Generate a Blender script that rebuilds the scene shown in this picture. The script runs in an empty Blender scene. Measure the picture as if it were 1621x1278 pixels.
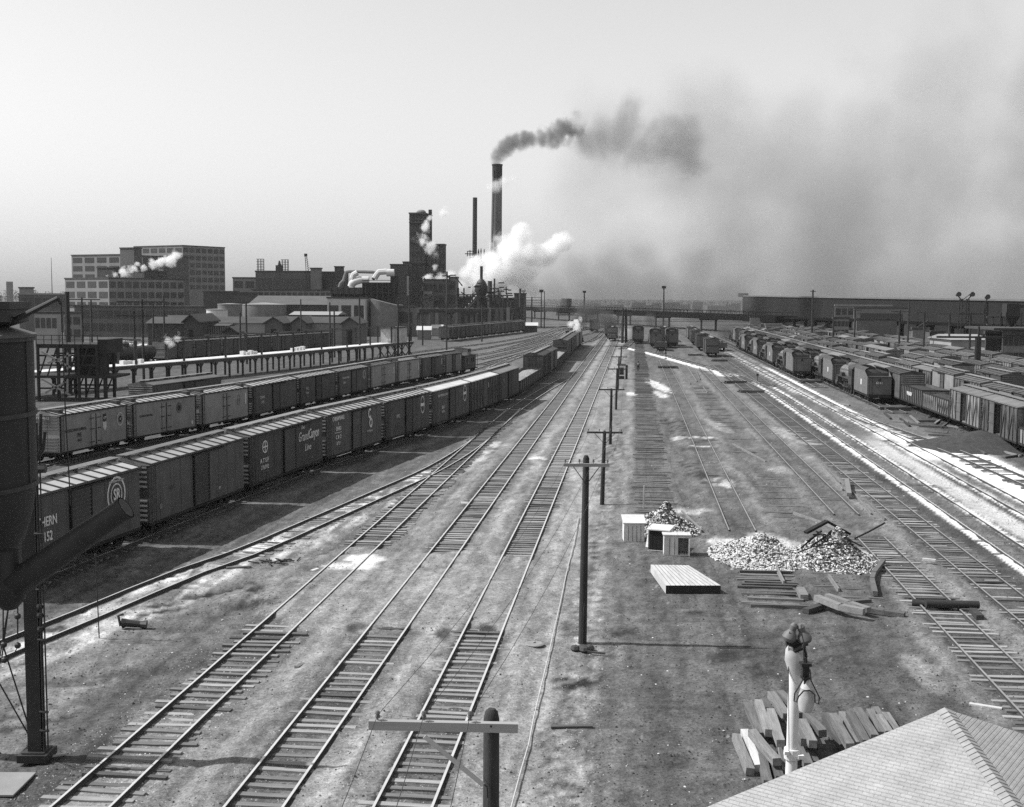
import bpy, math, random
import numpy as np
from mathutils import Vector, Matrix
random.seed(7)
STEAM, HAZE, EXPO = True, .00005, .52
SC = bpy.context.scene
COL = SC.collection
PI = math.pi
# ---------------------------------------------------------------- camera
F, H = 1900.0, 13.3
PITCH, ROLL = math.atan(168.1/F), 0.006
CR = Matrix.Rotation(math.radians(90)-PITCH, 4, 'X') @ Matrix.Rotation(ROLL, 4, 'Z')
cd = bpy.data.cameras.new('camera'); cam = bpy.data.objects.new('camera', cd); COL.objects.link(cam)
cam.matrix_world = Matrix.Translation((0, 0, H)) @ CR
cd.sensor_width = 36; cd.lens = 36*F/1621; cd.clip_start = .5; cd.clip_end = 20000
SC.camera = cam
def ray(px, py):
    return (CR.to_3x3() @ Vector(((px-810.5)/F, -(py-639)/F, -1))).normalized()
def G(px, py, z=0.0):
    """point at height z seen at photo pixel (px,py)"""
    d = ray(px, py); t = (z-H)/d.z
    return Vector((d.x*t, d.y*t, z))
def P(px, py, Y):
    d = ray(px, py); t = Y/d.y
    return Vector((d.x*t, Y, H+d.z*t))
def proj(v):
    q = CR.to_3x3().transposed() @ (Vector(v)-Vector((0, 0, H))); return 810.5+F*q.x/-q.z, 639-F*q.y/-q.z
ML = 0.101                     # the main tracks run along X = u + ML*Y
def UL(u, Y, z=0): return Vector((u+ML*Y, Y, z))
HEAD = math.atan2(1, ML)
NUM = ['zeroth','first','second','third','fourth','fifth','sixth','seventh','eighth','ninth','tenth','eleventh','twelfth','thirteenth','fourteenth','fifteenth','sixteenth','seventeenth','eighteenth','nineteenth','twentieth']
def nth(n):
    if n <= 20: return NUM[n]
    return {2:'twenty-',3:'thirty-',4:'forty-'}[n//10]+NUM[n%10] if n%10 else {3:'thirtieth',4:'fortieth'}[n//10]
# ---------------------------------------------------------------- materials
def newmat(name):
    m = bpy.data.materials.new(name); m.use_nodes = True
    nt = m.node_tree; b = nt.nodes['Principled BSDF']
    return m, nt, b
def nd(nt, t, **k):
    n = nt.nodes.new(t)
    for a, v in k.items(): setattr(n, a, v)
    return n
def mth(nt, op, a, b=None, c=None, clamp=False):
    n = nt.nodes.new('ShaderNodeMath'); n.operation = op; n.use_clamp = clamp
    for i, v in enumerate((a, b, c)):
        if v is None: continue
        if isinstance(v, (int, float)): n.inputs[i].default_value = v
        else: nt.links.new(v, n.inputs[i])
    return n.outputs[0]
def noise(nt, vec, scale, detail=4, rough=.6):
    n = nt.nodes.new('ShaderNodeTexNoise'); n.inputs['Scale'].default_value = scale
    n.inputs['Detail'].default_value = detail; n.inputs['Roughness'].default_value = rough
    nt.links.new(vec, n.inputs['Vector']); return n.outputs[0]
def mapped(nt, vec, sc, loc=None):
    n = nt.nodes.new('ShaderNodeMapping'); n.inputs['Scale'].default_value = sc
    if loc is not None: nt.links.new(loc, n.inputs['Location'])
    nt.links.new(vec, n.inputs['Vector']); return n.outputs[0]
MATS = {}
def M(name, v, var=.3, scale=2.0, rough=.85, bump=0., rand=0., streak=0., stretch=(1,1,1), metal=0., spec=.3, brick=None):
    """procedural grey: v albedo, var relative noise, rand per-object change, streak vertical streaks"""
    if name in MATS: return MATS[name]
    if v < .4 and 'rail steel worn' not in name: v *= .72
    elif v > .5: v *= .82
    m, nt, b = newmat(name)
    tc = nd(nt, 'ShaderNodeTexCoord'); vec = tc.outputs['Object']
    oi = nd(nt, 'ShaderNodeObjectInfo')
    cmb = nd(nt, 'ShaderNodeCombineXYZ')
    off = mth(nt, 'MULTIPLY', oi.outputs['Random'], 57.)
    for i in range(3): nt.links.new(off, cmb.inputs[i])
    vec = mapped(nt, vec, stretch, cmb.outputs[0])
    n1 = noise(nt, vec, scale, 5, .65)
    f = mth(nt, 'MULTIPLY_ADD', n1, 4*var, 1-2*var)
    f = mth(nt, 'MAXIMUM', f, .25)
    if streak:
        sv = mapped(nt, vec, (3.2, 3.2, .22))
        n2 = noise(nt, sv, 1.3, 4, .7)
        s = mth(nt, 'MULTIPLY_ADD', mth(nt, 'SUBTRACT', n2, .5), 4*streak, 1)
        f = mth(nt, 'MULTIPLY', f, mth(nt, 'MAXIMUM', s, .3))
    if brick:
        bt = nd(nt, 'ShaderNodeTexBrick'); bt.inputs['Scale'].default_value = brick[0]
        bt.inputs['Color1'].default_value = (1,1,1,1); bt.inputs['Color2'].default_value = (.8,.8,.8,1)
        bt.inputs['Mortar'].default_value = (brick[1],)*3+(1,); bt.inputs['Mortar Size'].default_value = .03
        bm_ = nd(nt, 'ShaderNodeMapping'); bm_.inputs['Rotation'].default_value = brick[2]
        nt.links.new(tc.outputs['Object'], bm_.inputs['Vector']); nt.links.new(bm_.outputs[0], bt.inputs['Vector'])
        bw = nd(nt, 'ShaderNodeRGBToBW'); nt.links.new(bt.outputs['Color'], bw.inputs[0])
        f = mth(nt, 'MULTIPLY', f, bw.outputs[0])
    if rand:
        f = mth(nt, 'MULTIPLY', f, mth(nt, 'MULTIPLY_ADD', oi.outputs['Random'], 2*rand, 1-rand))
    c = mth(nt, 'MINIMUM', mth(nt, 'MULTIPLY', f, v), .85)
    nt.links.new(c, b.inputs['Base Color'])
    b.inputs['Roughness'].default_value = rough; b.inputs['Metallic'].default_value = metal
    b.inputs['Specular IOR Level'].default_value = spec
    if bump:
        bp = nd(nt, 'ShaderNodeBump'); bp.inputs['Strength'].default_value = bump; bp.inputs['Distance'].default_value = .05
        nt.links.new(noise(nt, vec, scale*6, 3), bp.inputs['Height']); nt.links.new(bp.outputs[0], b.inputs['Normal'])
    MATS[name] = m; return m
wood_dark = lambda: M('weathered timber', .085, .35, 1.5, .95, .4, rand=.45, stretch=(.4, 3, 3))
wood_grey = lambda: M('grey sawn timber', .22, .3, 1.2, .9, .4, rand=.35, stretch=(.4, 4, 4))
wood_pale = lambda: M('pale new boards', .55, .16, 1.5, .8, .2, rand=.12, stretch=(.5, 5, 2), streak=.1)
steel_dark = lambda: M('sooty steel', .03, .4, 1.5, .6, .1, spec=.4)
pole_wood = lambda: M('creosoted pole', .045, .4, 3, .9, .4, stretch=(3, 3, .3), rand=.2)
iron = lambda: M('black iron', .02, .4, 3, .55, spec=.5)
# ---------------------------------------------------------------- mesh builder
class MB:
    def __init__(s): s.v = []; s.f = []; s.mi = []; s.T = Matrix.Identity(4)
    def add(s, vs, fs, mi=0):
        o = len(s.v); T = s.T
        s.v += [tuple(T @ Vector(p)) for p in vs]; s.f += [tuple(o+i for i in f) for f in fs]; s.mi += [mi]*len(fs)
    def box(s, x0, x1, y0, y1, z0, z1, mi=0):
        if x0 > x1: x0, x1 = x1, x0
        if y0 > y1: y0, y1 = y1, y0
        s.add([(x0,y0,z0),(x1,y0,z0),(x1,y1,z0),(x0,y1,z0),(x0,y0,z1),(x1,y0,z1),(x1,y1,z1),(x0,y1,z1)],
              [(0,3,2,1),(4,5,6,7),(0,1,5,4),(1,2,6,5),(2,3,7,6),(3,0,4,7)], mi)
    def cb(s, c, d, mi=0): s.box(c[0]-d[0]/2, c[0]+d[0]/2, c[1]-d[1]/2, c[1]+d[1]/2, c[2]-d[2]/2, c[2]+d[2]/2, mi)
    def frame(s, p0, p1, up=(0,0,1)):
        p0, p1 = Vector(p0), Vector(p1); d = (p1-p0); L = d.length; d = d.normalized()
        u = Vector(up)
        if abs(d.dot(u)) > .98: u = Vector((1,0,0))
        a = u.cross(d).normalized(); b = d.cross(a)
        return p0, p1, L, d, a, b
    def bar(s, p0, p1, w, h=None, mi=0, up=(0,0,1)):
        h = h or w; p0, p1, L, d, a, b = s.frame(p0, p1, up); vs = []
        for p in (p0, p1):
            for sa, sb in ((-1,-1),(1,-1),(1,1),(-1,1)): vs.append(p+a*(sa*w/2)+b*(sb*h/2))
        s.add(vs, [(3,2,1,0),(4,5,6,7),(0,1,5,4),(1,2,6,5),(2,3,7,6),(3,0,4,7)], mi)
    def tube(s, pts, r, n=8, mi=0, caps=True):
        pts = [Vector(p) for p in pts]; rs = r if isinstance(r, (list, tuple)) else [r]*len(pts)
        vs = []; fs = []; a = None
        for i, p in enumerate(pts):
            d = (pts[min(i+1, len(pts)-1)]-pts[max(i-1, 0)]).normalized()
            if a is None:
                u = Vector((0,0,1)) if abs(d.z) < .95 else Vector((1,0,0)); a = u.cross(d).normalized()
            a = (a-d*a.dot(d)).normalized(); b = d.cross(a)
            for k in range(n):
                t = 2*PI*k/n; vs.append(p+(a*math.cos(t)+b*math.sin(t))*rs[i])
        for i in range(len(pts)-1):
            for k in range(n):
                k2 = (k+1) % n; fs.append((i*n+k, i*n+k2, (i+1)*n+k2, (i+1)*n+k))
        if caps: fs.append(tuple(range(n))[::-1]); fs.append(tuple((len(pts)-1)*n+k for k in range(n)))
        s.add(vs, fs, mi)
    def cyl(s, p0, p1, r, r1=None, n=12, mi=0): s.tube([p0, p1], [r, r if r1 is None else r1], n, mi)
    def lathe(s, c, prof, n=20, mi=0):
        vs = []; fs = []
        for r, z in prof:
            for k in range(n): vs.append((c[0]+r*math.cos(2*PI*k/n), c[1]+r*math.sin(2*PI*k/n), c[2]+z))
        for i in range(len(prof)-1):
            for k in range(n):
                k2 = (k+1) % n; fs.append((i*n+k, i*n+k2, (i+1)*n+k2, (i+1)*n+k))
        fs.append(tuple(range(n))[::-1]); fs.append(tuple((len(prof)-1)*n+k for k in range(n)))
        s.add(vs, fs, mi)
    def prism(s, prof, x0, x1, mi=0):
        """profile of (y,z) swept along x"""
        n = len(prof); vs = [(x0, y, z) for y, z in prof]+[(x1, y, z) for y, z in prof]
        fs = [(i, (i+1) % n, n+(i+1) % n, n+i) for i in range(n)]+[tuple(range(n))[::-1], tuple(range(n, 2*n))]
        s.add(vs, fs, mi)
    def ring(s, c, r0, r1, y, n=28, mi=0, t=.012, sx=1, sz=1):
        """flat ring in the xz plane at y, thickness t"""
        vs = []; fs = []
        for k in range(n):
            a = 2*PI*k/n
            for r, yy in ((r0, y), (r1, y), (r1, y+t), (r0, y+t)): vs.append((c[0]+r*math.cos(a)*sx, yy, c[1]+r*math.sin(a)*sz))
        for k in range(n):
            o, q = 4*k, 4*((k+1) % n)
            for j in range(4): fs.append((o+j, o+(j+1) % 4, q+(j+1) % 4, q+j))
        s.add(vs, fs, mi)
    def mesh(s, name, mats, smooth=False):
        me = bpy.data.meshes.new(name); me.from_pydata(s.v, [], s.f)
        mats = mats if isinstance(mats, (list, tuple)) else [mats]
        for m in mats: me.materials.append(m)
        me.polygons.foreach_set('material_index', s.mi)
        if smooth: me.polygons.foreach_set('use_smooth', [True]*len(s.f))
        me.update(); return me
    def build(s, name, mats, parent=None, smooth=False):
        me = s.mesh(name, mats, smooth)
        if smooth:
            bm_auto(me)
        return link(name, me, parent)
def bm_auto(me):
    try: me.set_sharp_from_angle(angle=math.radians(38))
    except Exception: pass
def link(name, me, parent=None):
    o = bpy.data.objects.new(name, me); COL.objects.link(o)
    if parent: o.parent = parent
    return o
def tag(o, label=None, cat=None, group=None, kind=None):
    if label: o['label'] = label
    if cat: o['category'] = cat
    if group: o['group'] = group
    if kind: o['kind'] = kind
    return o
def thing(name, label, cat, loc=(0,0,0), rz=0., group=None):
    o = bpy.data.objects.new(name, None); COL.objects.link(o); o.empty_display_size = .3
    o.location = loc; o.rotation_euler = (0, 0, rz); tag(o, label, cat, group); return o
def copy_tree(o, parent=None):
    c = o.copy(); COL.objects.link(c)
    if parent: c.parent = parent
    for ch in CH.get(o.name, None) or kids(o): copy_tree(ch, c)
    return c
CH = {}
def kids(o):
    k = list(o.children); CH[o.name] = k; return k
_tc = {}
def text(txt, size, parent, Mx, mat, shear=0., ax='LEFT', ex=.008, sx=1., name='lettering', bold=.0):
    key = (txt, size, shear, ax, ex, bold, mat.name)
    if key not in _tc:
        cu = bpy.data.curves.new('lettering', 'FONT'); cu.body = txt; cu.size = size; cu.shear = shear
        cu.align_x = ax; cu.align_y = 'CENTER'; cu.extrude = ex; cu.offset = bold; cu.resolution_u = 3
        ob = bpy.data.objects.new('tmp', cu); COL.objects.link(ob)
        dg = bpy.context.evaluated_depsgraph_get(); me = bpy.data.meshes.new_from_object(ob.evaluated_get(dg))
        bpy.data.objects.remove(ob); bpy.data.curves.remove(cu); me.name = 'lettering'
        me.materials.clear(); me.materials.append(mat); _tc[key] = me
    o = link(name, _tc[key], parent); o.matrix_local = Mx @ Matrix.Diagonal((sx, 1, 1, 1)); return o
def side_m(x, z, y, side):
    """matrix of text on the side wall: side=-1 the wall at -y, side=+1 the wall at +y"""
    R = Matrix(((1,0,0),(0,0,-1),(0,1,0))).to_4x4() if side < 0 else Matrix(((-1,0,0),(0,0,1),(0,1,0))).to_4x4()
    return Matrix.Translation((x, y, z)) @ R
# ---------------------------------------------------------------- curves
class Line:
    def __init__(s, pts, sub=8):
        pts = [Vector((p[0], p[1])) for p in pts]
        q = [2*pts[0]-pts[1]]+pts+[2*pts[-1]-pts[-2]]; s.p = []
        for i in range(1, len(q)-2):
            for k in range(sub):
                t = k/sub; a, b, c, d = q[i-1:i+3]
                s.p.append(.5*((2*b)+(c-a)*t+(2*a-5*b+4*c-d)*t*t+(-a+3*b-3*c+d)*t**3))
        s.p.append(pts[-1]); s.c = [0.]
        for i in range(1, len(s.p)): s.c.append(s.c[-1]+(s.p[i]-s.p[i-1]).length)
        s.len = s.c[-1]
    def at(s, t, off=0.):
        t = min(max(t, 0), s.len)
        i = max(1, min(len(s.p)-1, next((k for k, v in enumerate(s.c) if v >= t), len(s.p)-1)))
        a, b = s.p[i-1], s.p[i]; f = (t-s.c[i-1])/max(1e-6, s.c[i]-s.c[i-1]); d = (b-a).normalized()
        p = a+(b-a)*f; return p+Vector((d.y, -d.x))*off, math.atan2(d.y, d.x)
    def offset(s, off):
        out = []
        for i, p in enumerate(s.p):
            d = (s.p[min(i+1, len(s.p)-1)]-s.p[max(i-1, 0)]).normalized(); out.append(p+Vector((d.y, -d.x))*off)
        return out
    def xs(s): return np.array([p.y for p in s.p]), np.array([p.x for p in s.p])
# ================================================================ TRACK LINES
def pxline(L, z=0.): return [G(x, y, z) for x, y in L]
side2 = [(230,864),(391,797),(514,748),(607,716),(682,691),(744,668),(789,649),(822,633),(858,607),(882,589),(897,572),(912,556),(928,543)]
W2 = pxline(side2)
d0 = (W2[0]-W2[2]); d0 = d0.normalized()
W2 = [W2[0]+d0*27.5, W2[0]+d0*14.2]+W2
T2side = Line(W2)
T2c = Line([Vector((p[0], p[1], 0)) for p in T2side.offset(-1.45)[::4]]+[UL(-12.4, 420), UL(-12.4, 800)])
side1 = [(89,719),(205,694),(315,674),(397,657.5),(472,640),(533,626.5),(584,615),(627.5,605),(666,597.5),(703,590.6),(732,585.5),(758,581)]
W1 = pxline(side1, 1.0); d1 = (W1[0]-W1[2]).normalized()
W1 = [W1[0]+d1*26, W1[0]+d1*13]+W1
T1side = Line([Vector((p.x, p.y, 0)) for p in W1])
T1c = Line([Vector((p[0], p[1], 0)) for p in T1side.offset(-1.45)[::4]]+pxline([(800,572),(850,556),(885,541)])+[UL(-16, 450)])
def mid(a, b): return [((x0+x1)/2, (y0+y1)/2) for (x0, y0), (x1, y1) in zip(a, b)]
T3pts = [G(0,1033), G(156,969), G(285,914), G(392,876), G(500,829), G(612,779), G(690,743), G(752,704), UL(-14.1, 128), UL(-14.1, 142)]
T3pts = [T3pts[0]+(T3pts[0]-T3pts[1])*1.2]+T3pts
for i in range(1): pass
TR = {}
def sleeper_mesh(seed, light=False):
    r = random.Random(seed); b = MB(); w, h, l = .22+r.uniform(-.02,.02), .2, 2.5+r.uniform(-.08,.08)
    n = 4; vs = []
    for k in range(n+1):
        x = -l/2+l*k/n
        for sy, sz in ((-1,-1),(1,-1),(1,1),(-1,1)):
            vs.append((x, sy*w/2+r.uniform(-.008,.008), (0 if sz > 0 else -h)+r.uniform(-.008,.008)))
    fs = [(3,2,1,0), (4*n,4*n+1,4*n+2,4*n+3)]
    for k in range(n):
        for j in range(4): fs.append((4*k+j, 4*k+(j+1) % 4, 4*k+4+(j+1) % 4, 4*k+4+j))
    b.add(vs, fs); return b.mesh('sleeper', M('bleached sleeper timber', .30, .3, 1.6, .95, .5, rand=.4, stretch=(.5,4,3)) if light else M('sleeper timber', .15, .3, 1.6, .95, .5, rand=.5, stretch=(.5,4,3)))
SL = [sleeper_mesh(i) for i in range(5)]; SLL = [sleeper_mesh(i+9, True) for i in range(5)]
RAILM = M('rail steel worn bright', .5, .15, 1, .4, metal=.2, spec=.5)
RAILS = M('rail steel rusty', .06, .3, 1, .8)
RAILD = M('rail steel weathered', .30, .25, 1, .7)
def rail_mesh(line, off, dull=False, s0=0, s1=None):
    s1 = s1 or line.len; n = max(1, int((s1-s0)/4)); b = MB(); vs = []; fs = []; mi = []
    pr = [(-.065,-.03),(-.065,.02),(-.015,.05),(-.015,.10),(-.037,.11),(-.037,.15),(.037,.15),(.037,.11),(.015,.10),(.015,.05),(.065,.02),(.065,-.03)]
    for i in range(n+1):
        t = s0+(s1-s0)*i/n; p, a = line.at(t, off); nx, ny = math.sin(a), -math.cos(a)
        for o, z in pr: vs.append((p.x+nx*o, p.y+ny*o, z))
    m = len(pr)
    for i in range(n):
        for k in range(m-1):
            fs.append((i*m+k, i*m+k+1, (i+1)*m+k+1, (i+1)*m+k)); mi.append(0 if k == 5 else 1)
    fs.append(tuple(range(m))); mi.append(1); fs.append(tuple(n*m+k for k in range(m))[::-1]); mi.append(1)
    b.v = vs; b.f = fs; b.mi = mi
    return b.mesh('rail', [RAILD if dull else RAILM, RAILS])
def track(key, label, pts, rails=True, ties=True, dull=False, spacing=.56, bury=(), zt=.035, jit=1., s_ranges=None, nind=90, tie_from=0, tie_to=1e9, group=None, cat='railway track'):
    ln = pts if isinstance(pts, Line) else Line(pts); TR[key] = ln
    p0, a0 = ln.at(0)
    root = thing('railway_track', label, cat, (0,0,0), 0, group)
    if rails:
        for rg in (s_ranges or [(0, ln.len)]):
            for off in (-.7525, .7525):
                link('rail', rail_mesh(ln, off, dull, rg[0], rg[1]), root)
    if ties:
        r = random.Random(hash(key) % 1000 if False else len(key)*31+ord(key[-1])); s = max(tie_from, .2); far = []; cnt = 0
        while s < min(ln.len, tie_to):
            p, a = ln.at(s); Y = p.y
            ok = not any(y0 < Y < y1 for y0, y1 in bury)
            vis = abs(p.x) < Y*.46+2 and Y > 24
            edge_ = min([abs(Y-e_) for rg_ in bury for e_ in rg_] or [99]); ok = ok or (edge_ < 1.3 and r.random() < .3)
            if ok and vis and r.random() > .02*jit+(.4 if edge_ < 1.0 else 0):
                off = r.uniform(-.12,.12)*jit; q, _ = ln.at(s, off)
                loc = (q.x, q.y, zt+r.uniform(-.03,.035)*jit); rz = a+PI/2+r.uniform(-.035,.035)*jit
                if cnt < nind:
                    o = link('sleeper', (SLL if key in ('T4','T5','T6','T12','T11b','T3') and r.random() < .8 else SL)[r.randrange(5)], root); o.location = loc; o.rotation_euler = (r.uniform(-.02,.02), 0, rz); cnt += 1
                elif Y < 420: far.append((loc, rz, r.uniform(2.2,2.5)))
            s += spacing*(1+r.uniform(-.12,.12)*jit)*(1 if s < 250 else 1.6)
        if far:
            b = MB()
            for loc, rz, l in far:
                b.T = Matrix.Translation(loc) @ Matrix.Rotation(rz, 4, 'Z'); b.box(-l/2, l/2, -.11, .11, -.15, 0)
            b.build('sleepers', (SLL if key in ('T5','T6') else SL)[0].materials[0], root)['kind'] = 'stuff'
    return root
SPS = 'straight tracks running to the bridge'
track('T6', 'bright straight track just left of the telephone poles', [UL(-5.8, 14), UL(-5.8, 300), UL(-5.8, 900)], bury=((47.2,59.6),), nind=95)
track('T5', 'bright straight track second from the telephone poles', [UL(-9.65, 20), UL(-9.65, 300), UL(-9.65, 900)], bury=((47.2,59.8),), nind=95)
track('T4', 'third straight track from the poles, half buried in pale gravel', [UL(-14.1, 24), UL(-14.1, 120), UL(-13.6, 150), UL(-12.6, 172), UL(-11.2,195)], bury=((48.5,60),), nind=95, jit=1.6)
track('T3', 'track curving from lower left to join at the switch, white patches between its rails', T3pts, nind=20, bury=((0,60),), zt=.0)
track('T2', 'track under the near row of boxcars', T2c, nind=20)
track('T1', 'track under the second row of refrigerator cars', T1c, nind=20)
track('T8', 'disused track ending at the pale rubble heap', [UL(6.36, 67.6), UL(6.36, 150), UL(6.3, 255)], dull=True, nind=95, zt=-.01, jit=1.6)
track('T7', 'lifted track bed of bare sleepers beside the telephone poles', [UL(1.55, 66), UL(1.55, 420)], rails=False, spacing=.5, nind=98, zt=.03, jit=1.8, cat='sleeper bed')
track('T10', 'lifted bed of sunken sleepers behind the rubble heaps', [UL(9.9, 52), UL(9.9, 180)], rails=False, spacing=.56, nind=98, zt=-.005, jit=2.2, cat='sleeper bed')
track('T7b', 'short run of bare sleepers in front of the middle rubble heap', [UL(6.4, 51), UL(6.4, 60)], rails=False, nind=95, zt=.02, jit=2, cat='sleeper bed')
track('T11', 'dull track ending short of the dark rubble heap', [UL(13.25, 73), UL(13.25, 140), UL(13.4, 230)], dull=True, nind=95, zt=-.005, jit=1.6)
track('T11b', 'dull track running out of the lower right behind the tarred poles', [UL(13.35, 30), UL(13.35, 66)], dull=True, nind=95, jit=1.4)
track('T12', 'dull disused track between the timber heap and the whitened track', [UL(16.85, 30), UL(16.85, 140), UL(16.6, 240)], dull=True, nind=98, jit=1.4)
track('T13', 'track edged with two white stripes of lime', [UL(20.3, 40), UL(20.3, 150), UL(19.6, 176), UL(17.5, 210), UL(12.5, 246), UL(5.5, 290), UL(-1, 325)], nind=98, zt=-.0, jit=1.5)
track('T13b', 'far end of the lime edged line beside the standing gondolas', [UL(20.6, 182), UL(20.9, 260), UL(19.3, 420)], dull=True, nind=10)
track('T14', 'curving track crossing the broad white lime patch', [UL(25.0, 50), UL(25.0, 120), UL(24.6, 170), UL(23.6, 320), UL(23.4, 600)], nind=90, bury=((50,75),), zt=-.01)
track('T15', 'right hand track through the white lime', [UL(29.6, 60), UL(28.4, 100), UL(26.5, 122), UL(25.0,140)], nind=40, zt=-.015, jit=2)
track('TL0', 'track under the nearer file of dead locomotives', [UL(28.2, 180), UL(28.0, 300), UL(27, 600)], nind=10)
track('TL1', 'track under the farther file of dead locomotives', [UL(31.3, 140), UL(31.3, 300), UL(31, 600)], nind=10)
ROWS = [34.7, 40.5, 46.6, 51.6, 56.6, 61.6, 66.6]
RN = ['beside the locomotives', 'behind the open-door boxcars', 'third from the locomotives', 'fourth from the locomotives', 'fifth from the locomotives', 'sixth from the locomotives', 'farthest right']
for i, u in enumerate(ROWS):
    track('R%d' % i, 'track under the stored car row '+RN[i], [UL(u, 90), UL(u, 300), UL(u, 600)], dull=True, nind=5 if i < 2 else 0, ties=i < 2)
LADN = ['outermost', 'second', 'third', 'fourth', 'fifth', 'innermost']
for i, L in enumerate([[(560,573),(652,559),(740,548),(800,540),(860,528),(892,517)], [(600,580),(700,563),(790,547.5),(850,535),(893,521)], [(690,573),(770,560),(830,547),(880,532),(900,522)],
        [(757,570),(820,555),(872,539),(905,523)], [(760,578),(820,562),(876,543),(908,526)], [(742,605),(792,577),(840,556),(882,537),(912,523)]]):
    track('LAD%d' % i, LADN[i]+' curving yard track beyond the caboose, counted from the icing platform', pxline(L)+[UL(-18+i*1.0, 560+i*4), UL(-18+i, 900)], nind=0)
for i, L in enumerate([[(985,553),(1000,540),(1010,525)], [(1046,560),(1050,540),(1040,520)]]):
    track('C%d' % i, ['short far track under the two cars near the tall dark pole','short far track under the boxcars beneath the bridge'][i], pxline(L)+[UL(-2+i*6, 700)], nind=0)

# loose rails
LR = M('loose rail steel', .22, .25, 2, .6, rand=.2)
LRL = ['loose rail lying across the sleepers left of the leaning timber', 'loose rail beside the dull track near the leaning timber', 'long loose rail parallel to the dull track, right of the leaning timber', 'loose rail ending by the sandy gap behind the rubble',
       'slanting loose rail behind the dark rubble heap', 'short rail stub standing out of the middle rubble heap', 'short rail stub in front of the dark rubble heap', 'loose rail on the sleepers behind the middle rubble heap', 'loose rail far back near the dark sleeper stack', 'second loose rail far back near the dark sleeper stack', 'loose rail right of the far sleeper stack', 'shortest loose rail right of the far sleeper stack']
for i, (a, b) in enumerate([((1296,737),(1334,778)), ((1304,738),(1330,768)), ((1348,780),(1379,817)), ((1370,795),(1401,825)), ((1256,815),(1322,838)), ((1225,893),(1241,926)), ((1312,915),(1328,938)),
        ((1160,705),(1212,733)), ((1075,583),(1093,609)), ((1086,578),(1103,605)), ((1102,588),(1108,602)), ((1113,614),(1120,623))]):
    A, B = G(*a), G(*b); m = MB(); m.bar(A+Vector((0,0,.12)), B+Vector((0,0,.12)), .075, .14)
    m.bar(A+Vector((0,0,.03)), B+Vector((0,0,.03)), .14, .03)
    c = (A+B)/2; m.v = [(x-c.x, y-c.y, z) for x, y, z in m.v]
    o = m.build('loose_rail', LR); o.location = c; tag(o, LRL[i], 'rail', 'rails lying loose in the lifted tracks')
# ================================================================ GROUND
def hsh(ix, iy, s):
    h = (ix*374761393+iy*668265263+s*974634777) & 0xffffffff
    h = ((h ^ (h >> 13))*1274126177) & 0xffffffff
    return ((h ^ (h >> 16)) & 0xffff)/65535.
def vnoise(x, y, s=0):
    ix = np.floor(x).astype(np.int64); iy = np.floor(y).astype(np.int64); fx = x-ix; fy = y-iy
    fx = fx*fx*(3-2*fx); fy = fy*fy*(3-2*fy)
    a = hsh(ix, iy, s)*(1-fx)+hsh(ix+1, iy, s)*fx; b = hsh(ix, iy+1, s)*(1-fx)+hsh(ix+1, iy+1, s)*fx
    return a*(1-fy)+b*fy
def fbm(x, y, sc, o=4, s=0):
    t = 0; a = .5; n = 0
    for k in range(o): t = t+a*vnoise(x*sc*2**k+17*k, y*sc*2**k+31*k, s+k); n += a; a *= .55
    return t/n
def sst(a, b, x): t = np.clip((x-a)/(b-a), 0, 1); return t*t*(3-2*t)
NR, NC = 760, 640
ys = 18*np.exp(np.linspace(0, math.log(9000/18), NR)); ys = np.concatenate([[-60, -10, 8], ys]); NR = len(ys)
tt = np.linspace(-1, 1, NC); tt = np.where(np.abs(tt) < .8, tt*.56/.8, np.sign(tt)*(.56+(np.abs(tt)-.8)/.2*2.2))
Yg, Tg = np.meshgrid(ys, tt, indexing='ij'); Xg = Tg*(np.maximum(Yg, 18)+3)
# jitter breaks the grid
rng = np.random.RandomState(3)
U = Xg-ML*Yg
w1 = fbm(Xg, Yg, .25, 4, 1)-.5; w2 = fbm(Xg, Yg, 1.1, 4, 5)-.5; w3 = fbm(U, Yg*.25, 1.6, 3, 9)-.5
Uw = U+1.1*w1+.7*w2
def band(u0, u1, e=.5, y0=-100, y1=1e5, ye=6):
    return sst(u0-e, u0+e, Uw)*(1-sst(u1-e, u1+e, Uw))*sst(y0-ye, y0+ye, Yg+14*w1)*(1-sst(y1-ye, y1+ye, Yg+14*w1))
tone = np.full(Xg.shape, .135)
def mixb(m, v):
    global tone
    tone = tone*(1-m)+v*m
x2 = np.interp(Yg, *T2c.xs()); x1 = np.interp(Yg, *T1c.xs()); x3 = np.interp(Yg, *TR['T3'].xs())
d2 = Xg-x2; d1_ = Xg-x1; d3 = Xg-x3
mixb(band(-40, -14.5, 1), .17)
mixb(band(-17.5,-14.5, .8, 22, 46, 4), .085)
mixb(band(-13.2,-10.4), .17); mixb(band(-11.9,-11.0,.4), .22)
mixb(band(-8.9,-6.6), .2); mixb(band(-8.2,-7.2,.3), .27)
mixb(band(-4.9,-2.3), .27); mixb(band(-2.4,-1.1,.3), .19)
mixb(band(-.9,-.1,.3,70,260), .22)
mixb(band(-15.3,-12.9,.4,25,42,3), .27)
mixb(band(-18,-3.2,.9,47.5,59.3,1.2), .235)
mixb(band(0.2, 6, .6, 20, 62, 8), .105)
mixb(band(6, 13, 1, 20, 55, 8), .10)
mixb(band(11.6,12.3,.5), .2); mixb(band(14.4,15.6,.5), .19); mixb(band(7.6,8.6,.6,70), .19)
mixb(band(17.9,19.2,.5), .075)

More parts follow.
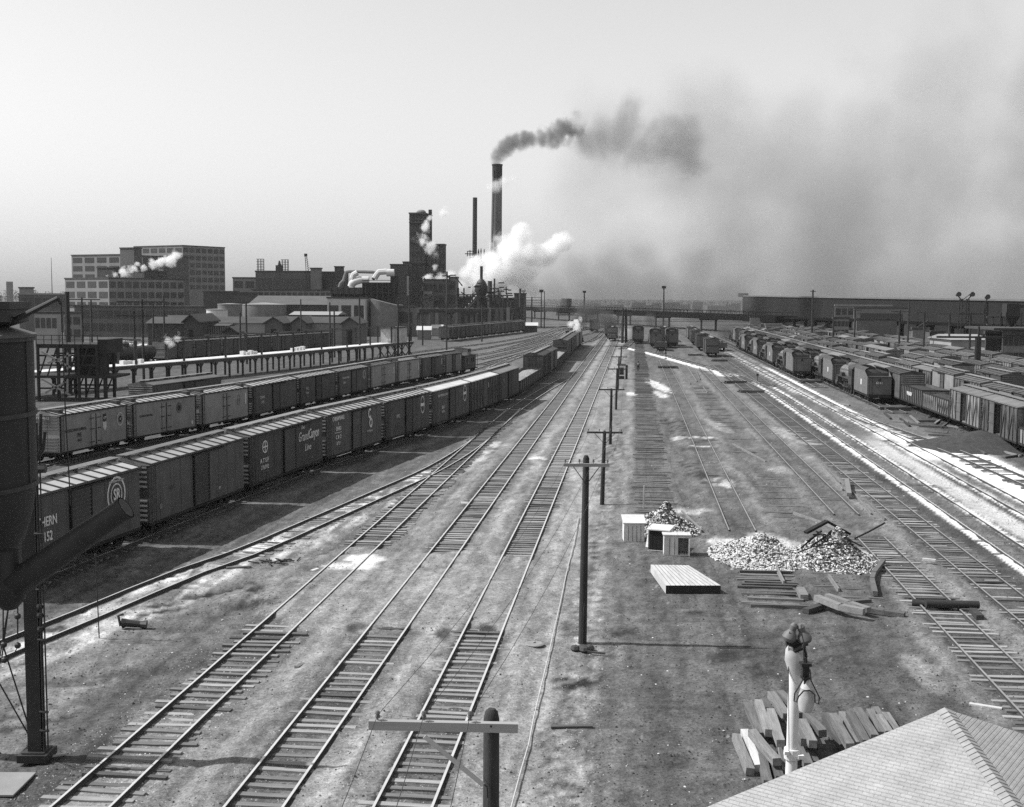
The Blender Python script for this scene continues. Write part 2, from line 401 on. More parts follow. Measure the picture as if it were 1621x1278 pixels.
mixb(band(21.7,23.3,.35,48,112,5), .42); mixb(band(23.3,24.3,.4,40,105,5), .09)
mixb(band(24.2,24.6,.2,50,300), .5); mixb(band(25.5,26.1,.25,50,300), .5)
mixb(band(25.9,31.2,.7,52,112,7), .66); mixb(band(24,27.5,.7,98,122,6), .66)
mixb(band(28.5,29.0,.2,60,100), .25)
mixb(band(31,34,1), .08); mixb(band(33,200,1.5), .07)
mixb(band(-1.2,1e3,1,235,1e4,15)*.5, .09)
# beside the curved tracks on the left
mixb(sst(-.5,.5,-(d3)-1.3+w2)*(Yg < 150), .11)
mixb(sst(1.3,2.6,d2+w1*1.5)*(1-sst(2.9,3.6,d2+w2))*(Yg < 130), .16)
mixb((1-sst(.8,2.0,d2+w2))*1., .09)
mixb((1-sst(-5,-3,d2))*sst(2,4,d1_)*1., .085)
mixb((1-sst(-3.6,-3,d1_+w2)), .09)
mixb((1-sst(.7,1.2,np.abs(d3+w2*.6)))*(Yg < 110)*sst(-.15,.12,w3+w1*.5), .5)
mixb(sst(1.0,1.6,d3+w2)*(1-sst(2.0,3.4,d3+w2))*sst(-.1,.15,w3)*(Yg < 110), .42)
ladder = sst(200,240,Yg)*(1-sst(-3,3,d2+6))*sst(-60,-40,U)
mixb(ladder, .13)
mixb(sst(600, 1500, Yg), .08)
for k,v in (('T4',.11),('T5',.105),('T6',.105),('T8',.115),('T11',.12),('T11b',.07),('T12',.07),('T7',.10),('T10',.12)):
    xs_ = np.interp(Yg, *TR[k].xs()); yy = TR[k].xs()[0]; of = np.abs(Xg-xs_+w2*.25)
    mixb((1-sst(.85,1.25 if k not in ('T7','T10') else 1.5,of))*(Yg > yy.min()-1)*(Yg < yy.max()+1)*.85*(1-band(-18,-3.2,.9,47.5,59.3,1.0)), v)
mixb(band(-15.1,-13.0,.3,25,36,3)*.9, .27)
# diagonal lime beside the branching track
xd = np.interp(Yg, *TR['T13'].xs()); dd = Xg-xd
LIMEB = sst(203,212,Yg)*(1-sst(318,330,Yg))*(1-sst(.8,1.5,np.abs(dd+1.6+w2*.6)))
# patches measured in the photograph: px,py,rx,ry,tone
PATCH = [(1040,610,11,11,.6),(1046,625,9,6,.5),(880,0,0,0,0),(972,595,0,0,0),(999,624,8,3,.6),(578,888,30,6,.75),(548,899,45,5,.6),(1145,592,22,5,.65),(935,660,0,0,0),(1145,765,14,8,.5),(1108,694,22,1.6,.6),(1108,708,20,1.4,.5),
 (1075,694,14,3,.35),(1138,677,16,12,.28),(1126,765,9,6,.3),(1250,688,24,9,.3),(1248,690,10,16,.3),(1145,860,28,10,.55),(1230,866,40,20,.45),(1340,880,50,12,.45),(1085,810,40,5,.35),(1405,870,30,6,.25),(1460,1060,30,30,.24),(850,727,14,2,.55),(735,798,9,2,.5),
 (380,720,14,3,.0),(1530,1040,0,0,0),(1280,700,22,8,.28),(1235,745,20,6,.26),(960,770,0,0,0),(1440,930,25,20,.24),(1345,560,0,0,0),(780,1020,0,0,0)]
for px, py, rx, ry, v in PATCH:
    if not v: continue
    c = G(px, py); ax = (G(px+rx, py)-c).length; ay = abs((G(px, py-ry)-c).y)
    r = np.sqrt(((Xg-c.x)/ax)**2+((Yg-c.y)/ay)**2)+w2*.9+w1*.5
    mixb(1-sst(.75, 1.1, r), v)
# dark disturbed ruts
SN = fbm((Xg*.8+Yg*.6)*.35, (-Xg*.6+Yg*.8)*1.7, 1.1, 4, 33)
DK = [(370,935,55,12,.07),(400,955,40,6,.08),(250,965,40,10,.1),(290,1045,45,10,.09),(170,1085,60,25,.1),(100,1130,110,50,.085),(60,1000,60,12,.12),(1180,1045,60,20,.075),(985,1000,30,12,.08),(905,1080,35,8,.06),(1100,970,25,4,.05),(770,1000,18,7,.08),(1080,1100,60,40,.09),(1230,1010,60,25,.09),
      (1080,680,25,20,.08),(940,1150,60,10,.09),(560,1000,14,18,.12),(860,1190,10,30,.15),(1100,745,20,25,.085),(1010,760,0,0,0),(1350,1010,60,18,.1),(1290,1040,70,20,.09),(700,1010,10,30,.14)]
for px, py, rx, ry, v in DK:
    if not v: continue
    c = G(px, py); ax = (G(px+rx, py)-c).length; ay = abs((G(px, py-ry)-c).y)
    r = np.sqrt(((Xg-c.x)/ax)**2+((Yg-c.y)/ay)**2)+w2*1.4+w1*1.0
    mixb((1-sst(.6, 1.5, r))*sst(.5,.62,SN)*.9+(1-sst(.4,1.2,r))*.2, v*.7)
# wheel ruts
rutn = fbm(Xg*.35+Yg*.5, Yg*.9-Xg*.5, .5, 3, 21)
rut = sst(.55,.6,rutn)*(1-sst(.62,.68,rutn))*band(-26,-15,2,28,70)
mixb(rut*.6, .07)
rutn2 = fbm(Xg*.15, Yg*1.3, .8, 3, 23); rut2 = sst(.56,.6,rutn2)*(1-sst(.63,.68,rutn2))*band(0,12,2,24,60)
mixb(rut2*.45, .06)
tone = tone*(1+.28*w1+.22*w2+.5*w3+1.0*(fbm(U,Yg*.07,2.6,4,81)-.5))
speck = vnoise(Xg*9, Yg*3.1, 40)
tone = tone+np.where(speck > .97, .10, 0)*(Yg < 75)
grass = band(-2.5,-1.0,.4,20,120); tone = tone*(1+grass*(fbm(Xg,Yg,3.5,3,60)-.5)*2.2)
Un = U+.12*w1+.22*w2
def nband(u0,u1,y0,y1,e=.07): return sst(u0-e,u0+e,Un)*(1-sst(u1-e,u1+e,Un))*sst(y0-5,y0+5,Yg)*(1-sst(y1-8,y1+8,Yg))
tone = tone*(1+.95*(fbm(Xg,Yg*.8,3.6,3,71)-.5)*(1-sst(90,160,Yg)))
tone = np.clip(tone*.80, .02, .8)
for a0,a1,y0,y1,v in ((19.05,19.65,38,190,.6),(21.05,21.5,38,190,.6),(21.9,23.4,48,112,.36),(24.0,24.4,50,150,.62),(25.65,26.3,70,230,.68),(23.7,24.1,150,330,.6),(26.2,30.6,66,108,.66),(22.9,23.4,170,330,.4)):
    mixb(nband(a0,a1,y0,y1)*np.clip(1.08-.8*sst(.1,.3,-w2-w3*.5),0,1), v*(1.1+.25*w2))
mixb(LIMEB, .62); tone = np.clip(tone,.02,.8)
near = 1-sst(120, 260, Yg)
Zg = (w1*.10+w2*.07)*near-.035
tm = np.zeros(Xg.shape)
for k in ('T4','T5','T6','T8','T11','T11b','T12','T13','T14','T3','T2','T1'):
    xs_ = np.interp(Yg, *TR[k].xs()); yy = TR[k].xs()[0]
    m = (1-sst(1.5,2.3,np.abs(Xg-xs_)))*(Yg > yy.min()-2)*(Yg < yy.max()+2); tm = np.maximum(tm, m)
for k in ('T7','T10'):
    xs_ = np.interp(Yg, *TR[k].xs()); tm = np.maximum(tm, (1-sst(1.3,2.0,np.abs(Xg-xs_)))*(Yg > 50)*(Yg < 430))
Zg = Zg*(1-tm)+tm*(-.012+.06*w2*near)
for k,wd in (('T5',1),('T6',1),('T12',.6),('T11b',.5),('T8',.8)):
    xs_ = np.interp(Yg, *TR[k].xs()); yy = TR[k].xs()[0]; of = np.abs(Xg-xs_)
    Zg += sst(.78,.95,of)*(1-sst(1.9,2.5,of))*(Yg > yy.min()-1)*(Yg < yy.max()+1)*near*(.075+.10*w2+.06*w1)*wd
for k,wd in (('T7',.035),('T10',.055),('T11',.05),('T12',.02),('T13',.05),('T14',.05),('T8',.05)):
    xs_ = np.interp(Yg, *TR[k].xs()); yy = TR[k].xs()[0]
    Zg += (1-sst(1.5,2.2,np.abs(Xg-xs_)))*(Yg > yy.min()-1)*(Yg < yy.max()+1)*near*(wd+.07*w2+.04*w1)
bur = band(-18,-3.2,.6,48,59,.7); Zg = Zg*(1-bur)+bur*(.10+.03*w2)
Zg -= rut*.06+rut2*.05+.04*sst(.52,.62,SN)*band(-28,-15.5,1,26,75)*(1-tm)
Zg = np.where(Yg > 400, -.05, Zg)
vs = np.stack([Xg, Yg, Zg], -1).reshape(-1, 3)
idx = np.arange(NR*NC).reshape(NR, NC)
fq = np.stack([idx[:-1,:-1], idx[:-1,1:], idx[1:,1:], idx[1:,:-1]], -1).reshape(-1, 4)
gm = bpy.data.meshes.new('ground'); gm.vertices.add(len(vs)); gm.vertices.foreach_set('co', vs.ravel())
gm.loops.add(fq.size); gm.loops.foreach_set('vertex_index', fq.ravel()); gm.polygons.add(len(fq))
gm.polygons.foreach_set('loop_start', np.arange(0, fq.size, 4)); gm.polygons.foreach_set('loop_total', np.full(len(fq), 4))
gm.update(calc_edges=True); gm.polygons.foreach_set('use_smooth', [True]*len(fq))
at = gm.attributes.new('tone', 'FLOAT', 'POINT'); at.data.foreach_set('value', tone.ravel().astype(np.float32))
gmat, nt, b = newmat('yard dirt and ballast')
a = nd(nt, 'ShaderNodeAttribute', attribute_name='tone'); tc = nd(nt, 'ShaderNodeTexCoord')
n1 = noise(nt, tc.outputs['Object'], 7., 6, .75); n2 = noise(nt, tc.outputs['Object'], 22., 3, .7)
vo = nd(nt, 'ShaderNodeTexVoronoi'); vo.inputs['Scale'].default_value = 9.; nt.links.new(tc.outputs['Object'], vo.inputs['Vector'])
vb = nd(nt, 'ShaderNodeRGBToBW'); nt.links.new(vo.outputs['Color'], vb.inputs[0])
n3 = noise(nt, tc.outputs['Object'], .8, 5, .6)
f = mth(nt, 'ADD', mth(nt, 'MULTIPLY_ADD', n1, 1.7, -.85), mth(nt, 'MULTIPLY_ADD', n2, 1.9, -.95))
f = mth(nt, 'ADD', f, mth(nt, 'MULTIPLY_ADD', vb.outputs[0], .5, -.25))
f = mth(nt, 'ADD', f, mth(nt, 'MULTIPLY_ADD', n3, .5, -.25))
f = mth(nt, 'MAXIMUM', mth(nt, 'ADD', f, 1.), .2)
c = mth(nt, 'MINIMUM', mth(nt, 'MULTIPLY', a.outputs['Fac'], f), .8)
nt.links.new(c, b.inputs['Base Color']); b.inputs['Roughness'].default_value = .95; b.inputs['Specular IOR Level'].default_value = .15
bp = nd(nt, 'ShaderNodeBump'); bp.inputs['Strength'].default_value = .55; bp.inputs['Distance'].default_value = .05
hh = mth(nt, 'ADD', n1, mth(nt, 'MULTIPLY', vo.outputs['Distance'], .6)); nt.links.new(hh, bp.inputs['Height']); nt.links.new(bp.outputs[0], b.inputs['Normal'])
gm.materials.append(gmat); gobj = link('ground', gm); tag(gobj, 'cinder and gravel ground of the rail yard', None, None, 'structure')

# loose stones, cinders and chips on the near ground: nobody could count them
def chips(name, label, n, yr, smin, smax, mat, ufn, seed, flat=.6):
    r = np.random.RandomState(seed); V = []; Fc = []
    Yc = yr[0]+(yr[1]-yr[0])*r.rand(n)**1.5; t = (r.rand(n)-.5)*.98; Xc = t*(Yc+3); keep = ufn(Xc-ML*Yc, Yc, r.rand(n)); Xc, Yc = Xc[keep], Yc[keep]
    tt_ = Xc/(np.maximum(Yc, 18)+3); ci = np.clip(np.searchsorted(tt, tt_), 0, NC-1); ri = np.clip(np.searchsorted(ys, Yc), 0, NR-1); Zc = Zg[ri, ci]
    m = len(Xc); s_ = smin+(smax-smin)*r.rand(m)**3; base = np.array([(1,0,-.3),(0,1,-.3),(-1,0,-.3),(0,-1,-.3),(.15,.1,flat)])
    P_ = base[None]*s_[:,None,None]*(1+.5*(r.rand(m,5,3)-.5)); a = r.rand(m)*6.28; ca, sa = np.cos(a), np.sin(a)
    x = P_[:,:,0]*ca[:,None]-P_[:,:,1]*sa[:,None]; y = P_[:,:,0]*sa[:,None]+P_[:,:,1]*ca[:,None]
    V = np.stack([x+Xc[:,None], y+Yc[:,None], P_[:,:,2]+Zc[:,None]+s_[:,None]*.15], -1).reshape(-1,3)
    f0 = np.array([(0,1,4),(1,2,4),(2,3,4),(3,0,4)]); Fq = (f0[None]+5*np.arange(m)[:,None,None]).reshape(-1,3)
    me = bpy.data.meshes.new(name); me.vertices.add(len(V)); me.vertices.foreach_set('co', V.ravel()); me.loops.add(Fq.size); me.loops.foreach_set('vertex_index', Fq.ravel()); me.polygons.add(len(Fq)); me.polygons.foreach_set('loop_start', np.arange(0, Fq.size, 3)); me.polygons.foreach_set('loop_total', np.full(len(Fq), 3)); me.update(calc_edges=True)
    me.materials.append(mat); o = link(name, me); tag(o, label, None, None, 'stuff')
chips('gravel', 'pale ballast stones strewn between the near tracks', 60000, (26,80), .012, .04, M('ballast stone', .36, .4, 9, .9), lambda u,Y,q: (u > -16.5) & (u < -.8) & (q < .75), 1)
chips('gravel', 'thick pale gravel in the bed of the half buried track', 16000, (24,50), .012, .038, M('ballast stone pale', .5, .4, 9, .9), lambda u,Y,q: (u > -15.2) & (u < -12.7), 2)
chips('cinders', 'dark cinders scattered over the yard dirt', 50000, (25,95), .012, .05, M('cinder', .03, .4, 9, .95), lambda u,Y,q: q < np.where(u < -15, .9, np.where(u > -1, .8, .35)), 3)
chips('litter', 'small pale chips and litter on the open dirt', 2600, (27,120), .015, .06, M('litter chip', .45, .4, 9, .9), lambda u,Y,q: (u > -1) | (u < -15), 4, .3)
# ================================================================ ROLLING STOCK
WHT = M('stencil white', .62, .25, 4, .8); DIM = M('faded stencil', .2, .35, 5, .9); BLK = M('dark stencil', .035, .3, 4, .9)
side_dk = M('car side dark', .09, .3, .8, .8, .08, rand=.3, streak=.22)
side_wood = M('car side bare wood', .17, .35, .9, .92, .15, rand=.4, streak=.75)
side_ref = M('car side refrigerator', .33, .2, .7, .75, rand=.18, streak=.2)
side_pale = M('car side pale wood', .26, .2, .9, .9, rand=.1, streak=.25)
roofm = M('car roof galvanised', .39, .25, .5, .6, rand=.25, spec=.4)
roofd = M('car roof weathered', .115, .3, .7, .9, rand=.4, stretch=(1,1,1))
ribm = M('car roof seam', .07, .25, 1, .8); board = M('running board', .24, .3, 1, .9, rand=.3, stretch=(.4,3,3))
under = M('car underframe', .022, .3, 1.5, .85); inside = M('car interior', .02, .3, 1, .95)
doorm = M('car door', .085, .25, .8, .85, rand=.3, streak=.15); doorw = M('car door wood', .15, .3, .9, .92, rand=.5, streak=.35)
LC, HW = 12.2, 1.475
def truck_mesh(full=True):
    b = MB()
    for s in (-1, 1):
        y = s*1.0
        b.box(-1.15, 1.15, y-.07, y+.07, .62, .74); b.bar((-1.1,y,.68), (-.3,y,.34), .1, .12); b.bar((1.1,y,.68), (.3,y,.34), .1, .12); b.box(-.35, .35, y-.08, y+.08, .28, .40)
        b.box(-.16,.16,y-.1,y+.1,.38,.66)
        for x in (-.85,.85): b.box(x-.14, x+.14, y-.1, y+.1, .4, .66)
    b.box(-.2, .2, -1.1, 1.1, .6, .85)
    if not full:
        for x in (-.85,.85):
            for s in (-1,1): b.cyl((x, s*.67, .42+.09), (x, s*.81, .42+.09), .42, n=10)
    return b.mesh('truck', under)
def wheelset_mesh():
    b = MB(); b.cyl((0,-.9,0), (0,.9,0), .08, n=8)
    for s in (-1,1): b.cyl((0,s*.67,0), (0,s*.81,0), .42, n=18); b.cyl((0,s*.81,0), (0,s*.83,0), .34, .2, n=18)
    return b.mesh('wheelset', M('worn wheel steel', .05, .3, 2, .6, metal=.3))
TRK, TRKS, WHL = truck_mesh(), truck_mesh(False), wheelset_mesh()
def boxcar(kind='steel', openside=0, detail=2, roof='seam', label='x', cat='boxcar', group=None):
    """kind steel|reefer|braced|wood; openside +1/-1 leaves a real door opening on that side"""
    root = thing({'reefer':'refrigerator_car'}.get(kind, 'boxcar'), label, cat, (0,0,0), 0, group)
    bm_ = {'steel':side_dk,'reefer':side_ref,'braced':side_wood,'wood':side_dk,'pale':side_pale,'bdark':side_dk}[kind]
    b = MB(); h0, h1, ends = 1.05, 4.2, LC/2; y = HW
    if openside:
        b.box(-ends, -.95, -y, y, h0, h1, 0); b.box(.95, ends, -y, y, h0, h1, 0)
        b.box(-.95, .95, -y, y, h0-.0, h0+.12, 0); b.box(-.95, .95, -y, y, h1-.22, h1, 0)
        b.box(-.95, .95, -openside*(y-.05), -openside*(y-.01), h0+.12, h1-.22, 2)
    else: b.box(-ends, ends, -y, y, h0, h1, 0)
    b.box(-ends, ends, -y-.03, y+.03, h0-.16, h0-.004, 1)            # side sill
    for s in (-1, 1):
        yy = s*y
        b.box(-ends, ends, yy, yy+s*.05, h1-.1, h1+.03, 1)
        if kind in ('steel',):
            for k in range(1, 10):
                x = -ends+LC*k/10
                if abs(x) > 1.2: b.box(x-.03, x+.03, yy, yy+s*.014, h0, h1-.1, 0)
        if kind in ('wood','reefer','pale'):
            for x in (-ends+.12, ends-.12): b.box(x-.12, x+.12, yy, yy+s*.02, h0, h1-.1, 1)
        if kind in ('braced','bdark'):
            xs = [-ends+.08]+[-ends+(ends-1.)*k/4 for k in (1,2,3)]+[-1.05]
            xs = xs+[-x for x in reversed(xs)]
            for x in xs: b.box(x-.07, x+.07, yy, yy+s*.10, h0, h1-.1, 3)
            for q in (-1, 1):
                for k in range(4):
                    xa, xb = sorted((abs(xs[k]), abs(xs[k+1])))
                    za, zb = (h0+.1, h1-.2) if k % 2 else (h1-.2, h0+.1)
                    b.bar((q*xa, yy+s*.04, za), (q*xb, yy+s*.04, zb), .11, .07, 3)
    for e in (-1, 1):                                                # corrugated ends
        x = e*ends
        if kind in ('steel','reefer','wood','pale'):
            n = 12
            for k in range(n):
                z = h0+.15+(h1-h0-.3)*k/(n-1)
                if 5 <= k <= 6: continue
                b.prism([(-y+.12, z-.05), (y-.12, z-.05), (y-.12, z+.05), (-y+.12, z+.05)], x, x+e*.07, 4)
        else:
            for yy in (-.9, -.3, .3, .9): b.box(x, x+e*.08, yy-.06, yy+.06, h0, h1-.1, 3)
            for k in range(9): b.box(x, x+e*.02, -y+.04, y-.04, h0+.1+k*.33, h0+.13+k*.33, 3)
        b.box(x, x+e*.05, -y, y, h1-.12, h1+.0, 1)
        b.add([(x, -y, h1), (x, y, h1), (x, 0, h1+.33)], [(0,1,2) if e > 0 else (0,2,1)], 0)
        b.box(x, x+e*.55, -.13, .13, .75, .98, 1)                    # draft gear
    b.box(-ends+.2, ends-.2, -.25, .25, .62, h0-.17, 1)
    b.box(-1.2, .3, .5, 1.1, .45, .85, 1); b.cyl((1.2,-.75,.66), (2.6,-.75,.66), .2, n=8, mi=1)
    b.build('body', [bm_, under, inside, M('car bracing', .13, .3, 1, .9, rand=.3, streak=.3), M('car end corrugation', .26, .35, 1, .6, rand=.3)], root)
    r = MB(); o = .1; rs = {'seam': roofm, 'dull': roofd, 'white': M('car roof whitish', .5, .15, .5, .7), 'plain': M('car roof mid', .17, .3, .6, .8, rand=.3)}[roof]
    z0, z1 = h1+.01, h1+.36
    e0 = ends+.06
    r.add([(-e0,-y-o,z0),(e0,-y-o,z0),(e0,0,z1),(-e0,0,z1),(e0,y+o,z0),(-e0,y+o,z0),
           (-e0,-y-o,z0-.06),(e0,-y-o,z0-.06),(e0,y+o,z0-.06),(-e0,y+o,z0-.06)],
          [(0,1,2,3),(3,2,4,5),(6,7,1,0),(5,4,8,9),(9,8,7,6),(0,3,5,9,6),(1,7,8,4,2)], 0)
    nr = 11 if roof == 'seam' else (0 if roof in ('white','plain') else 6)
    for k in range(nr+1 if nr else 0):
        x = -e0+.05+(2*e0-.1)*k/nr; w = .045
        for s in (-1,1):
            r.bar((x, s*(y+o), z0+.03), (x, s*.3, z1-.05), .11 if roof == 'seam' else .05, .07, 1)
    if roof == 'seam':
        for s in (-1,1): r.box(-e0, e0, s*(y+o)-.03, s*(y+o)+.03, z0-.05, z0+.05, 1)
    if kind == 'reefer':
        for sx in (-1,1):
            for s in (-1,1):
                r.box(sx*(ends-1.3), sx*(ends-.5), s*.45, s*1.15, z0+.1, z0+.42, 1)
    r.build('roof', [rs, ribm], root)
    rb = MB()
    for yy in (-.22, 0, .22): rb.box(-e0-.15, e0+.15, yy-.095, yy+.095, z1+.10, z1+.14)
    for k in range(7): x = -e0+.3+(2*e0-.6)*k/6; rb.box(x-.04, x+.04, -.3, .3, z1-.06, z1+.1)
    if detail > 0: rb.build('running_board', board, root)
    for s in (-1, 1):
        if detail < 2 and s != (openside or 1) and kind in ('braced',): continue
        d = MB(); yy = s*(y+.02); w = .95; cx = 0
        if openside == s: cx = 1.75
        dm = doorw if kind == 'braced' else (bm_ if kind == 'reefer' else doorm)
        if kind == 'reefer':
            for q in (-1,1):
                d.box(q*.02, q*.72, yy, yy+s*.06, h0+.1, h1-.3, 0)
                for z in (h0+.35, h0+1.5, h1-.7): d.box(q*.3, q*.95, yy+s*.06, yy+s*.09, z, z+.07, 1)
            d.box(-.03, .03, yy+s*.06, yy+s*.12, h0, h1-.3, 1)
        else:
            if openside == s: yy = s*(y+.12)
            d.box(cx-w, cx+w, yy, yy+s*.05, h0+.02, h1-.18, 0)
            for z in [h0+.05+k*(.20 if kind == 'steel' else .95) for k in range(15 if kind == 'steel' else 4)]:
                if z < h1-.25: d.box(cx-w+.05, cx+w-.05, yy+s*.05, yy+s*.085, z, z+(.09 if kind == 'steel' else .12), 0)
            for q in (-1,1): d.box(cx+q*w-.05, cx+q*w+.05, yy+s*.02, yy+s*.1, h0, h1-.15, 1)
            d.box(-1.1, 3.0, s*(y+.02), s*(y+.16), h1-.18, h1-.11, 1)
        d.build('door', [dm, under], root)
    if detail > 0:
        for sx in (-1, 1):
            t = link('truck', TRK if detail > 1 else TRKS, root); t.location = (sx*(ends-1.8), 0, .08)
            if detail > 1:
                for q in (-.85, .85): w = link('wheelset', WHL, t); w.location = (q, 0, .51)
        ld = MB()
        for (x, s) in ((-ends+.35, -1), (ends-.35, 1)):
            yy = s*(y+.09)
            for q in (-.22,.22): ld.box(x+q-.02, x+q+.02, yy-.02, yy+.02, h0, h1)
            for k in range(7): ld.box(x-.22, x+.22, yy-.015, yy+.015, h0+.15+k*.42, h0+.18+k*.42)
        for e in (-1,):
            x = e*(ends+.14)
            for k in range(7): ld.box(x-.015, x+.015, .8, 1.3, h0+.15+k*.42, h0+.18+k*.42)
        if detail > 1:
            ld.build('ladder', side_dk, root)
            bw = MB(); c = Vector((-ends-.25, -.55, 3.6))
            pts = [c+Vector((0, .25*math.cos(a*PI/6), .25*math.sin(a*PI/6))) for a in range(13)]
            bw.tube(pts, .02, 5); bw.bar(c+Vector((.12,0,0)), c, .05); bw.bar(c-Vector((0,.25,0)), c+Vector((0,.25,0)), .03); bw.bar(c-Vector((0,0,.25)), c+Vector((0,0,.25)), .03); bw.bar(c+Vector((.0,0,0)), (c.x,c.y,.9), .03)
            bw.build('brake_wheel', iron(), root)
    return root
def place(root, a, b, gap=1.05, zs=1., L=LC):
    """stand the car between two points of the track centre line"""
    a, b = Vector((a[0], a[1])), Vector((b[0], b[1])); c = (a+b)/2; d = b-a
    root.location = (c.x, c.y, .07); root.rotation_euler = (0, 0, math.atan2(d.y, d.x)); root.scale = ((d.length-gap)/L, 1, zs)
# ---- near row, seen from its right side (side -1)
PTS2 = [T2side.p[8*2+0]]
def side_centre(wp, line_side=-1.45):
    out = []
    for i, p in enumerate(wp):
        d = (wp[min(i+1, len(wp)-1)]-wp[max(i-1, 0)]); d = Vector((d.x, d.y)).normalized()
        out.append(Vector((p.x, p.y))+Vector((d.y, -d.x))*line_side)
    return out
C2 = side_centre(W2)
def emblem(root, x, z, r, s, kind, mat, name='emblem'):
    b = MB(); y0 = -(HW+.03)
    if kind == 'ring': b.ring((x,z), r*.88, r, y0, mi=0); b.ring((x,z), r*.55, r*.62, y0)
    if kind == 'oval': b.ring((x,z), r*.86, r, y0, sx=.8, sz=1.15); b.box(x-r*.7, x+r*.7, y0, y0+.012, z-.14, z+.14)
    if kind == 'cross':
        b.ring((x,z), r*.8, r, y0); b.box(x-r*.75, x+r*.75, y0-.002, y0+.01, z-.045, z+.045); b.box(x-.045, x+.045, y0-.004, y0+.012, z-r*.75, z+r*.75)
    if kind == 'shield':
        b.add([(x-r*.7,y0,z+r),(x+r*.7,y0,z+r),(x+r*.75,y0,z-r*.3),(x,y0,z-r),(x-r*.75,y0,z-r*.3)], [(0,1,2,3,4)])
    if kind == 'bar': b.box(x-r*.28, x+r*.28, y0, y0+.012, z-r, z+r)
    if kind == 'disc': b.ring((x,z), 0, r, y0); 
    return b.build(name, mat, root)
NR_ = 'near row of boxcars on the left'
def steel(label, roof='seam', kind='steel'): return boxcar(kind, 0, 2, roof, label, 'boxcar', NR_)
_side_t = lambda root, t, sz, x, z, mat=WHT, sh=0., ax='LEFT', sx=1., bold=0.: text(t, sz, root, side_m(x, z, -(HW+.045), -1), mat, sh, ax, sx=sx, bold=bold)
defs2 = []
c = steel('dark boxcar lettered SOUTHERN with a round SR emblem, behind the silo spout'); place(c, C2[0]+(C2[0]-C2[1])*0, C2[1]); c1 = c
def southern(c):
    e1, e2, e3 = lx(89, 2.9), lx(82, 2.2), lx(184, 3.2)
    _side_t(c, 'SOUTHERN', .62, e1, 2.9, WHT, bold=.012, sx=.85, ax='RIGHT'); _side_t(c, '11152', .62, e2, 2.2, WHT, bold=.012, ax='RIGHT', sx=.85)
    emblem(c, e3, 3.15, .95, 1, 'ring', WHT); _side_t(c, 'SR', .8, e3, 3.15, WHT, ax='CENTER', bold=.02, sx=.8)
    _side_t(c, 'SOUTHERN RAILWAY', .16, e3, 3.85, WHT, ax='CENTER'); _side_t(c, 'LD LMT', .16, 4.3, 1.9, DIM); _side_t(c, 'LT WT 45800', .16, 4.3, 1.65, DIM); _side_t(c, 'CAPY 100000', .14, -4.6, 1.4, DIM)
dq = (C2[2]-C2[1]).normalized(); tq = min(np.linspace(4, 14, 200), key=lambda t: abs(proj((C2[2].x-dq.x*t+dq.y*HW, C2[2].y-dq.y*t-dq.x*HW, 2.7))[0]-127)); LL = 2*(tq-.5)
place(c, C2[2]-dq*(tq+LL/2+.5), C2[2]-dq*(tq-LL/2-.5)); 
def lx(px, z):
    O = C2[2]-dq*tq; k = LL/LC; return min(np.linspace(-LC/2, LC/2, 500), key=lambda t: abs(proj((O.x+dq.x*t*k+dq.y*HW, O.y+dq.y*t*k-dq.x*HW, z))[0]-px))
southern(c)
c = steel('plain dark boxcar with a ribbed door, between the SOUTHERN and ATSF boxcars'); place(c, C2[2], C2[3])
_side_t(c, 'NYC', .3, -3.9, 2.6, M('ghost lettering', .095, .2, 3, .9)); emblem(c, -4.9, 1.75, .16, 1, 'disc', DIM); _side_t(c, 'NEW 5-47', .15, 2.2, 1.9, DIM); _side_t(c, 'XM', .2, 2.3, 1.6, WHT)
c = steel('dark boxcar lettered ATSF and The Grand Canyon Line in script'); place(c, C2[3], C2[4])
emblem(c, -3.9, 3.25, .42, 1, 'cross', WHT)
_side_t(c, 'A T S F', .42, -4.7, 2.35, WHT, bold=.01); _side_t(c, '276992', .4, -4.6, 1.9, WHT); _side_t(c, 'CAPY 100000', .17, -4.4, 1.6, DIM); _side_t(c, 'LD LMT 123600', .17, -4.4, 1.4, DIM)
_side_t(c, 'The', .45, 1.9, 3.85, WHT, .35); _side_t(c, 'Grand', .95, 1.5, 3.15, WHT, .3, sx=.75); _side_t(c, 'Canyon', 1.0, 3.35, 3.2, WHT, .3, sx=.62, bold=.012); _side_t(c, 'Line', .7, 2.6, 2.3, WHT, .35); _side_t(c, 'LD LMT 46 CU FT 3898', .2, 2.2, 1.45, DIM)
c = steel('dark boxcar lettered CHESAPEAKE & OHIO with a large white monogram'); place(c, C2[4], C2[5])
_side_t(c, 'CHESAPEAKE', .42, -3.9, 3.8, WHT, ax='CENTER', bold=.012); _side_t(c, '&', .3, -3.9, 3.4, WHT, ax='CENTER'); _side_t(c, 'OHIO', .42, -3.9, 3.0, WHT, ax='CENTER', bold=.012)
_side_t(c, 'C & O', .42, -3.9, 2.35, WHT, ax='CENTER', bold=.01); _side_t(c, '8731', .42, -3.9, 1.85, WHT, ax='CENTER'); _side_t(c, 'CAPY 100000', .16, -4.4, 1.55, DIM); _side_t(c, 'LD LMT', .16, -4.4, 1.35, DIM)
b = MB()
b.box(-4.6, -3.2, -(HW+.04), -(HW+.03), 2.68, 2.72); b.build('stripe', WHT, c)
_side_t(c, 'C', 1.15, 2.75, 3.55, WHT, bold=.05, sx=.8); _side_t(c, 'O', 1.05, 3.0, 2.75, WHT, bold=.05, sx=.85); _side_t(c, 'for Progress', .26, 2.5, 2.15, WHT)
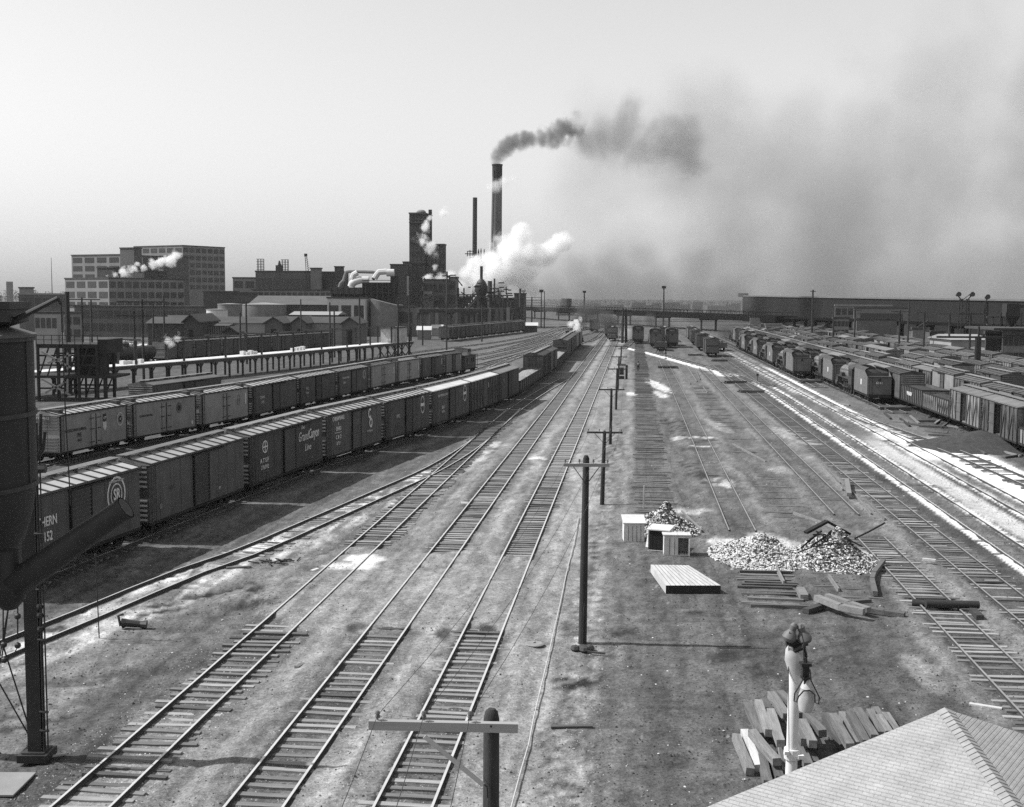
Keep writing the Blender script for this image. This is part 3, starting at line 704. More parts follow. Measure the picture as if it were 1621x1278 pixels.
c = steel('dark boxcar with ribbed roof and a white oval emblem, behind the monogram boxcar'); place(c, C2[5], C2[6])
_side_t(c, 'NYC', .42, -3.4, 2.7, WHT); _side_t(c, '160426', .3, -3.4, 2.2, DIM); _side_t(c, 'CAPY LD LMT', .2, -3.6, 1.9, DIM); emblem(c, 4.0, 3.2, .72, 1, 'oval', WHT)
c = steel('boxcar lettered BALTIMORE & OHIO with a flat white roof', 'white'); place(c, C2[6], C2[7])
_side_t(c, 'BALTIMORE & OHIO', .34, -4.6, 3.6, WHT); _side_t(c, 'B&O', .45, -3.4, 2.4, WHT); _side_t(c, '467106', .3, -3.4, 1.95, WHT); _side_t(c, 'CAPY', .25, -3.4, 1.6, DIM); emblem(c, 4.5, 3.2, .75, 1, 'oval', WHT)
c = boxcar('bdark', 0, 2, 'white', 'outside-braced dark boxcar with a pale roof, beyond the BALTIMORE & OHIO car', 'boxcar', NR_); place(c, C2[7], C2[8]); emblem(c, 1.5, 3.3, .28, 1, 'bar', WHT); emblem(c, 4.8, 3.5, .5, 1, 'bar', DIM)
c = steel('boxcar lettered ERIE, the last before the open gondola', 'plain'); place(c, C2[8], C2[9]); _side_t(c, 'ERIE', .6, -4.4, 3.2, DIM, bold=.01); _side_t(c, '90288', .3, -4.2, 2.6, DIM)
# gondolas
def gondola(label, h=2.5, name='gondola', load='empty', braced=True, group=None, word=None, matl=None):
    root = thing('gondola_car', label, 'gondola car', (0,0,0), 0, group); m0 = matl or side_dk
    b = MB(); e = LC/2; y = HW
    b.box(-e, e, -y, y, .95, 1.1, 0)
    for s in (-1,1): b.box(-e, e, s*y, s*(y-.06), 1.1, h, 0); b.box(-e, e, s*y, s*(y+.08), h-.08, h+.03, 1); b.box(-e, e, s*y, s*(y+.06), .9, 1.1, 1)
    for s in (-1,1): b.box(s*e, s*(e-.06), -y+.06, y-.06, 1.1, h, 0); b.box(s*e, s*(e+.05), -y, y, h-.08, h+.02, 1); b.box(s*e, s*(e+.55), -.13, .13, .75, .98, 1)
    b.build('body', [m0, under], root)
    r = MB()
    for s in (-1,1):
        for k in range(13):
            x = -e+.06+(LC-.12)*k/12; r.box(x-.05, x+.05, s*(y+.001), s*(y+.10), 1.0, h-.08)
            if braced == 'x' and k < 12 and k != 5 and k != 6: r.bar((x, s*(y+.04), h-.1 if k < 6 else 1.1), (x+LC/12, s*(y+.04), 1.1 if k < 6 else h-.1), .09, .06)
    r.build('ribs', m0, root)
    if load != 'empty':
        l = MB(); rr = random.Random(len(label)); n = 26; vs = []; fs = []
        for i in range(n+1):
            for j in range(7):
                x = -e+.1+(LC-.2)*i/n; yy = -y+.08+(2*y-.16)*j/6
                z = h-.35+.3*math.sin(PI*j/6)*(.6+.4*math.sin(i*.9))+rr.uniform(-.05,.05)
                vs.append((x, yy, z))
        for i in range(n):
            for j in range(6): fs.append((i*7+j, (i+1)*7+j, (i+1)*7+j+1, i*7+j+1))
        l.add(vs, fs); l.build('load', M('gondola load '+load, {'coal':.025,'scrap':.05,'sand':.3}[load], .4, 4, .9, .6), root)
    for sx in (-1,1):
        t = link('truck', TRKS, root); t.location = (sx*(e-1.8), 0, .08)
    if word: text(word, .62, root, side_m(.8, (1.1+h)/2, (HW+.115), 1), WHT, bold=.02, ax='CENTER', sx=1.15)
    return root
C2b = C2[9:]
g = gondola('open gondola with pale floor beyond the ERIE boxcar', 2.35, load='sand', group=None); place(g, C2b[0], C2b[1])
bc = boxcar('braced', 0, 1, 'dull', 'tall dark boxcar with planked end behind the first gondola of the near row', 'boxcar'); place(bc, C2b[1], C2b[1]+(C2b[2]-C2b[1])*.52, .5)
bc = boxcar('wood', 0, 1, 'dull', 'dark boxcar coupled behind the tall plank-ended boxcar', 'boxcar'); place(bc, C2b[1]+(C2b[2]-C2b[1])*.52, C2b[2], .5)
g = gondola('second gondola of the near row, ahead of the far boxcars', 2.2, load='sand'); place(g, C2b[2], C2b[3])
bc = boxcar('steel', 0, 1, 'dull', 'far dark boxcar behind the second gondola of the near row', 'boxcar'); place(bc, C2b[3], C2b[4])
bc = boxcar('pale', 0, 1, 'dull', 'pale sided boxcar next to the smoking switch engine', 'boxcar'); place(bc, C2b[4], C2b[4]+(C2b[5]-C2b[4])*.55)
# ---- second row
C1 = side_centre([Vector((p[0], p[1], 0)) for p in W1]); SR_ = 'second row of cars along the icing platform'
def sec(i, kind, label, roof='seam', cat='boxcar'):
    c = boxcar(kind, 0, 2, roof, label, cat, SR_); place(c, C1[i], C1[i+1], .9, .92); return c
BY = 'refrigerator car'
c = sec(2, 'reefer', 'pale refrigerator car with a shield and a round emblem, nearest the silo', cat=BY)
text('PACIFIC FRUIT EXPRESS', .34, c, side_m(-5.2, 2.75, -(HW+.04), -1), BLK); text('PFE', .5, c, side_m(-3.2, 2.25, -(HW+.04), -1), BLK); _side_t(c, '44613', .3, -3.2, 1.8, BLK)
emblem(c, 1.75, 3.3, .42, 1, 'shield', BLK); emblem(c, 1.75, 2.6, .42, 1, 'shield', WHT); _side_t(c, 'UP', .4, 1.75, 3.35, WHT, ax='CENTER')
emblem(c, 4.7, 3.0, .62, 1, 'ring', WHT); emblem(c, 4.7, 3.0, .36, 1, 'disc', BLK); _side_t(c, 'SP', .3, 4.7, 3.0, WHT, ax='CENTER')
text('PFE 44613', .3, c, Matrix.Translation((-LC/2-.08, 0, 3.95)) @ Matrix(((0,0,-1),(-1,0,0),(0,1,0))).to_4x4(), WHT, ax='CENTER')
c = sec(3, 'reefer', 'grey refrigerator car with a faint dark round emblem, second from the silo', cat=BY); _side_t(c, 'ILLINOIS CENTRAL', .28, -4.8, 2.9, BLK); emblem(c, 2.6, 3.2, .5, 1, 'ring', BLK); emblem(c, 2.6, 3.2, .3, 1, 'disc', BLK); emblem(c, 5.2, 1.5, .18, 1, 'disc', WHT)
c = sec(4, 'reefer', 'darker refrigerator car with a white bar, third from the silo', cat=BY); emblem(c, 3.3, 3.0, .5, 1, 'oval', DIM); emblem(c, 5.2, 3.0, .6, 1, 'bar', WHT)
c = sec(5, 'wood', 'boxcar with slanting white stripes beside its door, fourth from the silo'); _side_t(c, 'CNW', .5, -3.7, 2.75, WHT, ax='CENTER'); _side_t(c, '1182', .42, -3.7, 2.2, WHT, ax='CENTER'); _side_t(c, 'CAPY LD LMT', .25, -3.7, 1.6, DIM, ax='CENTER')
b = MB(); y0 = -(HW+.035)
b.T = Matrix.Identity(4)
for x0, z0, x1, z1 in ((2.5,2.5,4.6,4.0),(2.3,1.7,4.7,3.3),(3.0,1.3,4.0,2.2)): b.bar((x0,y0,z0),(x1,y0,z1),.012,.14,0,(0,1,0))
b.build('stripes', DIM, c); _side_t(c, 'ROUTE', .3, 3.0, 3.7, DIM)
c = sec(6, 'wood', 'boxcar with small stacked lettering, fifth from the silo'); _side_t(c, 'ACL', .5, -3.7, 2.75, WHT, ax='CENTER'); _side_t(c, '46130', .32, -3.7, 2.2, WHT, ax='CENTER'); _side_t(c, 'CAPY LD', .25, -3.7, 1.7, DIM, ax='CENTER'); emblem(c, .6, 2.4, .22, 1, 'bar', WHT)
c = sec(7, 'wood', 'boxcar lettered MISSOURI PACIFIC with a round emblem'); _side_t(c, 'MISSOURI PACIFIC', .36, -4.6, 3.2, WHT); _side_t(c, '30524', .4, -4.3, 2.55, WHT); _side_t(c, 'CAPY', .3, -4.2, 1.9, DIM); emblem(c, 4.4, 3.2, .6, 1, 'ring', WHT)
c = sec(8, 'reefer', 'smooth refrigerator car with an hourglass emblem and a white bar, seventh from the silo', 'dull', BY); emblem(c, 2.7, 3.4, .4, 1, 'ring', WHT); emblem(c, 2.7, 2.7, .45, 1, 'ring', WHT); emblem(c, 5.1, 3.0, .55, 1, 'bar', WHT)
c = sec(9, 'reefer', 'refrigerator car with a single white bar, eighth from the silo', 'seam', BY); emblem(c, 5.0, 3.0, .6, 1, 'bar', WHT)
c = sec(10, 'wood', 'plain dark car with a short white mark, ninth from the silo', 'dull'); emblem(c, 5.0, 3.2, .5, 1, 'bar', WHT)
c = sec(11, 'pale', 'pale boxcar coupled to the caboose', 'dull'); emblem(c, 5.0, 3.4, .4, 1, 'bar', WHT)
# caboose
cb = thing('caboose', 'caboose with a cupola at the far end of the second row', 'caboose'); place(cb, C1[12], C1[13], .9, .92)
b = MB(); b.box(-4.4, 4.4, -1.4, 1.4, 1.05, 3.5); b.build('body', side_dk, cb)
b = MB(); b.prism([(-1.6,3.5),(1.6,3.5),(1.6,3.58),(0,3.95),(-1.6,3.58)], -5.6, 5.6); b.build('roof', roofd, cb)
b = MB(); b.box(-1.6, 1.2, -1.2, 1.2, 3.7, 4.75, 0); b.prism([(-1.35,4.75),(1.35,4.75),(0,5.0)], -1.8, 1.4, 1)
for s in (-1,1): b.box(-1.3,-.4,s*1.2,s*1.22,4.1,4.6,2); b.box(0,.9,s*1.2,s*1.22,4.1,4.6,2)
cu = b.build('cupola', [side_pale, roofd, inside], cb)
b = MB(); b.box(-6.0, 6.0, -1.4, 1.4, .85, 1.04)
for x in (-5.9, 5.9):
    for y in (-1.35, 1.35): b.bar((x,y,1), (x,y,3.5), .06)
    b.bar((x,-1.35,2), (x,1.35,2), .05)
b.build('platform', under, cb)
for x in (-2.9, .9, 2.4):
    b = MB(); b.box(x-.35, x+.35, -1.43, -1.4, 2.2, 3.0); b.build('window', inside, cb)
b = MB(); b.cyl((2.4,.3,3.7),(2.4,.3,4.9),.1); b.build('stovepipe', iron(), cb)
for sx in (-1,1): t = link('truck', TRKS, cb); t.location = (sx*4.2, 0, .08)
# third-row car
a, b_ = G(233,612,4.1*.93), G(342,598,4.1*.93); c = boxcar('steel', 0, 2, 'plain', 'dark boxcar standing alone between the icing platform and the refrigerator cars', 'boxcar')
TA = Vector((a.x-.7, a.y)); TB = Vector((b_.x-.7, b_.y)); place(c, TA, TB, .2, .93)
dv = (TB-TA).normalized()
track('TA', 'track carrying the lone boxcar beside the icing platform', [TA-dv*60, TA, TB, TB+dv*60+Vector((4,0)), G(740,566), G(800,553), G(880,528)], nind=10)
# ---- stored rows on the right
def variant(name, kind, op, det, roof): 
    c = boxcar(kind, op, det, roof, 'x', 'boxcar'); return c
PROTO = {}
def proto(key):
    if key not in PROTO:
        kind, op, det, roof = key; PROTO[key] = boxcar(kind, op, det, roof, 'x', 'boxcar'); return PROTO[key], True
    return PROTO[key], False
def put(key, u, y0, y1, label, group, zs=.96):
    p, first = proto(key); c = p if first else copy_tree(p); tag(c, label, 'boxcar', group)
    place(c, UL(u, y0), UL(u, y1), .45, zs); return c
pitch = 11.25
rr = random.Random(11)
# row 0, nearest: measured cars
G0 = 'row of stored cars beside the locomotives'
u = ROWS[0]
g = gondola('gondola cut off by the right edge of the picture', 2.4, braced=True, group=G0, matl=side_wood); place(g, UL(u, 91.2), UL(u, 102.4), .5)
put(('braced',1,2,'plain'), u, 102.6, 113.9, 'bare wooden boxcar with a dark open doorway, nearest the right edge', G0)
put(('braced',1,2,'plain'), u, 113.9, 125.2, 'bare wooden boxcar with an open doorway, just ahead of the gondola with slanting braces', G0)
g = gondola('gondola with slanting side braces between the open boxcar and the WABASH gondola', 2.75, braced='x', load='scrap', group=G0, matl=side_wood); place(g, UL(u, 125.2), UL(u, 136.8), .5)
g = gondola('gondola lettered WABASH in white', 2.9, load='scrap', group=G0, word='WABASH'); place(g, UL(u, 136.8), UL(u, 148.2), .5)
KINDS = [('braced',1,1,'dull'), ('braced',0,1,'dull'), ('wood',0,1,'dull'), ('braced',1,1,'plain'), ('pale',0,1,'dull')]
DESC = ['wooden boxcar with an open doorway', 'outside-braced wooden boxcar', 'dark closed boxcar', 'open-door wooden boxcar with a paler roof', 'pale planked boxcar']
y = 148.6; n = 0
while y < 370:
    n += 1; k = rr.choice([0,1,1,2,3]); put(KINDS[k], u, y, y+pitch, DESC[k]+', %s behind the WABASH gondola' % nth(n), G0); y += pitch
starts = [None, 111.5, 124, 150, 163, 178, 205]; ends_ = [0, 420, 440, 430, 430, 420, 410]
for ri in range(1, 7):
    u = ROWS[ri]; y = starts[ri]; n = 0; GG = 'stored car row '+RN[ri]
    while y < ends_[ri]:
        n += 1
        if ri >= 3 and rr.random() < .13: y += pitch*rr.choice([1,2]); continue
        far = y > 210 or ri >= 3
        if rr.random() < .1 and ri > 1:
            g = gondola('gondola, %s in the stored row %s' % (nth(n), RN[ri]), 2.5, load='coal', group=GG); place(g, UL(u,y), UL(u,y+pitch), .5)
        else:
            k = rr.choice([0,0,1,2,3,1,4]); key = list(KINDS[k]); key[2] = 0 if far else 1
            put(tuple(key), u, y, y+pitch, '%s, %s in the row %s' % (DESC[k], nth(n), RN[ri]), GG, rr.choice([.9,.93,.96,.99]))
        y += pitch
# ---- cars standing in the far centre
def at_px(root, px, py, head=None, ls=1., zs=.95):
    g_ = G(px, py); root.location = (g_.x, g_.y+LC*ls/2, .07); root.rotation_euler = (0,0, HEAD if head is None else head); root.scale = (ls,1,zs)
for px, py, k, lab in [
        (1056,541,('braced',0,1,'dull'),'longer boxcar standing behind the pair below the bridge'), (972,541,('wood',0,1,'dull'),'dark smoky car between the main tracks and the tall double pole'),
        (1132,566,('wood',0,1,'dull'),'end car of the short string left of the locomotives'), (1117,556,('braced',0,1,'dull'),'second car of the short string left of the locomotives'), (1106,547,('braced',0,1,'dull'),'third car of the short string left of the locomotives'),(1099,540,('pale',0,1,'dull'),'farthest car of the short string left of the locomotives')]:
    p, first = proto(k); c = p if first else copy_tree(p); tag(c, lab, 'boxcar', None); at_px(c, px, py)
    if 'group' in c: del c['group']
for px, py, lab in [(1145,557,'loaded gondola at the near end of the short string, on its right'), (1050,556,'low gondola in front of the pair below the bridge')]:
    g = gondola(lab, 2.2, load='coal'); at_px(g, px, py)
# dark freight string far left at the plant
for i in range(11):
    p, _ = proto(KINDS[2] if i % 3 else KINDS[1]); c = copy_tree(p); tag(c, 'dark freight car, %s from the left in the string below the smoking plant' % nth(i+1), 'boxcar', 'dark freight string below the plant')
    A, B = G(702,541), G(826,526); f0, f1 = i/11, (i+1)/11; q0 = A.lerp(B, f0); q1 = A.lerp(B, f1); 
    place(c, q0, q1, .5, 1.0)
# cars behind the icing platform
for i in range(7):
    p, _ = proto(KINDS[2]); c = copy_tree(p); tag(c, 'dark freight car seen over the icing platform deck, %s from the left' % nth(i+1), 'boxcar', 'freight cars behind the icing platform')
    A, B = G(250,577), G(520,553.5); q0 = A.lerp(B, i/7); q1 = A.lerp(B, (i+1)/7); place(c, q0, q1, .7, 1.0)
tk = thing('tank_car', 'black tank car behind the icing platform, left of the freight cars', 'tank car'); A, B = G(150,585), G(246,577.5); place(tk, A, B, .5)
b = MB(); b.tube([(-5.6,0,2.5),(-5.4,0,2.5),(5.4,0,2.5),(5.6,0,2.5)], [.9,1.25,1.25,.9], 20); b.build('tank', steel_dark(), tk, True)
b = MB(); b.lathe((0,0,3.6), [(.6,0),(.6,.7),(.4,.85)], 14); b.build('dome', steel_dark(), tk, True)
b = MB(); b.box(-6,6,-.4,.4,.95,1.3); b.build('frame', under, tk)
for sx in (-1,1): t = link('truck', TRKS, tk); t.location = (sx*4.3,0,.08)
# ---------------------------------------------------------------- locomotives
bl = M('locomotive black', .045, .35, 1.2, .55, .05, spec=.45, rand=.2); bg = M('dusty boiler jacket', .17, .4, .9, .6, streak=.2); tnd = M('tender side sheet', .15, .2, .5, .62, streak=.12, spec=.4)
LOC = 'dead steam locomotives waiting in two files'
def loco(label, num, detail=True, smoke_eng=False):
    root = thing('steam_locomotive', label, 'locomotive', (0,0,0), 0, LOC if not smoke_eng else None)
    # tender at x -13.5..-4 (rear faces the camera), engine ahead
    b = MB(); b.box(-13.4, -4.2, -1.5, 1.5, 1.15, 3.35, 0)
    hw = 1.5; prof = [(-hw,3.35),(hw,3.35),(hw,4.0),(hw-.12,4.25),(hw-.5,4.42),(hw-.5,4.3),(hw-.25,4.15),(hw-.14,3.95),(hw-.14,3.4),(-hw+.14,3.4),(-hw+.14,3.95),(-hw+.25,4.15),(-hw+.5,4.3),(-hw+.5,4.42),(-hw+.12,4.25),(-hw,4.0)]
    t = thing('tender', None, None); t.parent = root
    del_keys = [k for k in ('label','category') if k in t]
    vs = [(x,y,z) for x in (-11.6,-4.3) for y,z in prof]
    n = len(prof); b.add(vs, [(i,(i+1)%n,n+(i+1)%n,n+i) for i in (1,n-1)], 0); b.add(vs, [(i,(i+1)%n,n+(i+1)%n,n+i) for i in range(n) if i not in (1,n-1)], 1)
    for x in (-11.6,-4.3):
        sgn = -1 if x < -5 else 1
    b.box(-11.62, -11.5, -hw+.1, hw-.1, 3.36, 3.75, 1)
    b.add([(-13.4,-1.5,3.35),(-11.6,-1.5,3.35),(-11.6,-1.5,4.0)], [(0,1,2)]); b.add([(-13.4,1.5,3.35),(-11.6,1.5,3.35),(-11.6,1.5,4.0)], [(0,2,1)])
    b.box(-13.5, -13.4, -1.45, 1.45, 3.3, 3.42, 1)
    b.build('tank', [tnd, bl], t)
    b = MB(); vs = []; fs = []
    for i in range(12):
        for j in range(7): vs.append((-11.3+i*.62, -1.3+j*2.6/6, 3.5+.55*math.sin(PI*j/6)*math.sin(PI*min(1,i/9))+random.uniform(-.06,.06)))
    for i in range(11):
        for j in range(6): fs.append((i*7+j,(i+1)*7+j,(i+1)*7+j+1,i*7+j+1))
    b.add(vs, fs); b.build('coal', M('coal', .015, .5, 4, .7, .8), t)
    b = MB(); b.box(-13.6, -4, -1.35, 1.35, .85, 1.14); b.box(-13.75,-13.5,-1.4,1.4,.75,1.2); b.box(-14.1,-13.7,-.16,.16,.75,1.05); b.cyl((-13.45,0,3.0),(-13.6,0,3.0),.18,n=10)
    for y in (-1.35,1.35): b.bar((-13.55,y,1.1),(-13.55,y,.35),.05); b.bar((-13.55,y,.35),(-13.55,y*.8,.35),.05)
    b.bar((-13.52,.9,1.2),(-13.52,.9,3.4),.04); b.bar((-13.52,1.25,1.2),(-13.52,1.25,3.4),.04)
    b.build('frame', under, t)
    for x in (-11.6,-6.0):
        w = link('truck', TRKS, t); w.location = (x,0,.05)
    if num:
        text(num, .42, t, Matrix.Translation((-13.52,0,2.6)) @ Matrix(((0,0,-1),(-1,0,0),(0,1,0))).to_4x4(), WHT, ax='CENTER', bold=.01)
        b = MB(); b.box(-9.6,-8.9, 1.5,1.52, 2.15,2.85); b.build('panel', WHT, t)
    # engine
    b = MB(); b.tube([(0.2,0,2.75),(3,0,2.75),(5.5,0,2.75),(10.4,0,2.75),(10.7,0,2.75)], [1.12,1.12,1.0,.92,.8], 20); b.box(-.4,3.2,-1.0,1.0,1.4,2.7); b.build('boiler', bg, root, True)
    b = MB(); b.box(-2.2,.4,-1.5,1.5,1.5,3.75,0)
    cr = [(-1.55,3.7),(1.55,3.7),(1.45,3.95),(.9,4.25),(0,4.38),(-.9,4.25),(-1.45,3.95)]; b.prism(cr, -3.1, .5, 1)
    for s in (-1,1): b.box(-1.7,-.3,s*1.5,s*1.515,2.7,3.4,2)
    b.box(-2.25,-2.2,-1.2,1.2,1.7,3.5,2)
    b.build('cab', [bl,bl,inside], root)
    b = MB(); b.lathe((8.9,0,3.55),[(.36,0),(.3,.3),(.3,.7),(.38,.78)],14); b.build('smokestack', bl, root, True)
    for x in (4.2,6.6):
        b = MB(); b.lathe((x,0,3.5),[(.5,0),(.5,.35),(.38,.58),(.1,.68)],14); b.build('dome', bg, root, True)
    b = MB()
    for s in (-1,1):
        b.box(.4,10.2,s*.95,s*1.5,2.15,2.22); b.cyl((8.9,s*1.2,1.15),(10.5,s*1.2,1.15),.42,n=12); b.box(8.9,10.3,s*.9,s*1.5,1.5,2.0); b.box(6.0,7.6,s*1.0,s*1.45,2.25,2.75)
        b.bar((1.8,s*1.22,1.0),(6.4,s*1.22,.85),.1,.16); b.bar((3.9,s*1.3,1.0),(9.0,s*1.3,1.15),.09,.12)
        b.tube([(1,s*1.2,3.3),(5,s*1.12,3.3),(9.8,s*1.05,3.15)],.035,5)
    b.box(-2,11.2,-.6,.6,.95,1.35); b.box(11.1,11.4,-1.4,1.4,.7,1.2)
    for k in range(9): b.bar((11.3,-1.2+k*.3,1.0),(12.0,-1.2+k*.3,.2),.05)
    b.build('running_gear', bl, root)
    for x in (1.8,3.55,5.3,7.05):
        b = MB()
        for s in (-1,1): b.cyl((x,s*.72,.82),(x,s*.86,.82),.76,n=20); b.cyl((x,s*.86,.82),(x,s*.95,.82),.16,n=8)
        b.cyl((x,-.73,.82),(x,.73,.82),.09,n=8)
        b.build('driving_wheel', under, root)
    b = MB()
    for x in (9.2,10.6,-.4):
        for s in (-1,1): b.cyl((x,s*.72,.5),(x,s*.84,.5),.42,n=14)
    b.build('pony_wheels', under, root)
    b = MB(); b.cyl((10.7,0,2.9),(11.2,0,2.9),.25,n=12); b.build('headlamp', bl, root)
    return root
lp = loco('foremost dead steam locomotive, its whole tender back in view', '6141')
L1 = [(151.5,'x'),(178.5,'dead locomotive next behind the foremost one, pale tender side'),(207.5,'third locomotive of the right file, small white square on its tender'),(236.5,'fourth locomotive of the right file'),(265,'fifth locomotive of the right file'),(294,'sixth locomotive of the right file'),(323,'seventh locomotive of the right file'),(352,'last smoky locomotive of the right file')]
for i, (Y, lab) in enumerate(L1):
    o = lp if i == 0 else copy_tree(lp)
    if i: o['label'] = lab
    p = UL(31.3, Y+14); o.location = p+Vector((0,0,.07)); o.rotation_euler = (0,0,HEAD); o.scale = (1.0,1.0,1.02)
for i, (Y, lab) in enumerate([(200,'foremost locomotive of the left file with a broad plain tender back'),(230,'second locomotive of the left file'),(259,'third locomotive of the left file'),(288,'farthest locomotive of the left file')]):
    o = copy_tree(lp); o['label'] = lab; p = UL(28.2, Y+14); o.location = p+Vector((0,0,.07)); o.rotation_euler = (0,0,HEAD); o.scale = (1.0,1.0,1.02)
    if i in (0,):
        for ch in list(o.children):
            if ch.name.startswith('tender'):
                for g_ in list(ch.children):
                    if g_.name.startswith(('lettering','panel')): bpy.data.objects.remove(g_)
o = copy_tree(lp); o['label'] = 'small smoking switch engine beyond the pale boxcar, at the end of the near row'; del o['group']
p, a = T2c.at(T2c.len-0, 0); g_ = G(921, 552); o.location = (g_.x-1.2, g_.y+12, .07); o.rotation_euler = (0,0,math.atan2(1,.14)); SWE = o.location.copy()

for px, py, lab in [(1010,545,'lone dark engine seen from its tender below the bridge, right of the double pole'), (1038,552,'dark engine below the bridge, left of a pair'), (1064,551,'dark engine below the bridge, right of a pair'), (965,536,'smoky engine between the main tracks and the tall double pole'), (940,527,'farthest smoky engine on the main line under the bridge')]:
    o = copy_tree(lp); o['label'] = lab; del o['group']; g_ = G(px,py); o.location = (g_.x+1.4, g_.y+14, .07); o.rotation_euler = (0,0,HEAD); o.scale = (1,1.12,1.16)
    for ch in kids(o):
        if ch.name.startswith('tender'):
            for g2 in kids(ch):
                if g2.name.startswith(('lettering','panel')): bpy.data.objects.remove(g2)
# ================================================================ FOREGROUND
# ---- sand silo on steel columns, lower left
SX, SY, SRd = -13.27, 27.0, 2.32
silo = thing('sand_silo', 'tall dark steel silo on columns with a long discharge spout, left edge', 'silo', (SX, SY, 0))
sdk = M('silo plate', .03, .35, .8, .7, .05, streak=.15)
b = MB(); b.lathe((0,0,0), [(SRd,9.0),(SRd,12.35)], 48); b.build('tank', sdk, silo, True)
b = MB(); b.lathe((0,0,0), [(1.82,7.3),(2.05,7.7),(2.22,8.3),(SRd-.02,8.95)], 48); b.lathe((0,0,0), [(1.8,6.3),(1.8,7.3)], 48); b.build('hopper', sdk, silo, True)
b = MB()
for z in (8.97, 10.6, 12.3): b.lathe((0,0,0), [(SRd+.05,z-.05),(SRd+.05,z+.05)], 48)
for k in range(12):
    a = PI*2*k/12; b.bar((math.cos(a)*(SRd+.02), math.sin(a)*(SRd+.02), 9.0), (math.cos(a)*(SRd+.02), math.sin(a)*(SRd+.02), 12.35), .03, .02)
b.build('bands', M('silo band', .05, .3, 1, .6), silo)
b = MB(); b.lathe((0,0,0), [(SRd+.1,12.34),(SRd+.1,12.4),(.5,13.02),(.02,13.06)], 24); b.build('roof', M('silo roof', .12, .35, .8, .8, streak=.1), silo)
b = MB(); b.box(-.6,2.36,-.9,.3,12.98,13.14); b.box(-.6,2.3,-.86,.27,12.7,12.98)
b.add([(-.6,-.86,12.7),(2.3,-.86,12.7),(2.3,.27,12.7),(-.6,.27,12.7),(.7,-.5,12.4),(1.4,-.5,12.4),(1.4,0,12.4),(.7,0,12.4)], [(0,1,5,4),(1,2,6,5),(2,3,7,6),(3,0,4,7),(4,5,6,7)])
b.build('head_box', iron(), silo)
b = MB()
for dx in (0, .16):
    c0 = Vector((1.38+dx,-.7,12.3)); b.tube([c0+Vector((-.35+.35*math.sin(t),0,.5*math.sin(t) if t<PI/2 else .5)) for t in (0,)]+[c0+Vector((x,0,z)) for x,z in ((0,.28),(.08,.38),(.2,.41),(.3,.36),(.34,.2),(.34,-.1))], .04, 6)
b.tube([(.55,-.9,12.3),(.55,-.9,12.9)],.14,8); b.build('pipes', iron(), silo)
gc = G(59,1200); cols = [(gc.x-SX, gc.y-SY), (-17.4-SX, 33.9-SY), (-17.4-SX, 24.0-SY), (-12.6-SX, 24.6-SY)]
for i, (x, y) in enumerate(cols):
    b = MB(); w = .19
    b.box(x-w,x+w,y-w,y-w+.05,.25,9.0); b.box(x-w,x+w,y+w-.05,y+w,.25,9.0); b.box(x-.03,x+.03,y-w+.05,y+w-.05,.25,9.0)
    for k in range(8): b.box(x-w,x-.03,y-w+.05,y+w-.05,.6+k*1.05,.64+k*1.05)
    b.box(x-.42,x+.42,y-.42,y+.42,.0,.22); b.box(x-.32,x+.32,y-.32,y+.32,.22,.26)
    b.build('column', steel_dark(), silo)
x, y = cols[0]; b = MB()
for dx in (.3, .42): b.tube([(x+dx,y-.25,9.4),(x+dx,y-.25,.3)],.022,6)
for z in (6.6,5.9,5.55,5.0,3.55,1.45,.9): b.cyl((x+.2,y-.25,z),(x+.46,y-.25,z),.035,n=6)
for z in (5.1,4.45,4.2,3.8): b.lathe((x+.3,y-.25,z),[(.09,0),(.1,.06),(.08,.12)],8)
for i,(dx,h) in enumerate([(.1,9.6),(.2,9.9),(.28,9.3),(.36,9.75),(.47,10.0),(.55,9.5)]): b.tube([(x+.25,y-.3,8.5),(x+dx,y-.3,9.0),(x+dx+.08*(i-2)/3,y-.35,h)],.045,6)
b.cyl((x+.05,y-.3,8.45),(x+.6,y-.3,8.45),.12,n=8)
b.build('control_rods', iron(), silo)
p0, p1 = P(14,932,26.0), P(196,806,26.0); L0 = Vector((SX,SY,0))
b = MB(); pts = [P(-18,925,26.2)-L0, p0-L0, (p0*.55+p1*.45)-L0, p1-L0]
pts = [p0-L0+(p0-p1)*.02, p0-L0, (p0*.5+p1*.5)-L0, p1-L0]
b.tube(pts, [.29,.32,.29,.245], 20, caps=False); q = (p1-L0)-(p1-p0).normalized()*.02; d_ = (p1-p0).normalized()
b.tube([p1-L0-d_*.05, p1-L0+d_*.06],[.27,.27],20, caps=False); b.tube([p1-L0+d_*.06, p1-L0-d_*.6],[.235,.2],20)
b.lathe((p0.x-SX,p0.y-SY,p0.z-.35),[(.16,-.1),(.34,.1),(.37,.4),(.24,.6),(.24,1.2)],18); 
b.build('spout', M('spout plate', .035, .35, 1, .6, streak=.1), silo, True)
b = MB()
def rod(a, c, r=.02): b.tube([P(*a)-L0, P(*c)-L0], r, 6)
rod((14,958,32.9),(3,1040,32.9)); rod((28,950,32.9),(28,1012,32.9)); rod((5,955,32.9),(5,1012,32.9)); rod((6,1026,33),(47,1155,33.5),.022); rod((-2,1080,33),(44,1161,33.5),.022); rod((14,958,32.9),(-4,1060,32.9))
for px,py in ((28,976),(6,1021),(28,1022),(7,1045)): c_p = P(px,py,32.9)-L0; b.lathe(c_p,[(.02,-.09),(.08,-.05),(.09,0),(.08,.05),(.02,.09)],10)
b.tube([P(28,1024,32.9)-L0,P(20,1040,32.9)-L0,P(7,1047,32.9)-L0],.015,5); b.build('guy_rods', iron(), silo)
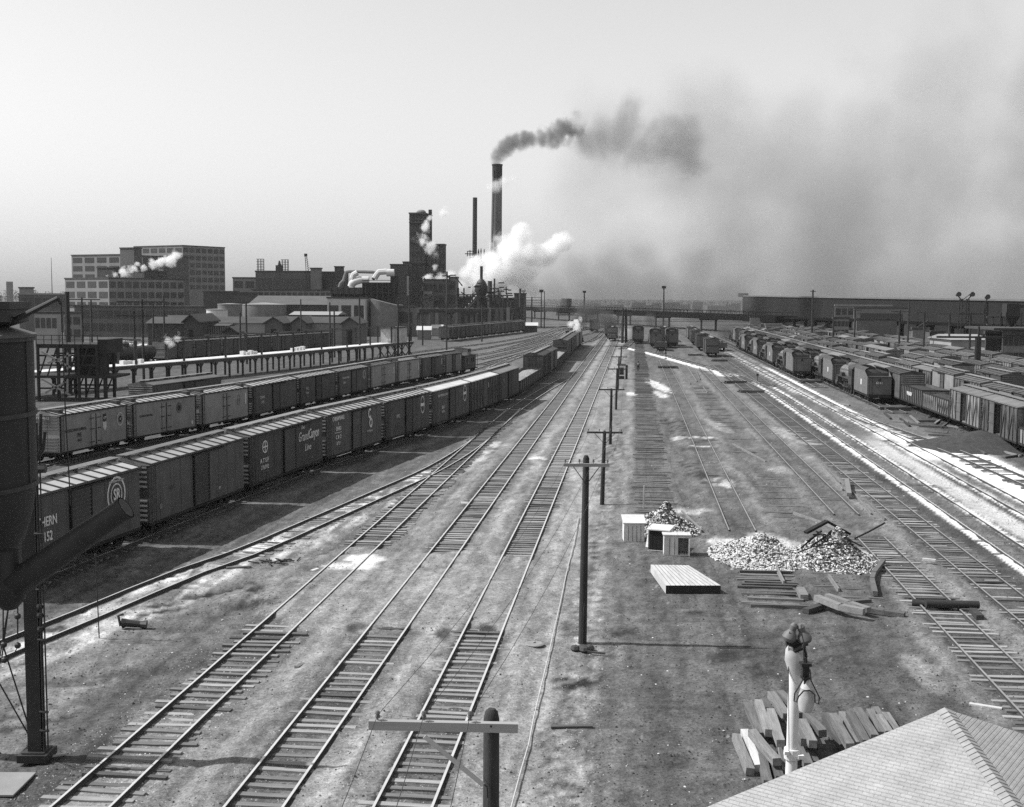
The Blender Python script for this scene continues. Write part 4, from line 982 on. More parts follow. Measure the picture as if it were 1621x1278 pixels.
# boom and hanging line
b = MB(); b.tube([P(14,512,26.5)-L0,P(92,472,26.5)-L0],[.07,.05],8); b.tube([P(92,472,26.5)-L0,P(97,481,26.5)-L0],.04,6); b.tube([P(97,480,26.5)-L0,P(100,560,26.5)-L0,P(103,640,26.5)-L0,P(110,768,26.5)-L0,P(111,800,26.5)-L0],.014,6)
b.bar(P(-40,480,26.5)-L0,P(20,505,26.5)-L0,.08); b.build('boom', iron(), silo)
b = MB(); b.box(-.5,.5,-.35,.35,0,.05); o = b.build('concrete_pad', M('concrete', .3, .2, 2)); g_ = G(10,1243); o.location = (g_.x-.3,g_.y,.0); tag(o,'low concrete pad on the ground at the bottom left corner','pad')
o.scale = (1.6,2.2,1)
g_ = G(92,1197); o = MB(); o.box(-.3,.3,-.03,.03,0,.05); o = o.build('white_stake', wood_pale()); o.location = (g_.x,g_.y,0); o.rotation_euler = (0,0,.5); tag(o,'short white stick lying beside the steel column foot','stick')
# thin rod in the ground
g_ = G(157,1008); b = MB(); t_ = P(151,877,g_.y)-g_; b.tube([(0,0,-.1),t_*.5,t_],.022,6); b.lathe((t_.x,t_.y,t_.z-.15),[(.03,0),(.045,.08),(.03,.16)],6); o = b.build('marker_rod', iron()); o.location = g_; tag(o,'thin dark rod standing upright near the lower left track','rod')
# valve / machine part lying
g_ = G(208,994); o = thing('switch_stand','small dark broken switch stand lying on the dirt near the thin rod','switch stand',g_,.1)
b = MB(); b.tube([(-.35,0,.18),(-.2,.0,.2),(.35,0,.13),(.6,.0,.1)],[.22,.16,.13,.2],9); b.build('body', iron(), o); b = MB(); b.tube([(-.4,-.1,.1),(-.5,0,.5),(-.3,.05,.55)],.06,6); b.build('handle', iron(), o)
g_ = G(436,890); b = MB(); r = random.Random(4)
for k in range(16): a_ = r.uniform(0,PI); x,y = r.gauss(0,.55),r.gauss(0,.35); b.bar((x-.3*math.cos(a_),y-.3*math.sin(a_),.04),(x+.3*math.cos(a_),y+.3*math.sin(a_),.08),.06,.05)
o = b.build('scrap_iron_heap', iron()); o.location = g_; tag(o,'small tangle of dark scrap iron between the curving and straight tracks','scrap')
for px,py,l,rz,lab in [(503,902,1.0,1.1,'short timber stub lying beside the left rail end near the white patch'),(541,942,.8,1.2,'small flat board beside the half buried track'),(475,1055,.5,1.2,'tiny board left of the middle straight track'),(378,899,1.2,.3,'short board lying against the curving track'),(1560,1120,1.0,-.5,'white board lying on the ground near the shingled roof'),(905,1152,1.3,.05,'dark splintered stick right of the foreground crossarm')]:
    g_ = G(px,py); b = MB(); b.box(-l/2,l/2,-.09,.09,0,.07); o = b.build('loose_board', wood_pale() if 'white' in lab else (wood_dark() if 'dark' in lab else wood_grey())); o.location = g_; o.rotation_euler = (0,0,rz); tag(o,lab,'board')
g_ = G(846,1021); b = MB(); b.lathe((0,0,0),[(.36,0),(.38,.05),(.3,.08)],20); b.cyl((0,-.03,.08),(0,.03,.1),.05); o = b.build('manhole_cover', M('cast cover', .3,.25,3,.7)); o.location = g_; tag(o,'round iron cover lying on gravel right of the last track','cover')
# cable on the ground
b = MB(); pts = []
for px,py in [(806,1300),(811,1278),(826,1220),(836,1180),(846,1140),(852,1109),(860,1075),(866,1046),(874,1010),(886,958),(897,910),(909,860),(916,820)]:
    g_ = G(px,py); pts.append((g_.x+random.uniform(-.03,.03), g_.y, .06))
b.tube(pts,.022,6); o = b.build('ground_cable', M('grey cable', .4,.2,3,.8)); tag(o,'pale cable lying along the ground beside the rightmost straight track','cable')
# ---- telegraph poles
wire_m = M('wire', .05,.1,3,.6)
POLES = [(-.9,18,7.15,'near'),(None,None,7.2,''),(None,None,4.75,''),(None,None,5.1,''),(None,None,5.0,''),(None,None,5.0,''),(None,None,5.3,''),(None,None,5.5,'')]
def pole(name, label, loc, h, r=.15, arm=None, braces=True, dark=True, group=None, armz=.35, ins=3, rz=0., armm=None, lean=0., shift=0.):
    o = thing(name, label, 'utility pole', loc, rz, group)
    b = MB(); b.tube([(0,0,-.2),(lean*.5,0,h*.5),(lean,0,h-.12),(lean,0,h)],[r*1.15,r,r*.85,r*.5],14); b.build('pole', pole_wood(), o, True)
    if arm:
        az = h-armz; yy = -r-.05
        b = MB(); b.box(lean-arm/2+shift,lean+arm/2+shift,yy-.05,yy+.05,az-.06,az+.06); b.build('crossarm', armm or wood_grey(), o)
        if braces:
            for s in (-1,1):
                b = MB(); b.bar((lean+s*arm*.28,yy-.055,az-.06),(lean,yy-.05,az-.75),.03,.02,up=(0,1,0)); b.build('brace', steel_dark(), o)
        for k in range(ins):
            x = lean+shift-arm*.46+arm*.92*k/(ins-1)
            if abs(x-lean) < .12: x = lean+.2
            b = MB(); b.cyl((x,yy,az+.06),(x,yy,az+.13),.015,n=6); b.lathe((x,yy,az+.12),[(.03,0),(.045,.03),(.03,.06),(.04,.08),(.02,.11)],8); b.build('insulator', M('glass insulator', .12,.2,3,.2,spec=.6), o)
    return o
# nearest pole with one-sided crossarm
PY = 18.0; pt = P(778,1122,PY); NP = Vector((pt.x, PY, 0))
o = thing('telegraph_pole','nearest telegraph pole, rising from the bottom edge with a pale one-sided crossarm','utility pole',NP)
b = MB(); b.tube([(0,0,-.2),(0,0,pt.z-.16),(0,0,pt.z-.05),(0,0,pt.z)],[.145,.122,.10,.055],20); b.build('pole', pole_wood(), o, True)
a0, a1 = P(584,1147,PY-.2)-NP, P(820,1152,PY-.2)-NP
b = MB(); zc = (a0.z+a1.z)/2; b.bar((a0.x,-.2,a0.z),(a1.x,-.2,a1.z),.11,.14); b.build('crossarm', M('pale crossarm', .36,.2,1,.9,.2,stretch=(.4,3,3)), o)
b = MB(); q0 = P(672,1166,PY-.27)-NP; q1 = P(765,1243,PY-.2)-NP; b.bar(q0,q1,.07,.02,up=(0,1,0)); b.build('brace', M('pale brace', .4,.2,1,.9), o)
b = MB(); b.tube([q1+Vector((.0,0,.02)),q1+Vector((.06,0,-.03)),q1+Vector((.07,0,-.2))],.012,6); b.bar((0,-.26,a0.z),(0,.16,a0.z),.03); b.build('bolt', iron(), o)
INS = []
for px in (598,671,744):
    c_ = P(px,1136,PY-.2)-NP; b = MB(); z = a0.z+.07; b.cyl((c_.x,-.2,z),(c_.x,-.2,z+.05),.013,n=6); b.lathe((c_.x,-.2,z+.04),[(.03,0),(.042,.025),(.028,.05),(.04,.06),(.028,.1),(.01,.11)],10); b.build('insulator', M('glass insulator', .12,.2,3,.2,spec=.6), o, True); INS.append(NP+Vector((c_.x,-.2,z+.08)))
PG = 'telegraph poles along the main tracks'; ARM = [INS]
for i,(bx,by,tx,ty,arm,lab) in enumerate([(922,1017,928,721,1.75,'telegraph pole with pale crossarm, standing clear in mid picture right of the straight tracks'),(953,798,957,682,2.3,'second pole of the line, crossarm spanning over the sleepers'),(966,703,968,615,2.35,'third pole of the line beyond the clear one'),
      (975,648,977,583,2.3,'fourth pole of the line beyond the clear one'),(978,616,980,564,2.4,'fifth pole of the line, before the tall double pole'),(981,594,984,548,2.4,'sixth pole of the line, just before the tall double pole')]):
    g_ = G(bx,by); t_ = P(tx,ty,g_.y); h = t_.z
    o = pole('telegraph_pole',lab,g_,h,.145 if i == 0 else .13,arm,True,group=PG,armz=.35 if i == 0 else .1,ins=4,lean=t_.x-g_.x,armm=M('pale crossarm', .36,.2,1,.9,.2,stretch=(.4,3,3)) if i == 0 else wood_dark())
    L_ = t_.x; az = h-(.35 if i == 0 else .1); ARM.append([Vector((L_+arm*f,g_.y-.2,az+.2)) for f in (-.44,0.16,.42)])
    if i == 0: b = MB(); b.tube([(0,-.17,.0),(.02,-.2,1.2),(.05,-.2,1.6)],.03,5); b.build('ground_wire', iron(), o)
names = ['outer left','middle','right']
for k in range(3):
    prev = None; b = MB(); seq = [A_[k] for A_ in ARM]
    back = seq[0]+Vector((-1.0,-16,-.2)) if k == 0 else seq[0]+Vector((-.9,-16,0)); seq = [back]+seq
    for a_, c_ in zip(seq[:-1], seq[1:]):
        pts = [a_.lerp(c_, t/8)-Vector((0,0,.45*4*(t/8)*(1-t/8))) for t in range(9)]; b.tube(pts,.006 if a_.y < 20 else .008,4,caps=False)
    o = b.build('telegraph_wire', wire_m); tag(o, names[k]+' telegraph wire strung along the poles beside the main tracks','wire')
g_ = G(925,1030); b = MB(); r = random.Random(6)
for k in range(5): b.lathe((r.uniform(-.35,.35),r.uniform(-.2,.2),0),[(.1,-.05),(.2,.05),(.14,.16),(.03,.2)],7)
b.bar((.1,-.3,.05),(.75,-.5,.04),.07); o = b.build('rock_heap', M('dark rocks',.08,.4,4,.9,.5)); o.location = (g_.x,g_.y,0); tag(o,'few dark rocks and a stick at the foot of the clear telegraph pole','rocks')
# tall double pole
g_ = G(988,543); o = thing('double_pole','tall dark double pole with a short crossarm, in front of the bridge','utility pole',g_)
t_ = P(990,489,g_.y); 
for dx in (-.55,.55):
    b = MB(); b.tube([(dx,0,0),(dx*.8,0,t_.z)],[.45,.35],10); b.build('pole', steel_dark(), o)
b = MB(); b.box(-2.0,2.0,-.5,-.3,t_.z-.5,t_.z-.25); b.build('crossarm', wood_dark(), o)
g_ = G(985,600); o = thing('signal_box','small white signal cabinet by the telegraph poles','signal cabinet',g_); b = MB(); b.box(-.75,.45,-.4,.4,.5,2.2,0); b.prism([(-.5,2.2),(.5,2.2),(0,2.5)],-.85,.55,1); b.box(-.5,.2,-.41,-.39,.7,1.9,1); b.box(-.6,.3,-.3,.3,0,.5,1); b.build('cabinet',[M('white paint',.75,.08,2),iron()],o)
b = MB(); b.bar((.7,0,0),(.7,0,2.3),.35); b.build('post', iron(), o)
# ---- white lamp pole by the shingled hut
LY = 24.0; base = P(1253,1225,LY); tp = P(1258,1060,LY); o = thing('lamp_pole','white painted pole carrying old lamps and horns beside the shingled roof','lamp pole',(base.x,LY,0))
wp = M('white paint worn', .78,.08,2,.7,streak=.08); hp = tp.z; o0 = Vector((base.x,LY,0)); tx = tp.x-base.x
b = MB(); b.tube([(-.03,0,0),(tx,0,hp)],[.125,.115],18); b.build('pole', wp, o, True)
zc = base.z+.42; b = MB(); b.lathe((0,0,zc),[(.165,-.09),(.175,0),(.165,.12)],18); b.box(.08,.2,-.2,-.1,zc-.04,zc+.04); b.box(-.2,-.1,-.2,-.1,zc+.05,zc+.12); b.build('collar', wp, o)
fg = M('faded grey enamel', .42,.3,2,.5,spec=.5,streak=.1)
c_ = P(1266,1062,LY-.15)-o0; b = MB(); b.T = Matrix.Translation((c_.x-.06,c_.y,c_.z)) @ Matrix.Rotation(-.35,4,'Y') @ Matrix.Diagonal((.62,.42,1,1)); b.lathe((0,0,0),[(.03,-.62),(.2,-.42),(.27,0),(.26,.3),(.12,.5),(.02,.55)],18); b.build('reflector', fg, o, True)
c_ = P(1277,1105,LY-.35)-o0; b = MB(); b.T = Matrix.Translation(c_) @ Matrix.Rotation(.08,4,'Y'); b.lathe((0,0,0),[(.13,-.27),(.165,-.1),(.165,.05),(.14,.18),(.15,.2),(.1,.36),(.04,.4),(.03,.5)],20); b.build('hanging_lamp', fg, o, True)
b = MB(); pts = [P(x,y,LY-.55)-o0 for x,y in [(1273,1073),(1266,1085),(1258,1098),(1257,1110),(1261,1112),(1264,1103),(1272,1094),(1282,1093),(1290,1100),(1290,1112),(1296,1115),(1297,1104),(1290,1090),(1284,1078),(1282,1060)]]; b.tube(pts,.014,6); b.build('loop', iron(), o)
c_ = P(1275,1062,LY-.4)-o0; b = MB(); b.cb((c_.x,c_.y,c_.z),(.13,.13,.2)); b.cb((c_.x,c_.y,c_.z+.14),(.2,.2,.06)); b.cb((c_.x,c_.y,c_.z-.14),(.16,.16,.04)); b.cyl((c_.x,c_.y,c_.z-.35),(c_.x,c_.y,c_.z+.25),.03,n=8); b.build('socket', iron(), o)
for px,py,rot in ((1254,998,.35),(1270,1000,-.35)):
    c_ = P(px,py,LY-.1)-o0; b = MB(); b.T = Matrix.Translation(c_) @ Matrix.Rotation(rot,4,'Y'); b.lathe((0,0,0),[(.11,-.24),(.15,-.17),(.13,-.08),(.07,.0),(.08,.1),(.04,.16)],16); b.build('horn', M('dull metal horn', .15,.3,2,.6,spec=.5), o, True)
c_ = P(1262,1020,LY)-o0; b = MB(); b.cb((c_.x-.02,c_.y,c_.z),(.34,.25,.12)); b.cyl((c_.x-.22,c_.y,c_.z-.02),(c_.x+.2,c_.y,c_.z+.06),.09,n=10); b.cyl((c_.x-.15,c_.y-.15,c_.z-.12),(c_.x+.1,c_.y-.2,c_.z+.02),.06,n=8); b.build('junction', iron(), o)
b = MB(); r = random.Random(2)
for k in range(7): x = c_.x+.03+k*.03; b.tube([P(1268,990+k*2,LY-.3)-o0,P(1272+k,1020+3*k,LY-.4)-o0,P(1272+2*(k%4),1045+k,LY-.4)-o0],.008,4)
b.tube([P(1250,1000,LY-.2)-o0,P(1248,1040,LY-.2)-o0,P(1249,1190,LY-.2)-o0],.008,4); b.tube([tp-o0,c_+Vector((0,0,.1))],.05,8); b.build('wires', iron(), o)
# ---- shingled hut
AY = 18.0; ap = P(1495,1122,AY); th = math.radians(9); k_ = .3535; R_ = 5.2
hut = thing('hut','hut under a pale shingled pyramid roof in the lower right corner','hut',(ap.x,AY,0))
dirs = [Vector((math.sin(th),-math.cos(th),0)),Vector((math.cos(th),math.sin(th),0)),Vector((-math.sin(th),math.cos(th),0)),Vector((-math.cos(th),-math.sin(th),0))]
cor = [d*R_+Vector((0,0,ap.z-k_*R_)) for d in dirs]; top = Vector((0,0,ap.z))
m, nt, bs = newmat('asphalt shingles'); uv = nd(nt,'ShaderNodeUVMap',uv_map='UVMap'); br = nd(nt,'ShaderNodeTexBrick'); nt.links.new(uv.outputs[0],br.inputs['Vector'])
br.inputs['Scale'].default_value = 1.0; br.inputs['Brick Width'].default_value = .17; br.inputs['Row Height'].default_value = .07; br.inputs['Mortar Size'].default_value = .004; br.inputs['Color1'].default_value = (.33,)*3+(1,); br.inputs['Color2'].default_value = (.30,)*3+(1,); br.inputs['Mortar'].default_value = (.25,)*3+(1,); br.offset = .5
tc = nd(nt,'ShaderNodeTexCoord'); n1 = noise(nt,tc.outputs['Object'],2.2,5,.7); n2 = noise(nt,tc.outputs['Object'],40,2,.6); bw_ = nd(nt,'ShaderNodeRGBToBW'); nt.links.new(br.outputs['Color'],bw_.inputs[0])
cc = mth(nt,'MULTIPLY',bw_.outputs[0],mth(nt,'MULTIPLY_ADD',n1,.8,.58)); cc = mth(nt,'MULTIPLY',cc,mth(nt,'MULTIPLY_ADD',n2,.6,.7)); nt.links.new(cc,bs.inputs['Base Color']); bs.inputs['Roughness'].default_value = .9; bs.inputs['Specular IOR Level'].default_value = .2
bp = nd(nt,'ShaderNodeBump'); bp.inputs['Strength'].default_value = .6; bp.inputs['Distance'].default_value = .02; nt.links.new(br.outputs['Fac'],bp.inputs['Height']); bp.invert = True; nt.links.new(bp.outputs[0],bs.inputs['Normal'])
SHM = m
for i in (0, 3):
    c0, c1 = cor[i], cor[(i+1) % 4]; e = (c1-c0).normalized(); midp = (c0+c1)/2; dn = (midp-top); Ls = dn.length; dn.normalize(); nn = e.cross(dn); 
    if nn.z < 0: nn = -nn
    # stepped courses: each course a thin sloping plate
    b = MB(); nC = int(Ls/.07)+1; hwid = (c1-c0).length/2; uvs = []
    for k in range(nC):
        d0, d1 = Ls*k/nC, Ls*(k+1)/nC+.02
        w0, w1_ = hwid*d0/Ls, hwid*min(d1,Ls)/Ls
        A = top+dn*d0; B = top+dn*d1; lift = nn*.006
        vs_l = [A-e*w0, A+e*w0, B+e*w1_+lift, B-e*w1_+lift, B+e*w1_+lift-nn*.006, B-e*w1_+lift-nn*.006]
        b.add(vs_l, [(0,3,2,1),(3,5,4,2)] if (vs_l[3]-vs_l[0]).cross(vs_l[1]-vs_l[0]).z > 0 else [(0,1,2,3),(3,2,4,5)])
    o = b.build('roof_slope', SHM, hut); me = o.data; ul = me.uv_layers.new(name='UVMap')
    for li, lp_ in enumerate(me.loops):
        v = me.vertices[lp_.vertex_index].co-top; ul.data[li].uv = (v.dot(e)+50, v.dot(dn))
    # hip cap shingles
    b = MB(); h0 = cor[i]; dh = (h0-top); Lh = dh.length; dh.normalize(); n = int(Lh/.09); sd1 = dh.cross(Vector((0,0,1))).normalized()
    for k in range(n):
        A = top+dh*(Lh*k/n); B = top+dh*(Lh*(k+1)/n+.03); up = Vector((0,0,.02)); dz = Vector((0,0,-.055))
        vs_l = [A+up, B+up*1.9, A+sd1*.13+dz*1.0+up, B+sd1*.13+dz+up*1.9, A-sd1*.13+dz+up, B-sd1*.13+dz+up*1.9, B+up*.6, B+sd1*.13+dz, B-sd1*.13+dz]
        b.add(vs_l, [(0,2,3,1),(0,1,5,4),(1,3,7,6),(1,6,8,5)])
    if i == 0: b.build('hip_cap', M('hip shingles', .36,.25,6,.9), hut)
z1 = ap.z-k_*R_; q_ = [dirs[k]*(R_*.93) for k in (3,0,1)]; b = MB(); tz = Vector((0,0,ap.z-.12)); lz = Vector((0,0,z1))
b.add([q_[0],q_[1],q_[2],q_[0]+lz,q_[1]+lz,q_[2]+lz,Vector((0,0,0)),tz],[(0,1,4,3),(1,2,5,4),(2,6,7,5),(6,0,3,7)]); b.build('wall', M('hut boards', .3,.2,1.2,.9,streak=.2), hut)
e_ = (q_[1]-q_[0]).normalized(); n_ = Vector((e_.y,-e_.x,0))
for s0_,w_,za,zb_,nm,mt in ((1.2,1.0,.1,2.1,'door',wood_dark()),(3.6,1.1,1.1,2.1,'window',inside)):
    a_ = q_[0]+e_*s0_; b = MB(); b.bar(a_+Vector((0,0,(za+zb_)/2)),a_+e_*w_+Vector((0,0,(za+zb_)/2)),.08,zb_-za); b.build(nm,mt,hut)
# ---- timber heaps
TG = 'rough timbers heaped behind the shingled hut'
tims = [((1163,1156),(1190,1222),.0,1),((1177,1151),(1204,1214),.0,2),((1190,1155),(1230,1200),.35,1),((1183,1109),(1206,1163),.25,0),((1199,1103),(1219,1160),.5,1),((1210,1105),(1226,1140),.25,0),((1220,1122),(1236,1171),.6,1),((1221,1094),(1246,1130),.5,1),((1235,1093),(1270,1128),.3,0),((1203,1180),(1216,1236),.0,0),((1218,1178),(1235,1230),.0,0),((1232,1160),(1246,1222),.0,1),((1255,1130),(1275,1170),.5,1),
 ((1270,1138),(1287,1172),.6,1),((1279,1130),(1300,1153),.55,0),((1283,1150),(1300,1175),.3,0),((1262,1160),(1280,1208),.1,0),((1275,1175),(1290,1203),.0,0),((1305,1125),(1338,1181),.0,0),((1318,1126),(1347,1180),.25,1),((1333,1125),(1357,1176),.0,1),((1345,1124),(1372,1172),.25,0),((1357,1119),(1385,1163),.3,1),((1377,1121),(1397,1159),.1,0),((1392,1132),(1407,1156),.2,1),((1404,1131),(1417,1150),.0,1),((1385,1118),(1400,1145),.0,0),((1240,1180),(1255,1235),.1,0)]
left = sorted(range(len(tims)), key=lambda i: tims[i][0][0])
for rank, i in enumerate(left):
    a_, c_, z, pale = tims[i]; A = G(a_[0],a_[1],z+.22); B = G(c_[0],c_[1],z+.22); d = B-A; mid_ = (A+B)/2; l = max(1.5,min(2.7,d.length))
    r = random.Random(i); b = MB(); n = 4; vs_l = []
    for k in range(n+1):
        x = -l/2+l*k/n
        for sy,sz in ((-1,-1),(1,-1),(1,1),(-1,1)): vs_l.append((x,sy*.12+r.uniform(-.008,.008),sz*.11+r.uniform(-.008,.008)))
    b.add(vs_l,[(3,2,1,0),(4*n,4*n+1,4*n+2,4*n+3)]+[(4*k+j,4*k+(j+1)%4,4*k+4+(j+1)%4,4*k+4+j) for k in range(n) for j in range(4)])
    o = b.build('timber', [M('old heap timber',.15,.45,2.2,.95,.4,rand=.3,stretch=(.4,4,4)),M('lighter heap timber',.24,.45,2.2,.9,.4,rand=.3,stretch=(.4,4,4)),wood_pale()][pale]); o.location = (mid_.x,mid_.y,z+.11); o.rotation_euler = (r.uniform(-.08,.08),r.uniform(-.02,.02),math.atan2(d.y,d.x))
    tag(o,'rough timber, %s from the left in the heap behind the shingled hut' % nth(rank+1),'timber',TG)
# larger loose timbers in mid ground
def tim(pts, w, h, lab, mat, z=0., name='timber', cat='timber'):
    P_ = [G(x,y) for x,y in pts]; c = sum(P_,Vector())/len(P_); b = MB()
    for a_, q in zip(P_[:-1],P_[1:]):
        e = (q-a_).normalized()*w*.15; b.bar(a_-c-e+Vector((0,0,z+h/2)), q-c+e+Vector((0,0,z+h/2)), w, h)
    o = b.build(name, mat); o.location = c; tag(o, lab, cat); return o
tim([(1293,960),(1330,975),(1366,982)],.28,.25,'front bowed grey timber beside the rubble heaps',wood_grey(),.25)
tim([(1310,955),(1345,967),(1374,977)],.26,.22,'second bowed grey timber right behind the front bowed one',wood_grey(),.2)
tim([(1276,971),(1303,962)],.3,.2,'short dark plank under the bowed timbers',wood_dark())
tim([(1267,938),(1273,950)],.35,.25,'short pale topped block near the middle rubble heap',wood_grey())
tim([(1370,968),(1400,973),(1430,977)],.34,.2,'long split dark timber right of the bowed pair',wood_dark())
tim([(1340,958),(1375,955)],.3,.2,'dark beam lying behind the bowed timbers',wood_dark())
tim([(1398,895),(1383,915),(1380,925),(1385,947)],.22,.22,'bent grey beam curving away from the dark rubble heap',wood_grey(),.1)
tim([(1340,768),(1344,792)],.3,.25,'short timber leaning upright across the dull track',wood_grey(),.25)
tim([(1461,893),(1480,895)],.2,.1,'white splintered board lying across the dull right hand track',wood_pale(),.2)
def log(a_, q, r, lab, z=.0):
    A, B = G(*a_), G(*q); c = (A+B)/2; b = MB(); b.tube([A-c+Vector((0,0,r+z)),(B-c)*.0+Vector((0,0,r+z)),B-c+Vector((0,0,r+z))],[r,r*.95,r*.9],12); o = b.build('tarred_pole', M('tarred log',.035,.35,2,.8,.3,stretch=(.4,3,3)),None,True); o.location = c; tag(o,lab,'pole')
log((1444,960),(1500,966),.17,'shorter tarred pole lying across the dull track'); log((1465,967),(1549,969),.19,'longer tarred pole lying across the dull track',.12)
tim([(1540,972),(1551,983)],.3,.25,'block propping the end of the longer tarred pole',wood_dark())
# stacks of dark sleepers far back
for px,py,n,rz,lab in [(1057,583,10,.0,'dark sleeper stack far back beside the lime edged branch'),(1188,622,9,-.1,'flat dark sleeper stack beside the whitened track'),(1160,607,7,.1,'low dark sleeper stack left of the locomotives'),(1140,572,6,0,'low dark stack at the end of the short string'),(1100,563,6,0,'small dark stack behind the lime edged branch'),(1418,649,10,.05,'dark sleeper stack behind the foremost locomotive'),(1283,606,10,.0,'scattered dark sleepers beside the foremost left file locomotive')]:
    g_ = G(px,py); r = random.Random(px); st = thing('sleeper_stack',lab,'sleeper stack',g_,rz)
    for k in range(n):
        o = link('sleeper', SL[k%5], st); lay = k//5; o.location = (r.uniform(-.4,.4),(k%5-2)*.42+r.uniform(-.08,.08),.2+.21*lay); o.rotation_euler = (0,0,r.uniform(-.12,.12)); o.scale = (1.3,1,1)
# ---- boxes and platform
def shed(name,px,py,w,d,h,h2,rz,lab,open_=None):
    g_ = G(px,py); o = thing(name,lab,'crate',(g_.x,g_.y+d/2,0),rz); pm = M('box boards pale',.48,.25,1.5,.9,.2,streak=.3,stretch=(1,1,1)); b = MB(); t = .05
    b.box(-w/2,w/2,-d/2,d/2,0,t); b.box(-w/2,-w/2+t,-d/2,d/2,t,h); b.box(w/2-t,w/2,-d/2,d/2,t,h); b.box(-w/2+t,w/2-t,d/2-t,d/2,t,h)
    if open_ == 'front':
        b.box(-w/2+t,.05*w,-d/2,-d/2+t,t,h-.12); b.box(-w/2+t,w/2-t,-d/2,-d/2+t,h-.12,h)
    elif open_ == 'left': b.box(-w/2+t,w/2-t,-d/2,-d/2+t,t,h,1)
    else: b.box(-w/2+t,w/2-t,-d/2,-d/2+t,t,h)
    for k in range(5): x = -w/2+w*k/5; b.box(x+.01,x+.03,-d/2-.006,-d/2,t,h-.13,1)
    b.add([(-w/2,d/2,h),(w/2,d/2,h),(w/2,d/2,h2),(-w/2,d/2,h2),(-w/2,-d/2,h),(w/2,-d/2,h)],[(0,1,2,3),(4,0,3),(5,2,1)])
    b.build('body',[pm,inside],o)
    b = MB(); b.prism([(-d/2-.08,h+.005),(d/2+.08,h2+.005),(d/2+.08,h2+.06),(-d/2-.08,h+.06)],-w/2-.07,w/2+.07); b.build('lid',M('box lid bright',.6,.12,1.5,.8,streak=.1),o)
    if open_:
        b = MB(); b.bar((w/2-.02,-d/2-.25,.05),(w/2-.02,-d/2-.25,h-.15),.12,.04) if open_ == 'front' else b.bar((-w/2-.05,-d/2+.3,.1),(-w/2-.05,d/2-.3,h-.2),.3,.04); b.build('door',pm,o)
shed('wooden_box',1004,858,1.12,1.1,1.0,1.25,.0,'closed wooden box with a sloping bright lid, left of the three boxes')
shed('wooden_box',1048,873,1.1,1.2,1.1,1.15,-.35,'middle wooden box with a dark side and white lid','left')
shed('wooden_box',1072,880,1.3,.9,1.05,1.0,-.06,'wooden box with its front door half open, right of the three','front')
A,B,C_,D_ = G(1028,915,0),G(1054,937,0),G(1140,937,0),G(1108,912,0)
A = G(1028,900,.0); c = (A+C_)/2
b = MB(); top_ = [G(1030,894,.38),G(1054,927,.38),G(1141,927,.38),G(1090,895,.38)]
c = sum(top_,Vector())/4; c.z = 0
tp4 = [v-c for v in top_]; bt4 = [Vector((v.x,v.y,0)) for v in tp4]
b.add(tp4+bt4,[(0,1,2,3),(0,4,5,1)]); b.add([tp4[1],tp4[2],tp4[3],tp4[0],bt4[1],bt4[2],bt4[3],bt4[0]],[(0,4,5,1),(1,5,6,2),(2,6,7,3)],2)  # sides turned from the sun get their shade as a near-black colour
for k in range(1,11):
    f_ = k/11; a_ = tp4[0].lerp(tp4[3],f_); q = tp4[1].lerp(tp4[2],f_); b.bar(a_+Vector((0,0,.003)),q+Vector((0,0,.003)),.018,.008,1)
o = b.build('plank_platform',[M('bleached planks',.42,.25,1.0,.85,.2,stretch=(3,.6,1)),M('plank gap',.15,.2,2),M('shaded plank edge',.03,.3,2)]); o.location = c; tag(o,'low bleached plank platform lying in front of the three boxes','platform')
# ---- rubble
def rubble(px,py,rx,ry,h,n,seed,lab,dark=.2):
    g_ = G(px,py); r = random.Random(seed); a_ = (G(px+rx,py)-g_).length; d_ = ry
    root = thing('rubble_heap',lab,'rubble heap',g_)
    b = MB(); N = 26; vs_l = []; fs = []
    def hz(x,y):
        q = math.hypot(x/a_,y/d_); f = max(0,1-q)
        return h*f*(.75+.5*f)*(.8+.35*math.sin(x*2.3+seed)*math.cos(y*1.9+seed)+.2*math.sin(x*5.1)*math.sin(y*4.3+seed))
    for i in range(N+1):
        for j in range(N+1):
            x = -a_+2*a_*i/N; y = -d_+2*d_*j/N; vs_l.append((x,y,hz(x,y)-.06+r.uniform(-.04,.04)))
    for i in range(N):
        for j in range(N): fs.append((i*(N+1)+j,(i+1)*(N+1)+j,(i+1)*(N+1)+j+1,i*(N+1)+j+1))
    b.add(vs_l,fs); b.build('mound',M('ash and lime',.33,.4,3,.95,.8),root)
    b = MB()
    for k in range(n):
        q = r.random()**.6*1.12; t = r.uniform(0,2*PI); x,y = a_*q*math.cos(t),d_*q*math.sin(t); s = r.uniform(.02,.065)*(1.8 if r.random()<.06 else 1)*(1.4 if r.random()<.1 else 1)
        z = max(0,hz(x,y))+r.uniform(-.02,.05); b.T = Matrix.Translation((x,y,z)) @ Matrix.Rotation(r.uniform(0,3),4,'Z') @ Matrix.Rotation(r.uniform(-1,1),4,'X'); e = s*r.uniform(.5,1.6)
        m_ = 0 if r.random() > dark else 1
        b.add([(-s,-e,0),(s,-e*.7,0),(s*.8,e,0),(-s*.9,e*.8,0),(0,0,s*.9)],[(0,1,4),(1,2,4),(2,3,4),(3,0,4),(3,2,1,0)],m_)
    o = b.build('chunks',[M('lime chunks',.5,.3,3,.9),M('burnt chunks',.06,.3,3,.9)],root); o['kind'] = 'stuff'
    return root,g_
r1,_ = rubble(1050,836,52,3.0,1.25,4200,1,'dark flecked rubble heap behind the three wooden boxes',.5)
